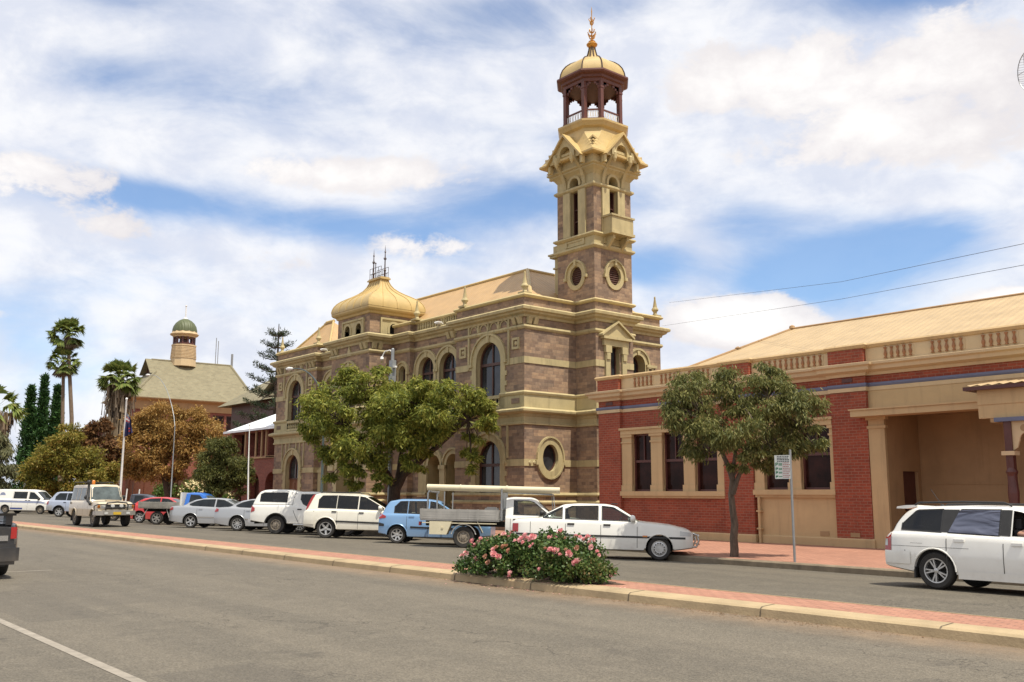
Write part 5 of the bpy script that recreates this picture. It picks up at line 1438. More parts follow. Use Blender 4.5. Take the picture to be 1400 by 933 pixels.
tree('brown_tree', 'large rusty brown tree with drying leaves beside the flagpole', 'tree', (-73.30, 26.56, -0.05),
     [([(-73.30, 26.56, -0.05), (-73.07, 26.56, 1.59), (-73.30, 26.22, 3.19)], .30, .2), ([(-73.30, 26.22, 3.19), (-73.53, 25.42, 5.01), (-73.42, 25.08, 7.06)], .17, .04), ([(-73.07, 26.56, 1.82), (-72.50, 27.36, 3.87), (-71.93, 28.04, 6.15)], .17, .04), ([(-73.30, 26.22, 3.19), (-72.85, 26.68, 6.04)], .13, .04)],
     [(-73.10, 25.42, 7.29, 1.82, 1.60), (-73.20, 24.77, 5.16, 2.05, 1.94), (-72.67, 27.05, 5.78, 2.28, 2.17), (-71.58, 28.60, 6.15, 1.71, 1.71), (-73.21, 26.25, 3.76, 2.28, 1.25), (-70.93, 28.72, 4.65, 1.31, 1.48), (-74.05, 24.40, 6.72, 1.37, 1.48), (-71.49, 27.35, 7.18, 1.48, 1.25), (-74.46, 24.75, 3.64, 1.37, 1.37)],
     46000, .25, .085, LF['brown'], M['bark_d'], 11, .45, 1.0, .26)
tree('bushy_tree', 'wide yellow green bushy tree behind the white van', 'tree', (-92, 24.5, .1),
     [([(-92, 24.5, 0), (-92, 24.3, 2.2), (-92, 24, 4.5)], .25, .1), ([(-92, 24.3, 1.4), (-93, 22.8, 3.6)], .15, .05), ([(-92, 24.3, 1.4), (-91, 25.7, 3.8)], .15, .05)],
     [(-92.23, 23.45, 5.0, 2.3, 2.2), (-93.69, 22.1, 3.52, 1.9, 1.8), (-91.45, 25.51, 3.9, 2.2, 2.1), (-91.61, 23.79, 6.6, 1.6, 1.4), (-89.94, 26.7, 3.21, 1.5, 1.7), (-93.43, 22.74, 2.0, 2.1, 1.3), (-91.36, 25.31, 1.8, 2.1, 1.2), (-90.2, 27.0, 1.8, 1.7, 1.2)],
     42000, .30, .11, LF['yg'], M['bark_d'], 13, .45, 1.2, .27)
tree('reddish_tree', 'reddish brown tree between the shaggy palm and the bushy tree', 'tree', (-99, 29, .1),
     [([(-99, 29, 0), (-99, 29, 4), (-99, 28.8, 6.5)], .25, .08), ([(-99, 29, 3), (-98, 30, 5.5)], .12, .05)],
     [(-99.44, 27.86, 7.0, 1.8, 1.4), (-98.41, 29.36, 6.0, 1.7, 1.8), (-98.61, 28.58, 8.2, 1.1, 1.0), (-97.57, 30.56, 5.2, 1.3, 2.1), (-98.5, 29.3, 3.6, 2.0, 1.8)],
     11000, .42, .18, LF['red'], M['bark_d'], 17, .3, 1.4, .27)
tree('willow_tree', 'pale grey green weeping tree at the left edge', 'tree', (-103, 21.0, .1),
     [([(-103, 21, 0), (-103, 21, 3.0), (-103, 20.8, 6)], .25, .08)],
     [(-102.5, 20.4, 5.2, 1.7, 2.4), (-103.5, 20.6, 7.0, 1.5, 1.5), (-102, 21.2, 3.6, 1.3, 1.8)], 9000, .5, .10, LF['willow'], M['bark_d'], 19, 1.3, 1.3, .3)
def cypress(x, y, h, r, seed, label):
    rng = np.random.default_rng(seed)
    root = empty('cypress_tree', (x, y, .1), label, 'tree', 'cypresses beyond the bushy tree')
    m = MB(); m.tube([(0, 0, 0), (0, 0, h*.8)], [.22, .05], 8); m.build('trunk', M['bark_d'], root)
    n = 420
    t = rng.uniform(.03, 1, n); a = rng.uniform(0, 2*PI, n)
    rad = r*.80*np.clip((1-t)**1.05, 0, 1)*(.8+.28*np.sin(a*3+t*9)+rng.uniform(-.1, .12, n))*np.where(t < .12, .75+2*t, 1.0)
    cs = np.stack([rad*np.cos(a), rad*np.sin(a), t*h], 1); rs = np.full(n, .5)*(1.15-.6*t)
    quads_obj('crown', leaves(rng, cs, rs, 9000, .55, .17, -.9, 1.2, .2), LF['cyp'], root)
cypress(-136.2, 30.75, 15.2, 2.3, 21, 'dark green pointed cypress, leftmost of the three')
cypress(-135.0, 31.95, 16.5, 2.3, 22, 'tallest dark green cypress, in the middle of the three')
cypress(-130.8, 32.6, 14.9, 2.3, 23, 'dark green cypress with ragged top nearest the twin palms')

def fan_palm(x, y, h, crown, seed, label, nf=34, skirt=0, group=None, lean=(0, 0), tr=.26):
    rng = np.random.default_rng(seed)
    root = empty('fan_palm', (x, y, .1), label, 'palm tree', group)
    m = MB(); top = Vector((lean[0], lean[1], h))
    m.tube([(0, 0, 0), Vector((lean[0]*.3, lean[1]*.3, h*.5)), top], [tr*1.35, tr, tr*.85], 9); m.build('trunk', M['bark_p'], root, smooth=60)
    def frond(el, az, L, out, droopk):
        d = np.array([math.cos(az)*math.cos(el), math.sin(az)*math.cos(el), math.sin(el)])
        base = np.array(top)+d*.2
        tip = base+d*L*.55+np.array([0, 0, -droopk*L*.10])
        side = unit(np.cross(d, [0, 0, 1.0])); upv = np.cross(side, d)
        k = 15
        for i in range(k):
            f = -1.25+2.5*i/(k-1)
            dd = d*math.cos(f)+side*math.sin(f)+upv*(.12*math.cos(f*2)); dd = unit(dd)
            end = tip+dd*L*.5*rng.uniform(.85, 1.1); end[2] -= droopk*L*.22*(.4+abs(f)*.7)
            mid = tip+dd*L*.24
            w = unit(np.cross(dd, upv))*L*.062
            out.append([tip, mid+w, end, mid-w])
        w = side*.035
        out.append([base-w, base+w, tip+w, tip-w])
    green, dry = [], []
    for i in range(nf):
        el = rng.uniform(-.65, 1.35); az = rng.uniform(0, 2*PI)
        frond(el, az, crown*rng.uniform(.85, 1.1), green, 1.2 if el < .5 else .6)
    for i in range(max(6, nf//4)):
        frond(rng.uniform(-1.25, -.7), rng.uniform(0, 2*PI), crown*.8, dry, 1.4)
    quads_obj('crown', np.array(green), LF['palm'], root)
    if skirt:
        for i in range(620):
            az = rng.uniform(0, 2*PI); z = h-rng.uniform(0, 1)**.9*skirt
            r = rng.uniform(.25, .98)*crown*.80*(1.05-.25*(h-z)/skirt)
            p = np.array([r*math.cos(az), r*math.sin(az), z]); L = rng.uniform(.9, 1.9)
            e = p+np.array([rng.uniform(-.2, .2), rng.uniform(-.2, .2), -L]); w = np.array([-math.sin(az), math.cos(az), 0])*rng.uniform(.06, .16)
            dry.append([p-w*.4, p+w*.4, e+w, e-w])
    quads_obj('dry_skirt' if skirt else 'dry_fronds', np.array(dry), LF['palmdry'], root)
fan_palm(-122.0, 32.7, 20.9, 2.05, 31, 'tall slender fan palm, the higher of the twin palms', 60, 0, 'twin palms against the sky', (-1.15, -1.4), .24)
fan_palm(-122.8, 31.7, 17.4, 1.9, 32, 'fan palm with the lower crown of the twin palms', 52, 0, 'twin palms against the sky', (-.5, -.6), .22)
fan_palm(-101.5, 31.2, 13.3, 2.1, 33, 'stout fan palm wearing a shaggy skirt of dead fronds', 70, 7.4, None, (0, 0), .55)
fan_palm(-117.3, 22.8, 10.6, 3.0, 34, 'palm with arching pale fronds at the left edge', 30, 1.6)

def norfolk(x, y, h, seed):
    rng = np.random.default_rng(seed)
    root = empty('norfolk_pine', (x, y, .1), 'tall dark tiered pine rising behind the white roofed house', 'tree')
    m = MB(); m.tube([(0, 0, 0), (0, 0, h*.5), (0, 0, h)], [.28, .18, .03], 9)
    cs, rs = [], []
    z = 3.8; lv = 0
    while z < h-.2:
        L = 3.9*(1-(z/h))**.66+.15
        nb = 5
        for i in range(nb):
            a = 2*PI*i/nb+lv*.5+rng.uniform(-.15, .15); l = L*rng.uniform(.85, 1.1)
            pts = []
            for t in (0, .35, .7, 1.0):
                r = l*t; pts.append(Vector((r*math.cos(a), r*math.sin(a), z-.10*l*math.sin(t*2.2)+.30*l*t*t)))
            m.tube(pts, [.05, .04, .03, .015], 5, cap=False)
            nn = max(3, int(l*3.2))
            for q in range(nn):
                t = .42+.60*q/(nn-1)
                p = pts[0].lerp(pts[3], t)+Vector((0, 0, .30*l*(t*t-t)+.06)); s = .30*l*(1-t*.55)
                cs.append([p.x-math.sin(a)*rng.uniform(-1, 1)*s*.6, p.y+math.cos(a)*rng.uniform(-1, 1)*s*.6, p.z]); rs.append(.24)
        z += .86+.25*(1-z/h); lv += 1
    m.build('trunk', M['bark_d'], root, smooth=60)
    quads_obj('crown', leaves(rng, np.array(cs), np.array(rs), 13000, .26, .05, -.5, .5, .3), LF['pine'], root)
norfolk(-66.6, 32.0, 14.4, 41)

# flowering shrubs along the brick wall
def shrub(name, label, cat, x, y, rx, ry, h, n, leaf, seed, flower=0, group=None):
    rng = np.random.default_rng(seed)
    root = empty(name, (x, y, .06), label, cat, group)
    cl = [(rng.uniform(-.5, .5)*rx, rng.uniform(-.5, .5)*ry, h*rng.uniform(.35, .62), rx*.6, ry*.6, h*.36) for _ in range(6)]
    cs, rs = subclumps(rng, cl, .55, .3)
    m = MB()
    for i in range(8): c = cs[rng.integers(0, len(cs))]; m.tube([(rng.uniform(-.2, .2), rng.uniform(-.2, .2), 0), tuple(c)], [.03, .012], 5)
    m.build('stem', M['bark_d'], root)
    quads_obj('foliage', leaves(rng, cs, rs, n, .24, .08, .1), leaf, root)
    if flower:
        a = rng.uniform(0, 2*PI, flower); e = rng.uniform(.1, 1.2, flower)
        c = np.stack([rx*np.cos(a)*np.cos(e), ry*np.sin(a)*np.cos(e), h*.5+h*.48*np.sin(e)], 1)
        quads_obj('blossom', leaves(rng, c, np.full(flower, .12), flower*7, .17, .13, 0), M['bloom_c'], root)
M['bloom_c'] = plain('cream_blossom', (0.62, 0.52, 0.28), .7, .15, 3)
for i, (x, y, rx, h, sd) in enumerate(((-78.5, 28.0, 1.6, 3.0, 51), (-69.0, 27.5, 1.9, 2.7, 52), (-66.3, 27.6, 1.9, 2.6, 53), (-63.4, 27.5, 1.8, 2.5, 54), (-60.6, 25.2, 1.5, 1.9, 55))):
    lab = ['tall leafy green shrub without flowers beside the brick wall', 'cream flowering shrub left of the brown tree trunk', 'cream flowering shrub right behind the brown tree trunk', 'cream flowering shrub behind the blue ute cab', 'low cream flowering shrub nearest the arcaded house'][i]
    shrub('flowering_shrub' if i else 'green_shrub', lab, 'shrub', x, y, rx, 1.3, h, 3600, LF['shrub'], sd, 70 if i else 0, 'shrubs along the brick wall' if i else None)
shrub('green_hedge', 'low bright green hedge behind the white van', 'hedge', -104, 22.6, 3.2, 1.2, 2.3, 4500, LF['shrub'], 57)
# ------------------------------------------------------------------ vehicles
M['v_white'] = paintmat('white_car_paint', (0.78, 0.76, 0.70), 0, .22)
M['v_cream'] = paintmat('ivory_car_paint', (0.74, 0.70, 0.59), 0, .35)
M['v_beige'] = paintmat('dusty_beige_paint', (0.56, 0.47, 0.33), 0, .5)
M['v_silver'] = paintmat('silver_car_paint', (0.42, 0.43, 0.44), .45, .2)
M['v_sblue'] = paintmat('blue_silver_car_paint', (0.42, 0.46, 0.55), .4, .2)
M['v_blue'] = paintmat('sky_blue_car_paint', (0.19, 0.34, 0.55), .2, .2)
M['v_dblue'] = paintmat('bright_blue_paint', (0.02, 0.13, 0.48), 0, .15)
M['v_red'] = paintmat('red_car_paint', (0.50, 0.03, 0.03), 0, .15)
M['v_black'] = paintmat('charcoal_car_paint', (0.035, 0.034, 0.036), .2, .15)
M['v_navy'] = paintmat('dark_navy_paint', (0.03, 0.035, 0.05), .2, .2)
M['v_trim'] = plain('black_plastic', (0.022, 0.021, 0.020), .55, .2, 6)
M['v_under'] = plain('underbody_black', (0.012, 0.011, 0.010), .9, .2, 4)
M['v_seam'] = plain('panel_gap', (0.05, 0.046, 0.04), .9, .1, 3)
M['v_glass'] = glassmat('car_window_glass', (0.012, 0.015, 0.017), .03)
M['v_glass'].node_tree.nodes['Principled BSDF'].inputs['Specular IOR Level'].default_value = 0.36
M['v_screen'] = glassmat('windscreen_glass', (0.07, 0.085, 0.085), .03)
def seethrough(name, tint):
    m = bpy.data.materials.new(name); m.use_nodes = True; t = NT(m.node_tree); t.n.remove(t.n['Principled BSDF'])
    tr = t.node('ShaderNodeBsdfTransparent'); tr.inputs[0].default_value = (*tint, 1)
    gl = t.node('ShaderNodeBsdfGlossy'); gl.inputs['Roughness'].default_value = .03
    fr = t.node('ShaderNodeFresnel'); fr.inputs[0].default_value = 1.5
    mx = t.node('ShaderNodeMixShader'); t.l.new(t.math('MULTIPLY_ADD', fr.outputs[0], 1.0, 0.01), mx.inputs[0])
    t.l.new(tr.outputs[0], mx.inputs[1]); t.l.new(gl.outputs[0], mx.inputs[2]); t.l.new(mx.outputs[0], t.n['Material Output'].inputs[0])
    return m
M['v_clear'] = seethrough('pale_green_car_glass', (.62, .68, .65))
M['v_tint'] = seethrough('dark_tinted_car_glass', (.16, .17, .18))
M['v_tyre'] = plain('tyre_rubber', (0.028, 0.025, 0.022), .85, .25, 8, bump=.2)
M['v_rim'] = plain('alloy_rim', (0.50, 0.49, 0.47), .35, .12, 8, metal=.7)
M['v_rimd'] = plain('dull_steel_rim', (0.26, 0.22, 0.17), .6, .2, 8, metal=.3)
M['v_lamp_r'] = plain('red_lamp_lens', (0.34, 0.016, 0.014), .18, .15, 10, coat=.5)
M['v_lamp_c'] = plain('clear_lamp_lens', (0.52, 0.52, 0.50), .12, .15, 10, coat=.6)
M['v_lamp_a'] = plain('amber_lens', (0.60, 0.19, 0.02), .2, .1, 10, coat=.4)
M['v_chrome'] = plain('chrome_bar', (0.55, 0.54, 0.52), .18, .08, 6, metal=.9)
M['v_plate'] = plain('white_number_plate', (0.55, 0.55, 0.50), .5, .05, 6)
M['v_platey'] = plain('yellow_number_plate', (0.55, 0.36, 0.03), .5, .05, 6)
M['v_alu'] = plain('aluminium_tray', (0.42, 0.40, 0.36), .42, .15, 2, metal=.5, dirt=.3, streak=True)
M['v_pipe'] = plain('cream_pvc_pipe', (0.62, 0.55, 0.38), .45, .06, 2, dirt=.2)
M['v_curtain'], _t, _b = new_mat('dark_blue_window_cloth')
_tc = _t.node('ShaderNodeTexCoord'); _mp = _t.node('ShaderNodeMapping'); _mp.inputs['Rotation'].default_value = (0, R(24), 0); _mp.inputs['Scale'].default_value = (.9, 1, 3.6)
_t.l.new(_tc.outputs['Object'], _mp.inputs[0]); _n = _t.noise(_mp.outputs[0], 1.3, 2, .45, .8)
_t.l.new(_t.ramp(_n, [(.3, (.06, .068, .105)), (.7, (.115, .125, .175))]), _b.inputs['Base Color']); _b.inputs['Roughness'].default_value = .4
_bp = _t.node('ShaderNodeBump'); _bp.inputs['Strength'].default_value = 1.0; _bp.inputs['Distance'].default_value = .10; _t.l.new(_n, _bp.inputs['Height']); _t.l.new(_bp.outputs[0], _b.inputs['Normal'])
M['v_seat'] = plain('grey_seat_cloth', (0.05, 0.048, 0.05), .9, .2, 6)

def lin(lst, x):
    if x <= lst[0][0]: return lst[0][1]
    for (a, va), (b, vb) in zip(lst, lst[1:]):
        if x <= b: return va+(vb-va)*(x-a)/max(1e-9, b-a)
    return lst[-1][1]
def sm(lst, x, s=.07):
    return (lin(lst, x-s)+2*lin(lst, x-s*.5)+2*lin(lst, x)+2*lin(lst, x+s*.5)+lin(lst, x+s))/8
CARS = {}
class Car:
    def __init__(c, root, **k):
        c.root = root; c.__dict__.update(k)
        c.tum = k.get('tum', .34); c.sill = k.get('sill', .24); c.mid = k.get('mid', .58)
        c.hw = c.W/2
        c.rounding = k.get('rounding', .16)
        c.arch_r = k.get('arch_r', c.r+.065)
        c.see = k.get('see', None); c.openings = []; c.scr = []; c.pend = None; CARS[root.name] = c
    def plan(c, x):
        w = c.hw; q = c.rounding
        for e, s in ((c.x0, 1), (c.x1, -1)):
            d = (x-e)*s
            if d < .55: w -= q*(1-max(0, d)/.55)**2.6
        return w
    def zb(c, x):
        z = c.sill
        for e, s in ((c.x0, 1), (c.x1, -1)):
            d = (x-e)*s
            if d < .7: z = max(z, c.sill+(.10)*(1-max(0, d)/.7))
        for a in (0, c.wb):
            d = abs(x-a)
            if d < c.arch_r: z = max(z, c.r+math.sqrt(c.arch_r**2-d*d))
        return z
    def sec(c, x):
        w = c.plan(x); zb = c.zb(x); b = max(sm(c.belt, x), zb+.05); rr = sm(c.roof, x) if c.roof and c.roof[0][0] <= x <= c.roof[-1][0] else 0
        h = max(0.0, rr-b); t = min(1.0, h/.16)
        mx = lambda z: max(z, zb)
        p = [(0, zb), (w-.10, zb), (w-.012, mx(zb+.015) if zb > c.sill+.12 else zb+.03), (w, mx(c.mid-.06)), (w, mx(min(c.mid, b-.06))), (w-.018, mx(b-.10)), (w-.03, mx(b-.035)), (w-.055, b)]
        flat = [(w-.085, b+.006), (w-.16, b+.018), (w*.55, b+.032), (0, b+.042)]
        wr = w-.075-c.tum*h
        cab = [(w-.075, b+.012), (wr, rr-.06), (max(.1, wr-.085), rr-.010), (0, rr+.015)]
        q = [(f[0]+(g[0]-f[0])*t, f[1]+(g[1]-f[1])*t) for f, g in zip(flat, cab)]
        (ya, za), (yb, zb_) = q[0], q[1]
        lo, hi = za+(zb_-za)*.35, za+(zb_-za)*.65
        for bot, top in c.openings:        # rows of the side follow the window's lower and upper edge
            if bot[0][0]-1e-5 <= x <= bot[-1][0]+1e-5:
                lo = min(max(lin(bot, x), za+.004), zb_-.012); hi = min(max(lin(top, x), lo+.004), zb_-.004)
        f = lambda z: (ya+(yb-ya)*(z-za)/max(1e-6, zb_-za), z)
        p += [q[0], f(lo), f(hi)]+q[1:]
        return p
    def y_at(c, x, z):
        p = c.sec(x)[2:12]
        if z <= p[0][1]: return p[0][0]
        for (ya, za), (yb_, zb_) in zip(p, p[1:]):
            if z <= zb_: return ya+(yb_-ya)*(z-za)/max(1e-6, zb_-za)
        return p[-1][0]
    def z_top(c, x, y):
        p = c.sec(x)[11:14]
        y = abs(y)
        for (ya, za), (yb_, zb_) in zip(p, p[1:]):
            if y >= yb_: return za+(zb_-za)*(ya-y)/max(1e-6, ya-yb_) if ya > yb_ else za
        return p[-1][1]
    def body(c, paint, lower=None):
        if c.see: c.pend = (paint, lower)
        else: return c.make_body(paint, lower)
    def finish(c):
        if c.pend: c.make_body(*c.pend); c.pend = None
    def make_body(c, paint, lower=None):
        open_x = []
        for bot, top in c.openings:
            for pt in bot+top: open_x.append(round(pt[0], 4))
        for a, b in c.scr: open_x += [a, b]
        xs = set()
        n = int((c.x1-c.x0)/.055)
        for i in range(n+1): xs.add(round(c.x0+(c.x1-c.x0)*i/n, 4))
        for a in (0, c.wb):
            for i in range(-14, 15):
                x = a+c.arch_r*math.sin(i*PI/28)
                if c.x0 < x < c.x1: xs.add(round(x, 4))
        for e in (c.x0+.012, c.x0+.03, c.x1-.012, c.x1-.03): xs.add(round(e, 4))
        if open_x:
            for x in open_x: xs.add(x)
        xs = sorted(xs)
        out = [xs[0]]
        for x in xs[1:]:
            if x-out[-1] > .008 or x in (open_x or ()): out.append(x)
        xs = out
        m = MB(); rings = []
        for x in xs:
            p = c.sec(x)
            rings.append([(x, -y, z) for y, z in p[::-1]] + [(x, y, z) for y, z in p[1:]])
        k = len(rings[0]); nn = len(c.sec(0))
        vs = [q for r in rings for q in r]; base = len(m.v); m.v += vs
        for i in range(len(xs)-1):
            xm = (xs[i]+xs[i+1])/2
            for q in range(k-1):
                j = q if q < nn-1 else q-(nn-1)
                lv = (nn-2-q) if q < nn-1 else q-(nn-1)     # 0 = bottom .. 10 = roof centre
                if lv == 9 and any(b[0][0] < xm < b[-1][0] for b, _ in c.openings): continue
                if lv == nn-2 and any(a < xm < b for a, b in c.scr): continue
                mat = 1 if lv == 0 else (2 if lower and lv in (1, 2) else 0)
                m.f.append((i*k+q, (i+1)*k+q, (i+1)*k+q+1, i*k+q+1)); m.m.append(mat)
        m.f.append(tuple(range(k))); m.m.append(0); m.f.append(tuple((len(xs)-1)*k+q for q in range(k))[::-1]); m.m.append(0)
        # panel gaps
        for x, z0, z1 in getattr(c, 'seams', ()):
            for s in (-1, 1): c.patch_into(m, s, [(x-.006, z0), (x+.006, z0)], [(x-.006, z1), (x+.006, z1)], .003, 3, 6)
        o = m.build('body', [paint, M['v_under'], M[lower] if lower else M['v_under'], M['v_seam']], c.root, smooth=32)
        return o
    def patch_into(c, m, side, bot, top, off, mi=0, rows=4, step=.05):
        a, b = max(bot[0][0], top[0][0]), min(bot[-1][0], top[-1][0])
        a, b = min(bot[0][0], top[0][0]), max(bot[-1][0], top[-1][0])
        n = max(1, int((b-a)/step)); vs = []
        for i in range(n+1):
            x = a+(b-a)*i/n; z0, z1 = lin(bot, x), lin(top, x)
            if z1 < z0: z1 = z0+.001
            for r in range(rows+1):
                z = z0+(z1-z0)*r/rows
                vs.append((x, side*(c.y_at(x, z)+off), z))
        fs = [(i*(rows+1)+r, (i+1)*(rows+1)+r, (i+1)*(rows+1)+r+1, i*(rows+1)+r+1) for i in range(n) for r in range(rows)]
        m.add(vs, fs, mi)
    def patch(c, name, bot, top, mat, off=.005, sides=(-1, 1), border=None, lbl=None):
        if c.see and name == 'side_window' and mat is M['v_glass']:
            c.openings.append((list(bot), list(top))); mat = M[c.see]
            for s in sides:
                m = MB(); g = .020; e = .006
                c.patch_into(m, s, [(x, z-g) for x, z in bot], [(x, z+.004) for x, z in bot], e, 1, 1)
                c.patch_into(m, s, [(x, z-.004) for x, z in top], [(x, z+g) for x, z in top], e, 1, 1)
                for x0, d in ((bot[0][0], -1), (bot[-1][0], 1)):
                    xa, xb = sorted((x0+d*g, x0-d*.004)); z0, z1 = lin(bot, x0)-g, lin(top, x0)+g
                    c.patch_into(m, s, [(xa, z0), (xb, z0)], [(xa, z1), (xb, z1)], e, 1, 4)
                c.patch_into(m, s, bot, top, .002, 0, 3)
                o = m.build(name, [mat, M['v_trim']], c.root, smooth=50)
                if lbl: o['label'] = lbl
            return
        for s in sides:
            m = MB()
            if border:
                grow = .018
                bb = [(x+(-grow if i == 0 else grow if i == len(bot)-1 else 0), z-grow) for i, (x, z) in enumerate(bot)]
                tt = [(x+(-grow if i == 0 else grow if i == len(top)-1 else 0), z+grow) for i, (x, z) in enumerate(top)]
                c.patch_into(m, s, bb, tt, off*.45, 1)
            c.patch_into(m, s, bot, top, off, 0)
            o = m.build(name, [mat, M['v_trim']] if border else mat, c.root, smooth=50)
            if lbl: o['label'] = lbl
    def screen(c, name, xa, xb, mat, frac=.97, off=.008):
        """glass lying on the sloping top surface between two stations"""
        if c.see: c.scr.append((round(xa+.04, 4), round(xb-.04, 4))); mat = M[c.see]
        m = MB(); n, k = 8, 8; vs = []
        for i in range(n+1):
            x = xa+(xb-xa)*i/n
            y1 = c.sec(x)[11][0]*frac
            dz = (c.z_top(x+.03, 0)-c.z_top(x-.03, 0))/.06
            nl = math.hypot(dz, 1)
            for j in range(k+1):
                y = -y1+2*y1*j/k
                vs.append((x-dz/nl*off, y, c.z_top(x, y)+off/nl))
        m.add(vs, [(i*(k+1)+j, (i+1)*(k+1)+j, (i+1)*(k+1)+j+1, i*(k+1)+j+1) for i in range(n) for j in range(k)])
        return m.build(name, mat, c.root, smooth=50)
    def cabin(c, xa, xb, rows, lin_mat='v_seat'):
        """trim below the glass line, headlining, dash and seats"""
        m = MB(); n = 10; xs = [xa+(xb-xa)*i/n for i in range(n+1)]
        for s in (-1, 1):
            vs = []
            for x in xs: vs += [(x, s*(c.plan(x)-.10), c.sill+.1), (x, s*(c.plan(x)-.10), sm(c.belt, x)+.004)]
            m.add(vs, [(2*i, 2*i+2, 2*i+3, 2*i+1) for i in range(n)])
        vs = []
        for x in xs: vs += [(x, -(c.hw-.1), c.sill+.12), (x, c.hw-.1, c.sill+.12)]
        m.add(vs, [(2*i, 2*i+2, 2*i+3, 2*i+1) for i in range(n)])
        m.box(xb-.45, xb, -(c.hw-.14), c.hw-.14, .6, sm(c.belt, xb)-.02)
        m.box(xa, xa+.05, -(c.hw-.14), c.hw-.14, .4, sm(c.belt, xa)-.02)
        vs = []; xr = [x for x in xs if sm(c.roof, x)-sm(c.belt, x) > .30]
        for x in xr: w = c.sec(x)[11][0]; z = sm(c.roof, x)-.07; vs += [(x, -w, z), (x, -w*.5, z+.03), (x, w*.5, z+.03), (x, w, z)]
        k = len(xr)
        m.add(vs, [(4*i+j, 4*i+4+j, 4*i+5+j, 4*i+1+j) for i in range(k-1) for j in range(3)])
        m.build('cabin_lining', M['v_under'], c.root, norm=False)
        for x in rows:
            b = sm(c.belt, x)
            for y in (-.36, .36):
                m = MB(); z0 = b-.52
                m.box(x+.04, x+.52, y-.24, y+.24, z0, z0+.14); m.prism([(x-.02, z0+.1), (x+.12, z0+.1), (x-.02, b+.14), (x-.12, b+.14)], 'y', y-.23, y+.23); m.box(x-.13, x-.04, y-.12, y+.12, b+.16, b+.32)
                m.build('seat', M[lin_mat], c.root)
        m = MB(); sx, sy, sz = xb-.62, -.36, sm(c.belt, xb)-.04
        pts = [(sx+.08*math.sin(2*PI*i/20), sy+.18*math.cos(2*PI*i/20), sz+.16*math.sin(2*PI*i/20)) for i in range(21)]
        m.tube(pts, .014, 5, cap=False); m.tube([(sx, sy, sz), (xb-.4, sy, sz-.06)], .03, 6); m.build('steering_wheel', M['v_trim'], c.root)
    def boxp(c, name, boxes, mat, smooth=None, bev=0):
        m = MB()
        for b in boxes: m.box(*b)
        o = m.build(name, mat, c.root)
        if bev:
            bm = bmesh.new(); bm.from_mesh(o.data)
            bmesh.ops.bevel(bm, geom=list(bm.edges), offset=bev, segments=2, affect='EDGES', clamp_overlap=True)
            bm.to_mesh(o.data); bm.free()
        if len(boxes) > 1: split_pieces(o)
        return o
    def wheels(c, style='five', rimmat='v_rim', w=.20, steer=0):
        key = (round(c.r, 3), style, rimmat, w)
        if key not in WHEEL:
            r = c.r; t = MB()
            rr = r*(.66 if style != 'steel' else .58)
            t.lathe((0, 0, 0), [(rr, -w*.42), (r*.90, -w*.5), (r*.97, -w*.42), (r, -w*.28), (r, w*.28), (r*.97, w*.42), (r*.90, w*.5), (rr, w*.42), (rr*.96, w*.2), (rr*.96, -w*.2)], 32, 0, 'y')
            g = MB()
            # rim faces +y (outer)
            g.lathe((0, 0, 0), [(rr*1.01, w*.30), (rr*1.02, w*.45), (rr*.93, w*.44), (rr*.88, w*.15)], 32, 0, 'y', cap=False)
            g.lathe((0, 0, 0), [(rr*.9, w*.02), (rr*.5, w*.0), (.001, w*.0)], 24, 1, 'y', cap=False)
            ns = {'five': 5, 'six': 6, 'ten': 10, 'seven': 7}.get(style, 0)
            for i in range(ns):
                a = 2*PI*i/ns
                for dd in ((-.11, .11) if style == 'five2' else (0,)):
                    ca, sa = math.cos(a+dd), math.sin(a+dd)
                    wd0, wd1 = (rr*.17, rr*.11) if ns < 8 else (rr*.10, rr*.06)
                    p = [Vector((ca*rr*q-sa*v, yy, sa*rr*q+ca*v)) for q, v, yy in ((.12, -wd0, w*.30), (.12, wd0, w*.30), (.95, wd1, w*.38), (.95, -wd1, w*.38), (.12, -wd0*1.3, w*.10), (.12, wd0*1.3, w*.10), (.95, wd1*1.5, w*.15), (.95, -wd1*1.5, w*.15))]
                    g.add(p, [(0, 1, 2, 3), (0, 4, 5, 1), (1, 5, 6, 2), (2, 6, 7, 3), (3, 7, 4, 0)])
            if style == 'twin':
                for i in range(5):
                    for dd in (-.17, .17):
                        a = 2*PI*i/5+.3; ca, sa = math.cos(a+dd), math.sin(a+dd); ca0, sa0 = math.cos(a+dd*.5), math.sin(a+dd*.5); wd = rr*.055
                        p = []
                        for yy, e in ((w*.38, 1), (w*.15, 1.4)):
                            for (cq, sq, q, v) in ((ca0, sa0, .12, -wd), (ca0, sa0, .12, wd), (ca, sa, .95, wd), (ca, sa, .95, -wd)):
                                p.append(Vector((cq*rr*q-sq*v*e, yy, sq*rr*q+cq*v*e)))
                        g.add(p, [(0, 1, 2, 3), (0, 4, 5, 1), (1, 5, 6, 2), (2, 6, 7, 3), (3, 7, 4, 0)])
            if style == 'steel':
                g.lathe((0, 0, 0), [(rr*.92, w*.22), (rr*.75, w*.26), (rr*.55, w*.34), (rr*.35, w*.30), (rr*.30, w*.45), (rr*.1, w*.47), (.001, w*.47)], 24, 0, 'y', cap=False)
                for i in range(8):
                    a = 2*PI*i/8; g.lathe((rr*.66*math.cos(a), w*.30, rr*.66*math.sin(a)), [(rr*.07, 0), (rr*.07, .012), (.001, .012)], 8, 1, 'y')
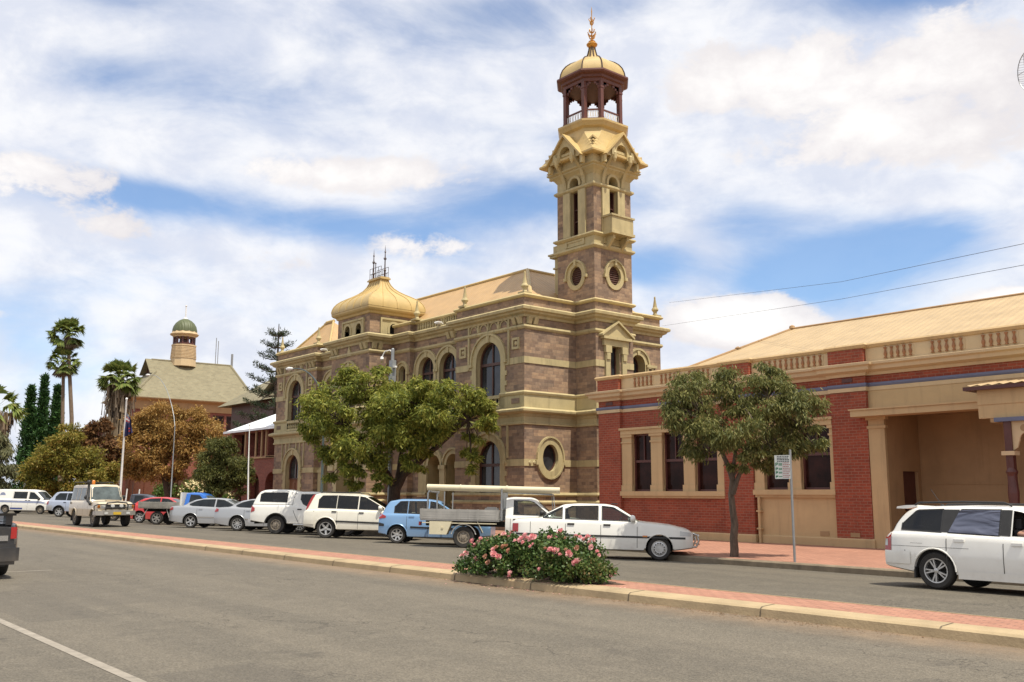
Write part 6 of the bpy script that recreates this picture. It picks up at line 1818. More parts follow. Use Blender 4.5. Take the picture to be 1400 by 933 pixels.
            if style == 'cover':
                g.lathe((0, 0, 0), [(rr*.95, w*.36), (rr*.8, w*.44), (rr*.45, w*.40), (rr*.42, w*.46), (.001, w*.47)], 28, 0, 'y', cap=False)
                for i in range(12):
                    a = 2*PI*i/12; g.box(rr*.7*math.cos(a)-.02, rr*.7*math.cos(a)+.02, w*.41, w*.432, rr*.7*math.sin(a)-.02, rr*.7*math.sin(a)+.02, 1)
            g.lathe((0, 0, 0), [(rr*.22, w*.28), (rr*.2, w*.40), (rr*.12, w*.42), (.001, w*.42)], 16, 0, 'y', cap=False)
            to = t.build('wheel', M['v_tyre'], None, smooth=40); go = g.build('rim', [M[rimmat], M['v_under']], to, smooth=40)
            WHEEL[key] = (to.data, go.data)
            bpy.data.objects.remove(go); bpy.data.objects.remove(to)
        td, gd = WHEEL[key]
        for x in (0, c.wb):
            for s in (-1, 1):
                t = bpy.data.objects.new('wheel', td); COL.objects.link(t); t.parent = c.root
                t.location = (x, s*(c.hw-.035-w*.5), c.r)
                t.rotation_euler = (0, x*1.3+.4, (0 if s > 0 else PI)+(steer if x else 0))
                g = bpy.data.objects.new('rim', gd); COL.objects.link(g); g.parent = t
    def mirrors(c, x, z, mat, sides=(-1, 1)):
        for s in sides:
            y = c.y_at(x, z)
            m = MB(); m.lathe((x-.02, s*(y+.12), z+.06), [(.02, -.07), (.085, -.05), (.10, 0), (.07, .06), (.01, .08)], 10, 0, 'x'); m.box(x-.02, x+.05, min(s*(y-.01), s*(y+.1)), max(s*(y-.01), s*(y+.1)), z, z+.05)
            m.build('mirror', mat, c.root, smooth=45)
    def handles(c, spots, mat=None):
        for x, z in spots:
            for s in (-1, 1):
                y = c.y_at(x, z); m = MB(); m.box(x-.09, x+.09, min(s*(y-.01), s*(y+.022)), max(s*(y-.01), s*(y+.022)), z-.022, z+.022)
                m.build('door_handle', mat or M['v_trim'], c.root)
    def arch_lip(c, mat='v_trim', rad=.016):
        m = MB()
        for a in (0, c.wb):
            for s in (-1, 1):
                pts = []
                for i in range(15):
                    t = PI*(i/14); x = a-c.arch_r*math.cos(t); z = c.r+c.arch_r*math.sin(t)
                    if z < c.sill+.02: continue
                    pts.append((x, s*(c.plan(min(max(x, c.x0), c.x1))-.006), z))
                m.tube(pts, rad, 5)
        split_pieces(m.build('arch_lip', M[mat] if isinstance(mat, str) else mat, c.root, smooth=50))
WHEEL = {}
def settle(root, x, y, heading, wb, W, zfix=None):
    """stand a vehicle on the cambered road; (x, y) = contact point of its right rear wheel"""
    if root.name in CARS: CARS[root.name].finish()
    d = Vector((math.cos(heading), math.sin(heading))); rgt = Vector((d.y, -d.x))
    rr = Vector((x, y)); o = rr-rgt*(W/2-.13)
    zr = (road_z(rr.y)+road_z((rr-rgt*(W-.26)).y))/2; f = o+d*wb
    zf = (road_z((f+rgt*(W/2-.13)).y)+road_z((f-rgt*(W/2-.13)).y))/2
    zl = (road_z((rr-rgt*(W-.26)).y)+road_z((rr-rgt*(W-.26)+d*wb).y))/2; zrt = (road_z(rr.y)+road_z((rr+d*wb).y))/2
    fx = Vector((d.x*wb, d.y*wb, zf-zr)).normalized(); ly = Vector((-rgt.x*(W-.26), -rgt.y*(W-.26), zl-zrt)).normalized()
    up_ = fx.cross(ly).normalized(); ly = up_.cross(fx)
    root.matrix_world = Matrix(((fx.x, ly.x, up_.x, o.x), (fx.y, ly.y, up_.y, o.y), (fx.z, ly.z, up_.z, zr+.004), (0, 0, 0, 1)))
GP = 'cars angle parked along the far kerb'
A45 = R(45)
def lamps(c, tail, head, tmat='v_lamp_r'):
    if tail: c.patch('tail_light', *tail, M[tmat], .010)
    if head: c.patch('headlight', *head, M['v_lamp_c'], .010)
def rear_face(c, zs, w, mat, name, z0, z1, y0, y1, x=None, d=.02):
    x = c.x0 if x is None else x
    return c.boxp(name, [(x-d, x+.02, s*y0 if s > 0 else -y1, s*y1 if s > 0 else -y0, z0, z1) for s in (1, -1)], mat)

# --- white sedan with chrome nudge bar -------------------------------------------------
t = empty('parked_sedan', (0, 0, 0), 'long white older sedan with chrome nudge bar parked by the street tree', 'car', GP)
c = Car(t, see='v_clear', wb=2.73, x0=-1.12, x1=3.60, W=1.79, r=.30, sill=.22, mid=.56, belt=[(-1.12, .84), (-1.04, .93), (-.4, .985), (1, .965), (2.25, .945), (3.0, .885), (3.46, .79), (3.58, .73), (3.62, .66)],
        roof=[(-.50, .98), (.22, 1.355), (.62, 1.395), (1.35, 1.395), (1.62, 1.355), (2.32, .94)], seams=[(.30, .3, .96), (1.22, .26, .96), (2.16, .3, .93), (-.62, .5, .95)])
M['v_patchy'] = paintmat('weathered_white_paint', (0.73, 0.71, 0.66), 0, .42)
c.body(M['v_white'])
c.patch('side_window', [(-.28, 1.005), (.20, .995)], [(-.28, 1.05), (.20, 1.28)], M['v_glass'], border=True)
c.patch('side_window', [(.30, .995), (.46, .993), (1.14, .985)], [(.30, 1.24), (.46, 1.315), (1.14, 1.335)], M['v_glass'], border=True)
c.patch('side_window', [(1.26, .985), (2.10, .975)], [(1.26, 1.335), (1.55, 1.31), (2.10, 1.0)], M['v_glass'], border=True)
c.patch('side_moulding', [(-1.0, .55), (3.4, .55)], [(-1.0, .60), (3.4, .60)], M['v_trim'], .012)
c.screen('windscreen', 1.68, 2.22, M['v_screen']); c.screen('rear_window', -.42, .14, M['v_glass'])
lamps(c, ([(-1.10, .62), (-.94, .62)], [(-1.10, .84), (-.94, .84)]), ([(3.26, .635), (3.55, .63)], [(3.26, .755), (3.55, .72)]))
c.patch('indicator', [(2.30, .58), (2.42, .58)], [(2.30, .62), (2.42, .62)], M['v_lamp_a'], .016)
c.handles([(.44, .86), (1.38, .86)]); c.mirrors(2.06, .98, M['v_white']); c.wheels('cover'); c.arch_lip(M['v_white'])
c.boxp('grille', [(3.60, 3.635, -.5, .5, .52, .64)], M['v_trim']); c.boxp('roof_spoiler_vent', [(1.50, 1.66, -.3, .3, 1.405, 1.43)], M['v_trim'])
m = MB()
for y in (-.42, .42): m.tube([(3.55, y, .34), (3.72, y, .36), (3.78, y, .5), (3.74, y, .66), (3.62, y, .70)], .028, 8)
m.tube([(3.74, -.72, .66), (3.78, -.42, .66), (3.78, .42, .66), (3.74, .72, .66)], .026, 8); m.tube([(3.70, -.78, .42), (3.78, -.42, .42), (3.78, .42, .42), (3.70, .78, .42)], .026, 8)
m.build('nudge_bar', M['v_chrome'], t, smooth=60)
c.cabin(-.42, 2.30, (.36, 1.25))
settle(t, -18.80, 17.03, A45, 2.73, 1.79)

# --- helper for tray backs -------------------------------------------------------------
def tray(t, x0, x1, w, z, boards, mat, gap=True, hb=True, hbz=.9):
    m = MB(); h = w/2
    m.box(x0, x1, -h, h, z-.06, z); 
    for s in (-1, 1): m.box(x0, x1, s*h-.02, s*h+.02, z, z+boards)
    m.box(x0-.02, x0+.02, -h, h, z, z+boards)
    for q in range(5):
        x = x0+.06+(x1-x0-.12)*q/4
        for s in (-1, 1): m.box(x-.02, x+.02, s*h-.028, s*h+.028, z-.02, z+boards+.01)
    for q in range(3):       # pressed ribs along the side boards
        zz = z+boards*(.25+.25*q)
        for s in (-1, 1): m.box(x0+.05, x1-.05, s*(h+.02)-.006, s*(h+.02)+.006, zz-.012, zz+.012)
    o = m.build('tray', M[mat], t)
    m = MB()
    for s in (-1, 1): m.box(x0+.1, x1+.3, s*.38-.05, s*.38+.05, z-.22, z-.06); 
    for q in range(4): x = x0+.3+(x1-x0-.6)*q/3; m.box(x-.03, x+.03, -h+.05, h-.05, z-.12, z-.06)
    m.build('chassis', M['v_under'], t)
    return o
# --- white ute with aluminium tray and pipe rack ---------------------------------------
t = empty('tray_ute', (0, 0, 0), 'white tray ute with cream pipe strapped along its ladder rack', 'ute', GP)
c = Car(t, see='v_clear', wb=3.2, x0=1.30, x1=4.25, W=1.70, r=.33, sill=.34, mid=.70, rounding=.06, belt=[(1.3, 1.0), (2.5, .99), (3.4, .95), (4.1, .86), (4.25, .74)],
        roof=[(1.29, 1.56), (1.5, 1.59), (2.05, 1.585), (2.22, 1.54), (2.82, 1.0)], seams=[(1.46, .5, .99), (2.64, .42, .95)])
c.body(M['v_white'])
c.patch('side_window', [(1.56, 1.06), (2.60, 1.05)], [(1.56, 1.48), (2.02, 1.475), (2.18, 1.43), (2.60, 1.10)], M['v_glass'], border=True)
c.screen('windscreen', 2.3, 2.74, M['v_screen']); c.handles([(1.64, .90)]); c.mirrors(2.46, 1.06, M['v_trim']); c.wheels('steel', 'v_rimd', .19); c.arch_lip(M['v_white']); c.cabin(1.36, 2.80, (1.62,))
c.boxp('tail_light', [(-1.42, -1.36, -.80, -.58, .66, .78), (-1.42, -1.36, .58, .80, .66, .78)], M['v_lamp_r'])
tray(t, -1.36, 1.10, 1.78, .88, .30, 'v_alu')
m = MB(); h = .86
for y in (-h, h): m.tube([(-1.14, y, .9), (-1.14, y, 1.66), (-1.08, y, 1.74)], .028, 7); m.tube([(-.62, y, .9), (-.62, y, 1.72)], .02, 7)
for y in (-h, -.5, -.15, .2, .55, h): m.tube([(1.18, y, .86), (1.18, y, 1.84)], .030, 7)
m.tube([(1.18, -h, 1.78), (1.18, h, 1.78)], .03, 7); m.tube([(1.18, -h, 1.2), (1.18, h, 1.2)], .03, 7); m.tube([(-1.12, -h, 1.72), (-1.12, h, 1.72)], .026, 7); m.tube([(2.72, -.62, 1.70), (2.72, .62, 1.70)], .024, 7)
for y in (-.62, .62): m.tube([(1.18, y, 1.74), (2.72, y, 1.70), (2.78, y, 1.05)], .02, 7)
m.build('ladder_rack', M['grey_pole'], t, smooth=60)
m = MB(); m.box(-1.06, -.52, -.90, -.50, .40, .80); m.prism([(-.52, .40), (-.36, .80), (-.52, .80)], 'y', -.90, -.50); m.box(-.68, -.62, -.92, -.90, .58, .64); m.build('tool_box', M['v_pipe'], t)
m = MB(); m.box(.62, 1.02, -.5, -.1, .89, 1.24); m.box(.68, .96, -.45, -.15, 1.24, 1.27); m.build('crate', M['v_alu'], t)
m = MB(); m.box(-1.30, 1.04, -.885, -.875, .74, .77); m.tube([(.40, -.86, .88), (.62, -.86, .48)], .012, 5)
m.build('tie_rail', M['v_pipe'], t)
settle(t, -24.1, 18.05, A45, 3.2, 1.74)
UTE = t
m = MB(); m.tube([(-1.2, 0, 0), (2.98, 0, -.03)], .098, 14); m.tube([(-.15, 0, 0), (-.12, 0, 0)], .105, 14); m.tube([(1.3, 0, -.01), (1.36, 0, -.01)], .106, 14)
pipe = m.build('pipe', M['v_pipe'], None, smooth=50); tag(pipe, 'long cream plastic pipe lashed on top of the tray ute rack', 'pipe')
pipe.matrix_world = UTE.matrix_world @ Matrix.Translation((0, -.72, 1.845)) 
# --- blue hatchback --------------------------------------------------------------------
t = empty('parked_hatchback', (0, 0, 0), 'sky blue five door hatchback parked beside the tray ute', 'car', GP)
c = Car(t, see='v_clear', wb=2.455, x0=-.66, x1=3.15, W=1.66, r=.29, sill=.22, mid=.60, belt=[(-.66, .86), (-.58, .96), (.3, .98), (1.9, .94), (2.7, .88), (3.05, .78), (3.15, .66)],
        roof=[(-.60, .95), (-.36, 1.40), (0, 1.47), (.9, 1.485), (1.3, 1.44), (2.15, .95)], seams=[(.32, .5, .97), (1.05, .26, .96), (1.95, .3, .92)], rounding=.13)
c.body(M['v_blue'])
c.patch('side_window', [(-.12, 1.02), (.30, 1.01)], [(-.12, 1.22), (.04, 1.385), (.30, 1.40)], M['v_glass'], border=True)
c.patch('side_window', [(.36, 1.01), (1.0, 1.0)], [(.36, 1.40), (1.0, 1.41)], M['v_glass'], border=True)
c.patch('side_window', [(1.08, 1.0), (1.88, .99)], [(1.08, 1.405), (1.3, 1.37), (1.88, 1.03)], M['v_glass'], border=True)
c.patch('side_moulding', [(.45, .52), (1.9, .50)], [(.45, .58), (1.9, .56)], M['v_trim'], .012); c.patch('bumper_corner', [(-.65, .56), (-.45, .56)], [(-.65, .68), (-.45, .64)], M['v_trim'], .008)
c.screen('windscreen', 1.40, 2.06, M['v_screen']); c.screen('rear_window', -.57, -.42, M['v_glass'])
lamps(c, ([(-.65, .80), (-.40, .84)], [(-.65, 1.0), (-.40, .90)]), ([(2.75, .70), (3.08, .68)], [(2.75, .85), (3.08, .74)]))
c.handles([(.48, .90), (1.22, .88)], M['v_blue']); c.mirrors(1.80, .99, M['v_blue']); c.wheels('seven'); c.arch_lip(M['v_blue'])
c.cabin(-.45, 2.10, (.2, 1.05))
settle(t, -27.4, 17.75, A45, 2.455, 1.66)
# --- ivory four-wheel drive wagon ------------------------------------------------------
t = empty('parked_suv', (0, 0, 0), 'ivory white boxy wagon with tall red tail lamp strips', 'car', GP)
c = Car(t, see='v_tint', wb=2.625, x0=-.88, x1=3.50, W=1.76, r=.355, sill=.32, mid=.70, tum=.28, belt=[(-.88, .94), (-.82, 1.02), (.1, 1.07), (2.35, 1.03), (3.2, .98), (3.45, .84), (3.5, .72)],
        roof=[(-.84, 1.02), (-.60, 1.58), (-.4, 1.655), (.9, 1.66), (1.35, 1.62), (2.45, 1.04)], seams=[(.42, .5, 1.06), (1.22, .36, 1.05), (2.16, .4, 1.02), (-.48, .95, 1.0)], rounding=.10)
c.body(M['v_cream'])
c.patch('side_window', [(-.33, 1.12), (.34, 1.115)], [(-.33, 1.42), (-.22, 1.555), (.34, 1.57)], M['v_glass'], border=True)
c.patch('side_window', [(.40, 1.115), (1.16, 1.105)], [(.40, 1.57), (1.16, 1.555)], M['v_glass'], border=True)
c.patch('side_window', [(1.24, 1.10), (2.16, 1.09)], [(1.24, 1.55), (1.42, 1.53), (2.16, 1.14)], M['v_glass'], border=True)
c.patch('side_moulding', [(.38, .60), (2.2, .57)], [(.38, .66), (2.2, .63)], M['v_trim'], .014)
c.patch('tail_light', [(-.84, 1.02), (-.76, 1.04), (-.56, 1.50), (-.50, 1.60)], [(-.84, 1.06), (-.66, 1.47), (-.58, 1.60), (-.50, 1.605)], M['v_lamp_r'], .014)
c.patch('rear_bumper', [(-.87, .50), (-.44, .50)], [(-.87, .80), (-.44, .78)], M['v_cream'], .022)
lamps(c, None, ([(3.05, .80), (3.44, .78)], [(3.05, .97), (3.44, .86)]))
c.screen('windscreen', 1.48, 2.34, M['v_screen']); c.screen('rear_window', -.80, -.63, M['v_glass'])
c.handles([(.30, .98), (1.34, .96)]); c.mirrors(2.08, 1.09, M['v_cream']); c.wheels('five'); c.arch_lip(M['v_cream'], .022)
m = MB()
for s in (-1, 1): m.tube([(-.3, s*.62, 1.66), (-.25, s*.62, 1.70), (1.2, s*.62, 1.71), (1.28, s*.62, 1.65)], .016, 6)
split_pieces(m.build('roof_rail', M['v_trim'], t))
c.cabin(-.7, 2.40, (.3, 1.15))
settle(t, -32.2, 17.70, A45, 2.625, 1.76)
# --- white dual cab ute with canopy ----------------------------------------------------
t = empty('canopy_ute', (0, 0, 0), 'white dual cab ute with fibreglass canopy and steel wheels', 'ute', GP)
c = Car(t, see='v_tint', wb=3.0, x0=-1.12, x1=3.85, W=1.78, r=.37, sill=.42, mid=.78, tum=.26, belt=[(-1.12, 1.02), (-1.05, 1.16), (.5, 1.18), (.9, 1.14), (2.75, 1.08), (3.5, 1.02), (3.8, .88), (3.85, .74)],
        roof=[(-1.10, 1.16), (-.86, 1.70), (-.6, 1.80), (.3, 1.82), (.62, 1.79), (.72, 1.74), (1.4, 1.755), (1.85, 1.73), (2.15, 1.66), (2.8, 1.10)], seams=[(1.66, .5, 1.1), (2.6, .5, 1.05)], rounding=.09, arch_r=.47)
c.body(M['v_white'])
c.patch('side_window', [(-.74, 1.32), (.40, 1.31)], [(-.74, 1.60), (-.62, 1.67), (.34, 1.68), (.40, 1.66)], M['v_glass'], border=True, lbl='rounded canopy side window')
c.patch('side_window', [(.98, 1.42), (1.08, 1.26), (1.24, 1.18), (1.62, 1.15)], [(.98, 1.62), (1.62, 1.64)], M['v_glass'], border=True)
c.patch('side_window', [(1.70, 1.15), (2.58, 1.13)], [(1.70, 1.64), (2.0, 1.60), (2.58, 1.18)], M['v_glass'], border=True)
c.patch('canopy_joint', [(-1.08, 1.185), (.62, 1.195)], [(-1.08, 1.20), (.62, 1.21)], M['v_trim'], .008)
m = MB()
for s in (-1, 1):
    pts = [(.74, 1.70), (.66, 1.45), (.66, 1.2), (.72, .95), (.84, .70), (.95, .50)]
    m.tube([(x, s*(c.y_at(x, z)+.002), z) for x, z in pts], .010, 5)
m.build('cab_joint', M['v_trim'], t)
lamps(c, ([(-1.10, .86), (-.93, .92)], [(-1.10, 1.14), (-.93, 1.04)]), ([(3.35, .84), (3.78, .82)], [(3.35, 1.0), (3.78, .88)]))
c.screen('windscreen', 2.2, 2.7, M['v_screen']); c.screen('rear_window', -1.04, -.88, M['v_glass'])
c.handles([(.98, 1.02), (1.86, 1.0)]); c.mirrors(2.5, 1.16, M['v_white']); c.wheels('steel', 'v_rimd', .22); c.arch_lip('v_trim', .028)
m = MB()
for s in (-1, 1): m.tube([(.75, s*.86, .40), (2.4, s*.86, .40)], .04, 8)
split_pieces(m.build('side_step', M['v_chrome'], t)); c.boxp('rear_bumper', [(-1.24, -1.08, -.78, .78, .46, .60)], M['v_chrome'], bev=.03)
c.cabin(-.95, 2.72, (1.0, 1.65))
settle(t, -36.85, 17.95, A45, 3.0, 1.78)
# --- two silver sedans -----------------------------------------------------------------
def silver_sedan(label, x, y, rim, spoiler=False, blue=False):
    t = empty('parked_sedan', (0, 0, 0), label, 'car', GP)
    c = Car(t, wb=2.83, x0=-1.12, x1=3.80, W=1.86, r=.325, sill=.21, mid=.60, belt=[(-1.12, .88), (-1.05, .99), (-.4, 1.03), (1.0, .98), (2.5, .93), (3.2, .86), (3.7, .72), (3.8, .62)],
            roof=[(-.62, 1.02), (.10, 1.34), (.55, 1.425), (1.1, 1.44), (1.55, 1.41), (2.55, .93)], seams=[(.30, .5, .99), (1.22, .26, .97), (2.3, .3, .93)], rounding=.16)
    c.body(M['v_silver'])
    c.patch('side_window', [(-.10, 1.09), (.05, 1.055), (1.10, 1.03)], [(-.10, 1.12), (.15, 1.25), (.5, 1.345), (1.10, 1.37)], M['v_glass'], border=True)
    c.patch('side_window', [(1.20, 1.03), (2.25, .985)], [(1.20, 1.37), (1.55, 1.34), (2.25, 1.0)], M['v_glass'], border=True)
    c.screen('windscreen', 1.66, 2.45, M['v_screen']); c.screen('rear_window', -.55, .05, M['v_glass'])
    lamps(c, ([(-1.11, .80), (-.90, .84)], [(-1.11, 1.0), (-.90, .95)]), ([(3.25, .66), (3.72, .62)], [(3.25, .80), (3.72, .68)]))
    c.patch('side_moulding', [(.35, .50), (1.18, .50)], [(.35, .53), (1.18, .53)], M['v_chrome'], .012)
    c.handles([(.48, .90), (1.38, .88)], M['v_silver']); c.mirrors(2.2, 1.0, M['v_silver']); c.wheels(rim); c.arch_lip(M['v_silver'])
    if spoiler: c.boxp('boot_spoiler', [(-1.12, -.9, -.6, .6, 1.10, 1.13), (-1.05, -.98, -.6, -.55, 1.0, 1.1), (-1.05, -.98, .55, .6, 1.0, 1.1)], M['v_silver'])
    settle(t, x, y, A45, 2.83, 1.86)
silver_sedan('silver sedan with ten spoke wheels squeezed beside the canopy ute', -40.75, 18.0, 'ten')
silver_sedan('silver sedan with five spoke wheels next to the silver tray ute', -45.3, 17.65, 'five')
# --- blue cab tray ute, red sedan, dark ute behind -------------------------------------
t = empty('tray_ute', (0, 0, 0), 'bright blue cab ute with white headboard and plain silver tray', 'ute', GP)
c = Car(t, wb=3.0, x0=1.45, x1=4.0, W=1.74, r=.35, sill=.40, mid=.74, rounding=.06, belt=[(1.45, 1.08), (2.5, 1.06), (3.4, 1.0), (3.9, .86), (4.0, .76)], roof=[(1.44, 1.70), (1.7, 1.73), (2.2, 1.72), (2.4, 1.66), (3.0, 1.07)], seams=[(1.6, .5, 1.05)])
c.body(M['v_dblue']); c.patch('side_window', [(1.72, 1.14), (2.66, 1.13)], [(1.72, 1.60), (2.2, 1.58), (2.66, 1.2)], M['v_glass'], border=True)
c.screen('windscreen', 2.48, 2.92, M['v_screen']); c.wheels('six', 'v_rim', .2); c.mirrors(2.55, 1.12, M['v_trim'])
tray(t, -1.0, 1.22, 1.80, .90, .30, 'v_alu')
m = MB(); m.box(1.26, 1.36, -.86, .86, .9, 1.72); m.build('headboard', M['v_white'], t)
m = MB()
for s in (-1, 1): m.tube([(-.50, s*.84, .84), (-.75, s*.84, .38)], .025, 6); m.tube([(.55, s*.84, .84), (.72, s*.84, .38)], .025, 6)
split_pieces(m.build('mudguard_stay', M['v_alu'], t))
settle(t, -51.5, 18.2, A45, 3.0, 1.78)
t = empty('parked_sedan', (0, 0, 0), 'red sedan half hidden behind the silver tray', 'car', GP)
c = Car(t, wb=2.83, x0=-1.10, x1=3.7, W=1.84, r=.32, sill=.21, mid=.60, belt=[(-1.1, .88), (-1.02, .99), (-.4, 1.03), (1.0, .98), (2.5, .93), (3.3, .84), (3.7, .64)], roof=[(-.62, 1.02), (.10, 1.38), (.55, 1.455), (1.1, 1.47), (1.6, 1.43), (2.55, .93)], seams=[(1.22, .3, .97)])
c.body(M['v_red']); c.patch('side_window', [(-.05, 1.06), (1.10, 1.03)], [(-.05, 1.14), (.5, 1.36), (1.10, 1.39)], M['v_glass'], border=True); c.patch('side_window', [(1.2, 1.03), (2.25, .985)], [(1.2, 1.39), (1.6, 1.36), (2.25, 1.0)], M['v_glass'], border=True)
c.screen('windscreen', 1.7, 2.45, M['v_screen']); c.screen('rear_window', -.55, .05, M['v_glass']); lamps(c, ([(-1.09, .80), (-.88, .84)], [(-1.09, 1.0), (-.88, .95)]), None); c.wheels('six'); c.mirrors(2.2, 1.0, M['v_red'])
settle(t, -55.6, 18.7, A45, 2.83, 1.84)
t = empty('tray_ute', (0, 0, 0), 'dark navy ute with two white tray posts left of the red sedan', 'ute', GP)
c = Car(t, wb=3.0, x0=.9, x1=3.95, W=1.74, r=.35, sill=.38, mid=.74, rounding=.06, belt=[(.9, 1.06), (2.2, 1.05), (3.4, 1.0), (3.95, .76)], roof=[(.89, 1.62), (1.1, 1.65), (1.7, 1.64), (1.95, 1.58), (2.6, 1.06)])
c.body(M['v_navy']); c.patch('side_window', [(1.2, 1.12), (2.2, 1.11)], [(1.2, 1.54), (1.7, 1.53), (2.2, 1.16)], M['v_glass'], border=True); c.screen('windscreen', 2.04, 2.5, M['v_screen']); c.wheels('steel', 'v_rimd', .2)
tray(t, -1.1, .75, 1.76, .92, .28, 'v_alu')
m = MB()
for x in (-1.05, .7):
    for s in (-1, 1): m.tube([(x, s*.8, .92), (x+.05, s*.8, 1.95)], .04, 7)
split_pieces(m.build('tray_post', M['white_pole'], t))
settle(t, -60.9, 18.9, A45, 3.0, 1.76)
# --- silver blue four-wheel drive and white van at the far left -------------------------
t = empty('parked_suv', (0, 0, 0), 'pale silver blue four wheel drive in front of the white van', 'car', GP)
c = Car(t, wb=2.7, x0=-1.0, x1=3.5, W=1.80, r=.37, sill=.38, mid=.74, tum=.28, belt=[(-1.0, 1.0), (-.9, 1.12), (.1, 1.12), (2.5, 1.08), (3.3, 1.0), (3.5, .78)], roof=[(-.82, 1.11), (-.45, 1.70), (-.2, 1.76), (1.2, 1.76), (1.6, 1.70), (2.55, 1.08)], seams=[(.5, .5, 1.1), (1.3, .45, 1.1)], rounding=.12)
c.body(M['v_sblue']); c.patch('side_window', [(-.36, 1.19), (.42, 1.18)], [(-.36, 1.40), (-.15, 1.64), (.42, 1.65)], M['v_glass'], border=True); c.patch('side_window', [(.5, 1.18), (1.24, 1.17)], [(.5, 1.65), (1.24, 1.64)], M['v_glass'], border=True); c.patch('side_window', [(1.34, 1.17), (2.25, 1.15)], [(1.34, 1.64), (1.6, 1.60), (2.25, 1.19)], M['v_glass'], border=True)
c.patch('lower_cladding', [(-.98, .48), (-.5, .48)], [(-.98, .80), (-.5, .80)], M['v_silver'], .012); lamps(c, ([(-.98, .84), (-.82, .86)], [(-.98, 1.12), (-.82, 1.10)]), None)
c.screen('windscreen', 1.7, 2.45, M['v_screen']); c.screen('rear_window', -.76, -.5, M['v_glass']); c.wheels('six'); c.arch_lip('v_trim', .03); c.mirrors(2.15, 1.15, M['v_sblue']); c.handles([(.4, 1.02), (1.45, 1.0)])
m = MB(); m.lathe((-1.12, .2, .98), [(.30, -.08), (.36, -.06), (.36, .06), (.30, .1)], 20, 0, 'x'); m.build('spare_wheel_cover', M['v_sblue'], t, smooth=45)
settle(t, -72.6, 18.8, A45, 2.7, 1.8)
t = empty('parked_van', (0, 0, 0), 'white van with grey blue side stripe and dark windows', 'van', GP)
c = Car(t, wb=3.0, x0=-.95, x1=3.85, W=1.90, r=.33, sill=.26, mid=.70, tum=.16, belt=[(-.95, 1.05), (-.9, 1.18), (2.9, 1.14), (3.3, 1.02), (3.75, .88), (3.85, .72)], roof=[(-.95, 1.85), (-.85, 1.93), (2.0, 1.95), (2.35, 1.88), (3.25, 1.10)], seams=[(.55, .36, 1.85), (1.9, .36, 1.85), (2.9, .4, 1.1)], rounding=.10)
c.body(M['v_white']); c.patch('side_window', [(.62, 1.22), (1.74, 1.22)], [(.62, 1.74), (1.74, 1.74)], M['v_glass'], border=True); c.patch('side_window', [(1.96, 1.2), (2.9, 1.18)], [(1.96, 1.73), (2.3, 1.70), (2.9, 1.22)], M['v_glass'], border=True)
c.patch('side_window', [(-.8, 1.24), (-.05, 1.24)], [(-.8, 1.72), (-.05, 1.73)], M['v_sblue'], border=False, lbl='pale round badge panel') if False else None
M['v_stripe'] = plain('grey_blue_stripe', (0.27, 0.30, 0.42), .4, .1, 3)
M['v_bl'] = plain('deep_blue_vinyl', (0.04, 0.06, 0.22), .4, .1, 3)
c.patch('side_stripe', [(-.9, .90), (3.0, .86), (3.55, .80)], [(-.9, 1.06), (3.0, 1.02), (3.55, .92)], M['v_stripe'], .004)
m = MB()
for i in range(26):
    for r_ in range(2):
        if (i+r_) % 2 == 0: x = -.85+i*.14; c.patch_into(m, -1, [(x, .92+r_*.055), (x+.14, .92+r_*.055)], [(x, .975+r_*.055), (x+.14, .975+r_*.055)], .007, 0, 1)
m.build('chequer_band', M['v_stripe'], t); c.patch('sill_flash', [(.45, .36), (1.5, .36)], [(.45, .48), (1.3, .48)], M['v_bl'], .006)
m = MB(); m.lathe((-.35, -c.y_at(-.35, 1.5)-.002, 1.46), [(.24, -.006), (.24, .006)], 20, 0, 'y'); m.build('badge', M['v_stripe'], t)
c.screen('windscreen', 2.45, 3.18, M['v_glass']); c.wheels('steel', 'v_rimd', .2); c.mirrors(2.85, 1.15, M['v_trim']); lamps(c, ([(-.93, .9), (-.8, .9)], [(-.93, 1.4), (-.8, 1.4)]), ([(3.35, .80), (3.78, .74)], [(3.35, .98), (3.78, .86)]))
c.handles([(1.75, 1.1), (2.02, 1.08)]); c.boxp('lower_bumper', [(3.72, 3.9, -.8, .8, .3, .56)], M['v_trim'], bev=.03)
settle(t, -86.3, 18.25, A45, 3.0, 1.90)

# --- beige troop carrier driving towards the camera --------------------------------------
t = empty('driving_four_wheel_drive', (0, 0, 0), 'dusty beige boxy four wheel drive with snorkel and steel bullbar driving towards us', 'car')
c = Car(t, wb=2.98, x0=-1.15, x1=3.72, W=1.72, r=.39, sill=.46, mid=.84, tum=.13, belt=[(-1.15, 1.18), (2.2, 1.18), (2.55, 1.20), (3.55, 1.14), (3.68, 1.08), (3.72, .98)], roof=[(-1.13, 1.92), (-1.0, 1.99), (1.7, 2.0), (1.9, 1.96), (2.28, 1.20)], seams=[(.55, .55, 1.85), (1.42, .55, 1.85), (2.2, .6, 1.15)], rounding=.06, arch_r=.46)
c.body(M['v_beige'])
for xa, xb in ((-.95, -.1), (0, .48), (.62, 1.34)): c.patch('side_window', [(xa, 1.26), (xb, 1.26)], [(xa, 1.82), (xb, 1.82)], M['v_screen'], border=True)
c.patch('side_window', [(1.48, 1.26), (2.12, 1.25)], [(1.48, 1.82), (1.86, 1.80), (2.12, 1.30)], M['v_glass'], border=True)
c.screen('windscreen', 1.93, 2.25, M['v_screen'], .96)
c.wheels('steel', 'v_rimd', .25); c.arch_lip('v_beige', .03); c.mirrors(1.98, 1.32, M['v_trim'])
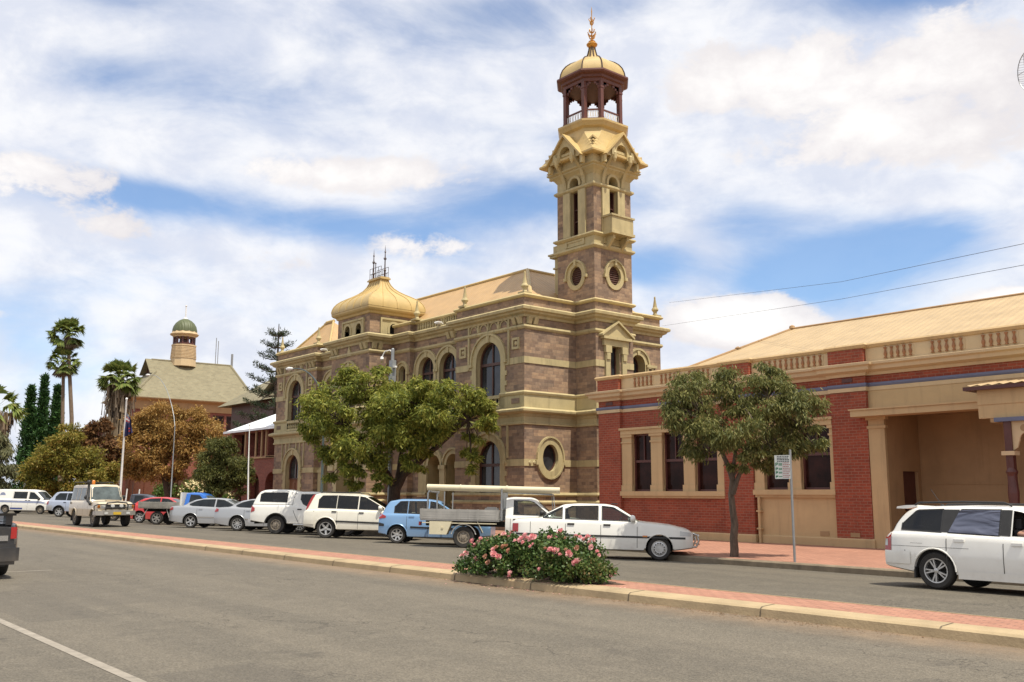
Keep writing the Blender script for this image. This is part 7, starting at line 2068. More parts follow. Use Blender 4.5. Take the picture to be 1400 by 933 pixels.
m = MB(); m.tube([(2.62, -.88, 1.06), (2.55, -.90, 1.15), (2.28, -.90, 1.2), (2.10, -.86, 1.35), (1.92, -.78, 1.9), (1.92, -.78, 2.02)], .055, 8); m.lathe((1.92, -.78, 2.02), [(.07, 0), (.1, .03), (.1, .12), (.06, .18)], 10); m.box(2.5, 2.75, -.9, -.82, 1.0, 1.12); m.build('snorkel', M['v_trim'], t, smooth=50)
c.boxp('grille', [(3.70, 3.75, -.44, .44, .84, 1.06)], M['v_trim'], bev=.02)
c.boxp('headlight', [(3.70, 3.76, -.70, -.47, .86, 1.04)], M['v_lamp_c'], bev=.02); c.boxp('headlight', [(3.70, 3.76, .47, .70, .86, 1.04)], M['v_lamp_c'], bev=.02)
c.boxp('indicator', [(3.66, 3.74, -.84, -.72, .88, 1.02), (3.66, 3.74, .72, .84, .88, 1.02)], M['v_lamp_a'], bev=.02)
m = MB(); m.prism([(3.62, .52), (3.94, .56), (3.96, .76), (3.62, .80)], 'y', -.62, .62)
for s in (-1, 1): m.prism([(3.62, s*.62), (3.94, s*.62), (3.72, s*.92), (3.3, s*.92), (3.3, s*.8)] if s > 0 else [(3.62, -.62), (3.3, -.8), (3.3, -.92), (3.72, -.92), (3.94, -.62)], 'z', .55, .76)
m.build('bumper', M['v_alu'], t)
m = MB()
for s in (-1, 1):
    m.tube([(3.84, s*.50, .74), (3.88, s*.50, 1.02), (3.84, s*.44, 1.12)], .032, 8); m.tube([(3.84, s*.50, 1.05), (3.78, s*.86, 1.05), (3.5, s*.93, .98), (3.48, s*.92, .74)], .026, 8)
m.tube([(3.84, -.46, 1.12), (3.86, 0, 1.16), (3.84, .46, 1.12)], .034, 8); m.tube([(3.88, -.50, .92), (3.88, .50, .92)], .026, 8)
m.build('bullbar', M['v_trim'], t, smooth=60)
for s in (-1, 1):
    m = MB(); m.lathe((3.90, s*.2, .98), [(.085, 0), (.09, -.05), (.04, -.08)], 14, 0, 'x'); m.build('spot_lamp', M['v_lamp_c'], t, smooth=50)
c.boxp('number_plate', [(3.95, 3.97, -.18, .18, .58, .70)], M['v_platey']); c.boxp('fog_lamp', [(3.90, 3.96, -.58, -.42, .60, .70), (3.90, 3.96, .42, .58, .60, .70)], M['v_lamp_c'])
c.boxp('bonnet_scoop', [(2.9, 3.3, -.32, .32, 1.19, 1.255)], M['v_beige'], bev=.03)
m = MB()
for s in (-1, 1): m.tube([(-.9, s*.66, 2.02), (-.9, s*.66, 2.12), (.9, s*.66, 2.12), (.9, s*.66, 2.02)], .02, 6)
for q in range(6): x = -.9+q*.36; m.tube([(x, -.66, 2.11), (x, .66, 2.11)], .016, 5)
m.build('roof_rack', M['v_trim'], t)
m = MB(); m.lathe((1.15, -.35, 2.01), [(.07, 0), (.08, .03), (.075, .17), (.05, .20)], 12); m.build('beacon', M['v_lamp_a'], t, smooth=50)
m = MB(); m.tube([(3.6, .75, 1.1), (3.55, .78, 2.1)], .012, 5); m.build('aerial', M['v_trim'], t)
m = MB(); m.box(-.4, -.38, -c.y_at(-.4, .9)-.006, -c.y_at(-.4, .9), .0, .0) if False else None
c.boxp('fuel_flap', [(-.72, -.60, -.868, -.85, 1.04, 1.15)], M['v_trim']); c.boxp('mud_flap', [(-.52, -.50, -.86, -.62, .22, .52), (-.52, -.50, .62, .86, .22, .52)], M['v_trim'])
settle(t, -50.9, 14.0, 0.0, 2.98, 1.72)

# --- white wagon passing at the right ---------------------------------------------------
t = empty('passing_wagon', (0, 0, 0), 'white station wagon with curtained rear windows driving past the porch', 'car')
c = Car(t, see='v_tint', wb=2.57, x0=-.95, x1=3.50, W=1.70, r=.31, sill=.24, mid=.60, tum=.30, belt=[(-.95, .80), (-.90, .93), (-.3, .945), (1.3, .90), (2.3, .88), (3.1, .80), (3.4, .74), (3.48, .68), (3.5, .60)],
        roof=[(-.88, .93), (-.62, 1.30), (-.40, 1.405), (.4, 1.43), (1.2, 1.425), (1.45, 1.38), (2.3, .885)], seams=[(.22, .42, .92), (1.16, .26, .90), (2.14, .3, .88), (-.52, .62, .64)], rounding=.12)
c.body(M['v_white'])
c.openings.append(([(1.28, .93), (2.10, .915)], [(1.28, 1.35), (1.52, 1.32), (2.10, .955)]))
c.patch('side_window', [(-.60, 1.0), (.10, .97)], [(-.60, 1.09), (-.36, 1.325), (.10, 1.345)], M['v_glass'], border=True, lbl='dark rear quarter window'); 
c.patch('side_window', [(.24, .968), (1.07, .938)], [(.24, .98), (.40, 1.345), (1.07, 1.35)], M['v_curtain'], .012, border=True, lbl='rear door window covered by dark blue cloth')
c.patch('window_pillar', [(1.09, .935), (1.26, .93)], [(1.09, 1.355), (1.26, 1.355)], M['v_trim'], .006)
c.patch('window_pillar', [(.29, .955), (.39, .953)], [(.47, 1.35), (.55, 1.35)], M['v_trim'], .006) if False else None
c.patch('window_pillar', [(.11, .965), (.23, .96), (.39, 1.33)], [(.11, 1.35), (.30, 1.35), (.39, 1.35)], M['v_trim'], .004)
c.patch('crease_shade_line', [(-.80, .705), (.60, .698)], [(-.80, .711), (.60, .704)], M['v_seam'], .003); c.patch('fuel_flap', [(-.42, .76), (-.20, .76)], [(-.42, .764), (-.20, .764)], M['v_seam'], .003)  # thin dark strip along the side paints in the shade of a crease
if False: m = MB()      # folds
for i in range(4):
    a = .05*i
    pass
lamps(c, ([(-.945, .62), (-.84, .62)], [(-.945, .92), (-.80, .93)]), ([(3.0, .62), (3.42, .56)], [(3.0, .76), (3.42, .64)]))
c.patch('reversing_lamp', [(-.942, .70), (-.88, .70)], [(-.942, .82), (-.875, .82)], M['v_lamp_c'], .013)
c.patch('rear_bumper', [(-.945, .40), (-.42, .40)], [(-.945, .62), (-.42, .62)], M['v_white'], .018)
c.patch('sill_skirt', [(.42, .20), (2.1, .20)], [(.42, .33), (2.1, .33)], M['v_white'], .03)
c.screen('windscreen', 1.54, 2.2, M['v_screen']); c.screen('rear_window', -.82, -.63, M['v_glass'])
c.handles([(.44, .83), (1.38, .80)], M['v_white']); c.mirrors(2.0, .90, M['v_white']); c.wheels('twin'); c.arch_lip(M['v_white'])
m = MB(); m.prism([(-.80, 1.36), (-.79, 1.395), (-.62, 1.42), (-.42, 1.425), (-.42, 1.39), (-.62, 1.36)], 'y', -.55, .55); m.build('roof_spoiler', M['v_white'], t)
m = MB()
for s in (-1, 1): m.tube([(-.45, s*.54, 1.42), (-.38, s*.54, 1.465), (.4, s*.54, 1.485), (1.1, s*.54, 1.475), (1.22, s*.54, 1.425)], .018, 7)
split_pieces(m.build('roof_rail', M['v_trim'], t, smooth=60))
m = MB(); m.tube([(-.22, 0, 1.43), (-.42, 0, 1.72)], .006, 5); m.lathe((-.22, 0, 1.42), [(.04, 0), (.02, .04)], 8); m.build('aerial', M['v_trim'], t)
c.boxp('tow_bar', [(-1.04, -.92, -.06, .06, .34, .40)], M['v_under']); c.boxp('mud_flap', [(-.37, -.345, -.84, -.66, .17, .36)], M['v_trim'])
# cabin lining and seats seen through the open window
c.cabin(-.7, 2.25, (.35, 1.36))
settle(t, -8.18, 16.32, 0.0, 2.57, 1.70)
WAGON = t
# --- charcoal sedan at the left edge -----------------------------------------------------
t = empty('charcoal_sedan', (0, 0, 0), 'charcoal black sedan with tall boot spoiler at the left edge', 'car')
c = Car(t, wb=2.7, x0=-1.05, x1=3.6, W=1.76, r=.31, sill=.24, mid=.60, belt=[(-1.05, .92), (-1.0, 1.02), (-.4, 1.05), (1.0, 1.0), (2.4, .94), (3.2, .84), (3.6, .64)], roof=[(-.55, 1.04), (.15, 1.36), (.5, 1.42), (1.2, 1.42), (1.6, 1.38), (2.45, .94)], seams=[(.3, .5, 1.0), (1.2, .3, .98)], rounding=.14)
c.body(M['v_black']); c.patch('side_window', [(-.1, 1.10), (1.1, 1.06)], [(-.1, 1.16), (.45, 1.33), (1.1, 1.35)], M['v_glass'], border=True); c.patch('side_window', [(1.2, 1.06), (2.15, 1.0)], [(1.2, 1.35), (1.6, 1.31), (2.15, 1.04)], M['v_glass'], border=True)
c.screen('windscreen', 1.7, 2.36, M['v_screen']); c.screen('rear_window', -.48, .1, M['v_glass']); c.wheels('five'); c.arch_lip(M['v_black']); c.mirrors(2.1, 1.02, M['v_black'])
for s in (-1, 1):
    m = MB(); a, b = sorted((s*.66, s*.765)); m.box(-1.07, -1.0, a, b, .76, .98); o = m.build('tail_light', M['v_lamp_r'], t)
    m = MB(); a, b = sorted((s*.40, s*.615)); m.box(-1.072, -1.03, a, b, .72, .82); m.build('reversing_lamp', M['v_chrome'], t)
c.boxp('rear_bumper', [(-1.20, -1.0, -.82, .82, .27, .66)], M['v_black'], bev=.07); c.boxp('bumper_valance', [(-1.10, -.9, -.62, .62, .24, .36)], M['v_trim'], bev=.02)
c.boxp('number_plate', [(-1.085, -1.05, -.19, .19, .74, .86)], M['v_plate'])
m = MB()
for s in (-1, 1): m.box(-1.02, -.82, s*.62-.06, s*.62+.06, 1.02, 1.20)
m.prism([(-1.12, 1.20), (-1.14, 1.25), (-.78, 1.235), (-.74, 1.20)], 'y', -.72, .72)
m.build('boot_spoiler', M['v_black'], t); c.boxp('exhaust', [(-1.18, -.9, .38, .46, .27, .34)], M['v_chrome'], bev=.02)
m = MB(); m.lathe((-1.06, 0, .97), [(.05, 0), (.05, -.02), (.01, -.025)], 14, 0, 'x'); m.build('badge', M['v_chrome'], t)
def text(name, body, size, mat, parent, mtx, ext=.002):
    cu = bpy.data.curves.new(name, 'FONT'); cu.body = body; cu.size = size; cu.align_x = 'CENTER'; cu.align_y = 'CENTER'; cu.extrude = ext
    tmp = bpy.data.objects.new(name, cu); COL.objects.link(tmp)
    dg = bpy.context.evaluated_depsgraph_get(); me = bpy.data.meshes.new_from_object(tmp.evaluated_get(dg))
    bpy.data.objects.remove(tmp); me.materials.clear(); me.materials.append(mat)
    o = bpy.data.objects.new(name, me); COL.objects.link(o); o.parent = parent; o.matrix_local = mtx; return o
text('plate_lettering', '29', .11, M['sign_k'], t, Matrix.Translation((-1.087, -.12, .80)) @ Matrix.Rotation(-PI/2, 4, 'Z') @ Matrix.Rotation(PI/2, 4, 'X'))
settle(t, -21.75, 4.60, PI, 2.7, 1.76)
# ------------------------------------------------------------------ street furniture, roses, wires, driver
def street_lamp(name, label, base, h, arm, armz, mat, r0=.075):
    root = empty(name, base, label, 'street lamp')
    m = MB(); m.lathe((0, 0, 0), [(r0*1.9, 0), (r0*1.8, .06), (r0*1.25, .10), (r0*1.15, 1.0), (r0, 1.02), (r0*.7, h*.8), (r0*.62, h)], 12); m.build('pole', M[mat], root, smooth=40)
    m = MB(); n = 9
    a = Vector(arm)
    pts = [Vector((0, 0, h-.05))]
    for i in range(1, n+1):
        q = i/n
        pts.append(Vector((a.x*(q**1.35), a.y*(q**1.35), h-.05+armz*math.sin(q*PI/2))))
    m.tube(pts, [r0*.62-(r0*.25)*i/n for i in range(n+1)], 8); m.build('arm', M[mat], root, smooth=60)
    d = Vector((a.x, a.y, 0)).normalized(); p = pts[-1]; s = Vector((-d.y, d.x, 0))
    m = MB(); rings = []
    for q, w, hh in ((-.10, .05, .05), (.05, .10, .08), (.35, .13, .10), (.62, .09, .06), (.70, .02, .02)):
        cpt = p+d*q+Vector((0, 0, .02+q*.08))
        rings.append([tuple(cpt+s*w*math.cos(2*PI*k/10)+Vector((0, 0, hh*math.sin(2*PI*k/10)))) for k in range(10)])
    m.loft(rings); m.build('lamp_head', M['white_pole'], root, smooth=50)
    return root
street_lamp('street_lamp', 'curved arm street lamp rising above the brown tree', (-69.5, 25.5, .1), 6.4, (-6.2, 0, 0), 4.4, 'grey_pole', .05)
street_lamp('street_lamp', 'pale arm street lamp poking out of the gum tree', (-41.1, 22.3, .1), 6.0, (-4.0, .2, 0), 2.0, 'dark_pole', .07)
# camera pole beside the gum trunk
t = empty('camera_pole', (-35.55, 22.6, .1), 'grey steel camera pole behind the gum tree trunk', 'pole')
m = MB(); m.lathe((0, 0, 0), [(.16, 0), (.16, .04), (.10, .06), (.09, 4.0), (.075, 7.9), (.03, 7.95)], 12); m.build('pole', M['grey_pole'], t, smooth=40)
m = MB(); m.tube([(0, 0, 7.75), (-.1, -.1, 7.86), (-.3, -.22, 7.82), (-.42, -.3, 7.55)], .03, 7); m.lathe((-.42, -.3, 7.42), [(.03, 0), (.085, .05), (.07, .14), (.03, .17)], 10); m.build('camera', M['white_pole'], t, smooth=50); m = MB(); m.box(.06, .30, -.08, .04, 7.05, 7.13); m.build('camera', M['white_pole'], t, smooth=50)
m = MB(); m.box(-.14, .14, -.1, .1, 5.9, 7.4); m.build('antenna_panel', M['grey_pole'], t)
# flag
t = empty('flagpole', (-71.65, 22.6, .1), 'white flagpole with a limp dark blue flag', 'flagpole')
m = MB(); m.lathe((0, 0, 0), [(.10, 0), (.09, .3), (.06, 8.3), (.09, 8.36), (.06, 8.45), (.01, 8.48)], 10); m.build('pole', M['white_pole'], t, smooth=40)
M['flag'] = plain('navy_flag_cloth', (0.012, 0.012, 0.06), .7, .3, 4); M['flag_r'] = plain('red_flag_cloth', (0.30, 0.03, 0.03), .7, .2, 4); M['flag_w'] = plain('white_flag_cloth', (0.5, 0.5, 0.5), .7, .1, 4)
m = MB(); vs = []
for i in range(15):
    for j in range(9):
        q = i/14; z = 7.35-1.75*q*(1-.05*j)-.05*j; u = j/8*(.34+.22*q)
        vs.append((.05+u*.64+.09*math.sin(j*1.7+q*2)*(.3+q), .05+u*.77-.07*math.sin(j*1.7+q*2)*(.3+q), z))
m.add(vs, [(i*9+j, i*9+j+1, (i+1)*9+j+1, (i+1)*9+j) for i in range(14) for j in range(8)])
for k, f in enumerate(m.f):
    i, j = divmod(k, 8)
    m.m[k] = 1 if (i == 3 and j < 5) or (j == 2 and i < 6) else 2 if (i in (2, 4) and j < 5) or (i in (9, 11) and j in (4, 6)) else 0
m.build('flag', [M['flag'], M['flag_w'], M['flag_r']], t, smooth=60)
t = empty('slender_pole', (-49.4, 22.4, .1), 'slender white pole between the small tree and the post office', 'pole')
m = MB(); m.tube([(0, 0, 0), (-.25, 0, 3.0), (-.35, 0, 5.3)], [.05, .04, .022], 8); m.lathe((-.35, 0, 5.25), [(.04, 0), (.05, .05), (.01, .1)], 8); m.build('pole', M['white_pole'], t, smooth=50)
t = empty('post', (-101.0, 22.9, .1), 'short pale concrete post behind the van roof', 'post'); m = MB(); m.box(-.12, .12, -.12, .12, 0, 2.7); m.box(-.15, .15, -.15, .15, 2.7, 2.78); m.build('shaft', M['grey_pole'], t)
# parking sign
t = empty('parking_sign', (-13.25, 19.62, foot_z(19.62)), 'white parking sign with green and red print on a steel pole', 'sign')
m = MB(); m.tube([(0, 0, -.02), (0, 0, 2.62)], .030, 12); m.lathe((0, 0, 2.6), [(.03, 0), (.01, .02)], 12); m.build('pole', M['grey_pole'], t, smooth=40)
ang = R(16); ux = Vector((math.cos(ang), math.sin(ang), 0)); nn = Vector((math.sin(ang), -math.cos(ang), 0))
SP = lambda u, z, d: tuple(Vector((0, 0, 1.93+z))+ux*u+nn*(.034+d))
def sbox(m, u0, u1, z0, z1, d0, d1):
    pbox(m, SP, u0, u1, z0, z1, d0, d1)
m = MB(); sbox(m, -.375, -.0, 0, .56, 0, .004); m.build('panel', M['sign_w'], t)
rnd = random.Random(4)
m = MB()
for i, z in enumerate((.53, .49, .455, .415)):
    u = -.31
    while u < -.06:
        w = rnd.uniform(.02, .05); sbox(m, u, u+w, z-.011, z+.011, .0045, .006); u += w+.012
m.build('black_print', M['sign_k'], t)
m = MB()
for z0, z1 in ((.30, .385), (.20, .27), (.115, .18), (.03, .08)):
    sbox(m, -.355, -.335, z0, z1, .0045, .006); sbox(m, -.335, -.30, z1-.018, z1, .0045, .006); sbox(m, -.335, -.30, (z0+z1)/2-.008, (z0+z1)/2+.008, .0045, .006); sbox(m, -.312, -.295, (z0+z1)/2, z1, .0045, .006)
    u = -.275
    while u < -.21: sbox(m, u, u+.018, z0+.01, z1-.01, .0045, .006); u += .028
m.build('green_print', M['sign_g'], t)
m = MB(); sbox(m, -.19, -.188, .02, .39, .0045, .006)
for i in range(9):
    z = .375-i*.042; u = -.175
    while u < -.03: w = rnd.uniform(.012, .035); sbox(m, u, u+w, z-.009, z+.009, .0045, .006); u += w+.01
m.build('red_print', M['sign_r'], t)
# overhead wires and the grid dish at the top right
for k, (pts, lab) in enumerate((([(-32.44, 37.7, 11.63), (-15.9, 26.73, 8.30), (-6.87, 19.05, 6.48), (1.5, 12.0, 5.5)], 'upper thin service wire sweeping above the hall roof'), ([(-32.84, 37.53, 10.41), (-15.96, 26.79, 7.76), (-6.92, 19.1, 6.07), (1.5, 12.0, 5.2)], 'lower thin service wire sweeping above the hall roof'))):
    m = MB(); P_ = [Vector(p) for p in pts]; dense = []
    for i in range(25):
        q = i/24*3; a = min(2, int(q)); dense.append(P_[a].lerp(P_[a+1], q-a))
    m.tube(dense, .0055, 5); o = m.build('wire', M['v_trim']); tag(o, lab, 'wire', 'service wires above the hall')
t = empty('grid_dish', (-13.44-.35, 36.91+.25, 8.28), 'wire grid dish antenna on a mast at the top right corner', 'antenna')
m = MB(); m.tube([(.95, 0, -1.2), (.95, 0, 10.4)], .05, 8); m.tube([(.95, 0, 9.6), (.55, -.2, 9.6)], .03, 6)
for a in (0, 2.1, 4.2): m.tube([(.95, 0, 6.5), (.95+2.2*math.cos(a), 2.2*math.sin(a), -.9)], .008, 4)
m.build('mast', M['grey_pole'], t)
m = MB(); dc = Vector((.35, -.25, 9.2)); nd = Vector((.3, -1, .05)).normalized(); hx_ = nd.cross(Vector((0, 0, 1))).normalized(); hz_ = hx_.cross(nd)
def dp_(u, v): return dc+hx_*u+hz_*v+nd*(.35*(u*u+v*v))
a_, b_ = .55, .9
m.tube([dp_(a_*math.cos(2*PI*i/28), b_*math.sin(2*PI*i/28)) for i in range(29)], .018, 5)
for i in range(-9, 10):
    v = i*.095; w = a_*math.sqrt(max(0, 1-(v/b_)**2)); m.tube([dp_(-w, v), dp_(0, v), dp_(w, v)], .006, 4)
for u in (-.3, 0, .3): w = b_*math.sqrt(1-(u/a_)**2); m.tube([dp_(u, -w), dp_(u, 0), dp_(u, w)], .010, 4)
m.tube([dp_(-a_, 0), dc+nd*.6, dp_(a_, 0)], .012, 5); m.lathe(tuple(dc+nd*.6), [(.02, -.08), (.04, 0), (.02, .08)], 8)
m.build('reflector', M['grey_pole'], t)

# rose bush on the median
RC = Vector((-13.38, 11.70, .144)); RR = (1.80, .70, .78)
t = empty('rose_bush', RC, 'sprawling pink rose bush spilling over the median kerb', 'shrub')
rng = np.random.default_rng(77)
cl = []
for i in range(34):
    x = rng.uniform(-.92, .92); y = rng.uniform(-.55, .55)
    env = math.sqrt(max(.05, 1-x*x*.85))
    cl.append((x*RR[0]*.90, y*RR[1], .42*env+rng.uniform(-.10, .16), .36, .30, .30*env+.04))
for q in ((-1.55, -.42, .12), (-1.35, -.55, .10), (-1.0, -.60, .14), (-.2, -.58, .12), (.5, -.52, .14), (1.1, -.45, .14), (1.55, -.15, .16), (1.72, .05, .18)): cl.append((*q, .28, .24, .17))
cs, rs = subclumps(rng, cl, .24, .34)
keep = cs[:, 2] > .02; cs, rs = cs[keep], rs[keep]
V = leaves(rng, cs, rs, 27000, .062, .040, .1, .8, .7); V = V[V[:, :, 2].min(1) > .005]
quads_obj('foliage', V, LF['rose'], t)
m = MB()
for i in range(46):
    c_ = cs[rng.integers(0, len(cs))]; b0 = (rng.uniform(-1.1, 1.1), rng.uniform(-.25, .25), 0)
    m.tube([b0, ((b0[0]+c_[0])/2, (b0[1]+c_[1])/2, c_[2]*.7), tuple(c_)], [.010, .007, .003], 5, cap=False)
for i in range(22):    # whippy shoots above the bush
    x = rng.uniform(-1.5, 1.6); y = rng.uniform(-.3, .4); z = .62*math.sqrt(max(.1, 1-(x/1.9)**2))
    m.tube([(x, y, z*.5), (x+rng.uniform(-.1, .1), y, z+rng.uniform(.08, .22))], [.005, .002], 4, cap=False)
m.tube([(1.6, .0, .2), (1.85, .1, .30), (2.02, .1, .36)], [.006, .004, .002], 4)
m.build('stem', M['bark_d'], t)
def petalmat(name, cols):
    mm, tt, b = new_mat(name); ge = tt.node('ShaderNodeNewGeometry'); tc = tt.node('ShaderNodeTexCoord')
    oi = tt.node('ShaderNodeObjectInfo')
    f = tt.math('ADD', tt.math('MULTIPLY', ge.outputs['Random Per Island'], .45), tt.math('MULTIPLY', oi.outputs['Random'], .6), clamp=True)
    tt.l.new(tt.ramp(f, [(0, cols[0]), (.5, cols[1]), (1, cols[2])]), b.inputs['Base Color']); b.inputs['Roughness'].default_value = .6
    tr = tt.node('ShaderNodeBsdfTranslucent'); tr.inputs[0].default_value = (*cols[1], 1); mx = tt.node('ShaderNodeMixShader'); mx.inputs[0].default_value = .2
    tt.l.new(b.outputs[0], mx.inputs[1]); tt.l.new(tr.outputs[0], mx.inputs[2]); tt.l.new(mx.outputs[0], tt.n['Material Output'].inputs[0])
    return mm
M['petal'] = petalmat('pink_rose_petals', [(0.74, 0.26, 0.27), (0.84, 0.42, 0.42), (0.88, 0.60, 0.56)])
M['petal_o'] = petalmat('faded_rose_petals', [(0.42, 0.17, 0.09), (0.52, 0.26, 0.16), (0.60, 0.36, 0.24)])
def bloom_mesh(seed, mat):
    r_ = random.Random(seed); m = MB()
    for ring, (n, rad, z, tilt, sz) in enumerate(((6, .040, .0, .35, .042), (6, .032, .014, .75, .036), (5, .022, .024, 1.05, .030), (4, .010, .030, 1.35, .022))):
        for i in range(n):
            a = 2*PI*(i+.5*(ring % 2))/n+r_.uniform(-.2, .2); c_, s_ = math.cos(a), math.sin(a)
            u = Vector((c_, s_, 0)); w = Vector((-s_, c_, 0)); v = (u*math.cos(tilt)+Vector((0, 0, 1))*math.sin(tilt))
            b0 = u*rad*.4+Vector((0, 0, z)); sz_ = sz*r_.uniform(.85, 1.2)
            ps = [b0-w*sz_*.3, b0+w*sz_*.3, b0+v*sz_*.6+w*sz_*.62, b0+v*sz_*1.05+w*sz_*.3-u*.004, b0+v*sz_*1.05-w*sz_*.3-u*.004, b0+v*sz_*.6-w*sz_*.62]
            mid = b0+v*sz_*.55-Vector((0, 0, 1))*.003+u*.006
            m.add(ps+[mid], [(0, 1, 6), (1, 2, 6), (2, 3, 6), (3, 4, 6), (4, 5, 6), (5, 0, 6)])
    o = m.build('rose_bloom', mat, None, norm=False, smooth=70); d = o.data; bpy.data.objects.remove(o); return d
BM = [bloom_mesh(s, M['petal']) for s in (1, 2, 3)]+[bloom_mesh(9, M['petal_o'])]
BL = [(-14.79, 11.39, 0.69), (-14.85, 11.37, 0.66), (-14.73, 11.41, 0.73), (-14.54, 11.46, 0.76), (-14.59, 11.46, 0.79), (-14.01, 11.6, 0.89), (-13.85, 11.43, 0.87), (-13.95, 11.62, 0.92), (-13.29, 11.28, 0.85), (-13.28, 11.21, 0.82), (-13.01, 11.25, 0.82), (-13.11, 11.4, 0.88), (-13.16, 11.32, 0.86), (-13.09, 11.15, 0.77), (-12.87, 11.17, 0.77), (-12.81, 11.6, 0.9), (-12.69, 11.55, 0.88), (-12.73, 11.46, 0.87), (-12.82, 11.85, 0.97), (-12.49, 11.62, 0.87), (-12.51, 11.9, 0.88), (-12.44, 11.91, 0.87), (-12.26, 11.94, 0.89), (-12.2, 11.94, 0.81), (-12.16, 11.95, 0.84), (-11.89, 11.66, 0.73), (-11.76, 11.66, 0.67), (-12.38, 11.16, 0.67), (-12.38, 11.19, 0.7), (-12.19, 11.18, 0.62), (-12.06, 11.28, 0.66), (-12.02, 11.28, 0.64), (-12.03, 11.43, 0.74), (-13.69, 10.99, 0.55), (-13.77, 11.01, 0.58), (-13.61, 10.98, 0.54), (-14.04, 11.03, 0.5), (-15.04, 11.26, 0.45), (-13.93, 11.02, 0.41), (-11.9, 11.26, 0.49), (-11.87, 11.28, 0.51), (-12.53, 11.06, 0.37), (-13.38, 11.08, 0.23), (-11.66, 11.93, 0.36), (-11.6, 11.92, 0.32), (-13.72, 11.05, 0.67), (-13.47, 11.08, 0.72), (-13.35, 11.01, 0.64), (-13.51, 11.05, 0.69), (-12.54, 11.16, 0.72), (-12.12, 11.29, 0.69), (-13.37, 11.21, 0.81), (-13.22, 11.35, 0.87), (-15.0, 11.29, 0.49), (-14.39, 11.14, 0.39)]
faded = {45, 46, 47, 48, 5, 19, 32, 49, 50, 38, 36}
for i, p in enumerate(BL):
    big = i in (27, 28, 33, 34, 39, 40, 18, 23, 10, 11)
    for q in range(2 if i not in faded else 1):
        if q and i % 2: continue
        o = bpy.data.objects.new('rose_bloom', BM[3] if i in faded else BM[(i+q) % 3]); COL.objects.link(o); o.parent = t
        o.location = Vector(p)-RC+Vector((rng.uniform(-.06, .06), rng.uniform(-.06, .02), rng.uniform(-.04, .05)))*(.4+q)
        o.rotation_euler = (R(rng.uniform(10, 75)), R(rng.uniform(-25, 25)), rng.uniform(-.9, .5)); s = (1.3 if big else .95)*rng.uniform(.62, 1.18); o.scale = (s, s, s)
# leaf litter along the kerb
rng = np.random.default_rng(5); n = 700
x = np.concatenate([rng.uniform(-16, -10, n//2), rng.normal(-8.2, 1.2, n//2)]); y = 11.10-np.abs(rng.normal(0, .16, n))
c_ = np.stack([x, y, np.full(n, .008)], 1); a = rng.uniform(0, 2*PI, n); d = np.stack([np.cos(a), np.sin(a), rng.uniform(-.05, .15, n)], 1)*.028; w = np.stack([-np.sin(a), np.cos(a), np.zeros(n)], 1)*.010
nP = 160
pc = np.stack([-13.3+rng.normal(0, 1.1, nP), 11.30+rng.normal(0, .30, nP), np.zeros(nP)], 1); pc[:, 2] = np.where(pc[:, 1] < 11.12, .006, np.where(pc[:, 1] < 11.2, .14, .155)); pa = rng.uniform(0, 2*PI, nP)
pd = np.stack([np.cos(pa), np.sin(pa), np.zeros(nP)], 1)*.022; pw = np.stack([-np.sin(pa), np.cos(pa), np.full(nP, .15)], 1)*.013
pet = quads_obj('fallen_petals', np.stack([pc-pd, pc+pw, pc+pd, pc-pw], 1), M['petal']); pet['kind'] = 'stuff'
lit = quads_obj('leaf_litter', np.stack([c_-d*.5, c_+w, c_+d*.5, c_-w], 1), LF['red']); lit['kind'] = 'stuff'

# driver of the passing wagon: one continuous body grown on a skeleton
M['skin'] = plain('skin', (0.42, 0.23, 0.155), .55, .08, 6); M['shirt'] = plain('red_shirt', (0.26, 0.04, 0.035), .85, .15, 8); M['hair'] = plain('dark_hair', (0.03, 0.02, 0.014), .7, .3, 20); M['shorts'] = plain('blue_shorts', (0.05, 0.07, 0.16), .9, .15, 8)
def skin_body(name, joints, edges, mat, parent, lv=2):
    me = bpy.data.meshes.new(name); me.from_pydata([j[0] for j in joints], edges, []); o = bpy.data.objects.new(name, me); COL.objects.link(o)
    md = o.modifiers.new('skin', 'SKIN'); me.skin_vertices[0].data[0].use_root = True
    for sv, j in zip(me.skin_vertices[0].data, joints): r_ = j[1]; sv.radius = r_ if isinstance(r_, tuple) else (r_, r_)
    ss = o.modifiers.new('sub', 'SUBSURF'); ss.levels = lv; ss.render_levels = lv
    dg = bpy.context.evaluated_depsgraph_get(); m2 = bpy.data.meshes.new_from_object(o.evaluated_get(dg)); o.modifiers.clear(); o.data = m2; m2.materials.append(mat)
    for p in m2.polygons: p.use_smooth = True
    o.parent = parent; return o
P0 = empty('person', (0, 0, 0), 'driver in a red shirt resting a forearm on the wagon window sill', 'person')
J = [((1.620, -.36, .56), .13), ((1.560, -.36, .74), .135), ((1.480, -.36, .94), .15), ((1.460, -.36, 1.06), .10), ((1.480, -.36, 1.14), .052), ((1.510, -.36, 1.21), .062), ((1.530, -.36, 1.27), (.085, .072)), ((1.525, -.36, 1.33), .066),
     ((1.480, -.54, 1.03), .062), ((1.33, -.655, .955), .048), ((1.53, -.70, .965), .041), ((1.64, -.70, .965), .028), ((1.70, -.695, .96), (.020, .036)),
     ((1.480, -.18, 1.03), .062), ((1.660, -.13, .86), .046), ((1.940, -.22, .90), .036), ((2.040, -.26, .94), .026),
     ((1.800, -.46, .60), .088), ((2.040, -.46, .66), .066), ((2.160, -.46, .40), .048), ((1.800, -.26, .60), .088), ((2.040, -.26, .66), .066), ((2.160, -.26, .40), .048)]
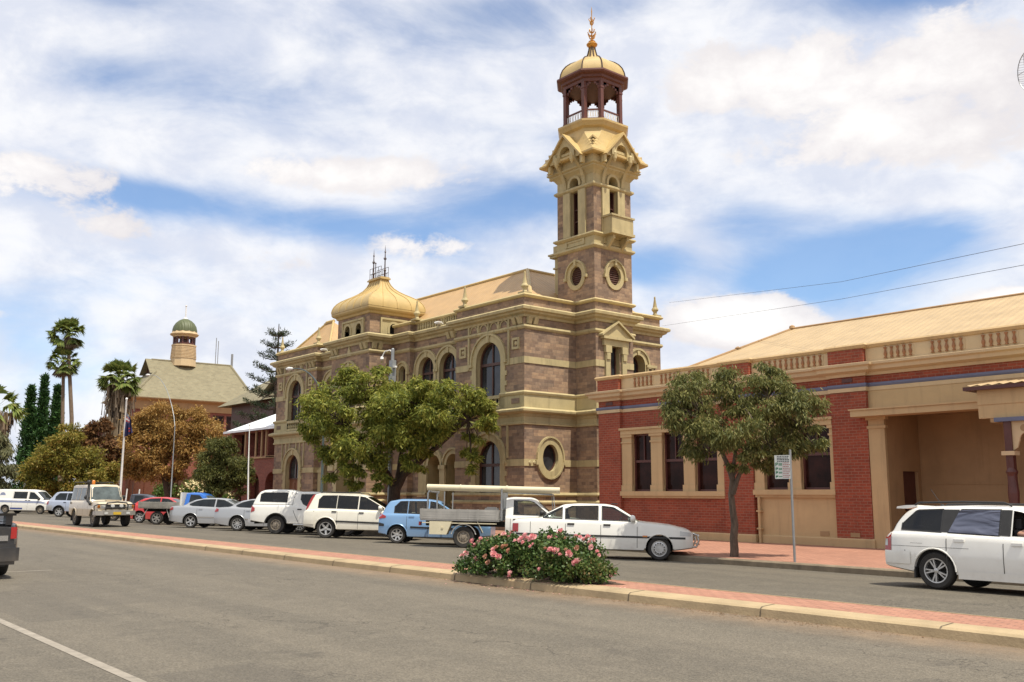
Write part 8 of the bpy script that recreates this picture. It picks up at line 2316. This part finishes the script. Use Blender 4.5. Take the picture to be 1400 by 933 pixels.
Eg = [(0, 1), (1, 2), (2, 3), (3, 4), (4, 5), (5, 6), (6, 7), (2, 8), (8, 9), (9, 10), (10, 11), (11, 12), (2, 13), (13, 14), (14, 15), (15, 16), (0, 17), (17, 18), (18, 19), (0, 20), (20, 21), (21, 22)]
bd = skin_body('body', J, Eg, M['skin'], P0)
sh = skin_body('shirt', [((1.620, -.36, .60), .140), ((1.560, -.36, .74), .150), ((1.480, -.36, .94), .165), ((1.465, -.36, 1.055), .105), ((1.480, -.55, 1.03), .074), ((1.41, -.61, .99), .064), ((1.480, -.17, 1.03), .074), ((1.550, -.14, .97), .066)], [(0, 1), (1, 2), (2, 3), (2, 4), (4, 5), (2, 6), (6, 7)], M['shirt'], P0)
so_ = skin_body('shorts', [((1.630, -.36, .57), .145), ((1.820, -.46, .60), .100), ((1.980, -.46, .645), .085), ((1.820, -.26, .60), .100), ((1.980, -.26, .645), .085)], [(0, 1), (1, 2), (0, 3), (3, 4)], M['shorts'], P0)
m = MB(); m.lathe((1.505, -.36, 1.30), [(.082, -.05), (.092, 0), (.085, .05), (.055, .085), (.005, .095)], 14); m.build('hair', M['hair'], P0, smooth=60)
m = MB()
for k in range(4):     # fingers curled over the sill
    y = -.735+.022*k; m.tube([(1.71, y, .962), (1.755+.006*(k in (1, 2)), y-.004, .960), (1.78, y-.006, .944), (1.782, y-.006, .926)], [.0095, .009, .0085, .006], 7)
m.tube([(1.66, -.665, .962), (1.705, -.650, .970), (1.735, -.655, .966)], [.011, .010, .007], 7)
m.build('hand', M['skin'], P0, smooth=60)
m = MB(); m.lathe((1.595, -.36, 1.235), [(.004, .03), (.016, 0), (.012, -.02)], 8); 
for s in (-1, 1): m.lathe((1.520, -.36+s*.078, 1.245), [(.012, -.03), (.02, 0), (.012, .03)], 8)
m.build('face', M['skin'], P0, smooth=60)
m = MB()
for s in (-1, 1): m.lathe((1.598, -.36+s*.030, 1.268), [(.002, -.008), (.009, 0), (.002, .008)], 8)
m.build('eye', M['v_trim'], P0)
P0.matrix_world = WAGON.matrix_world.copy()
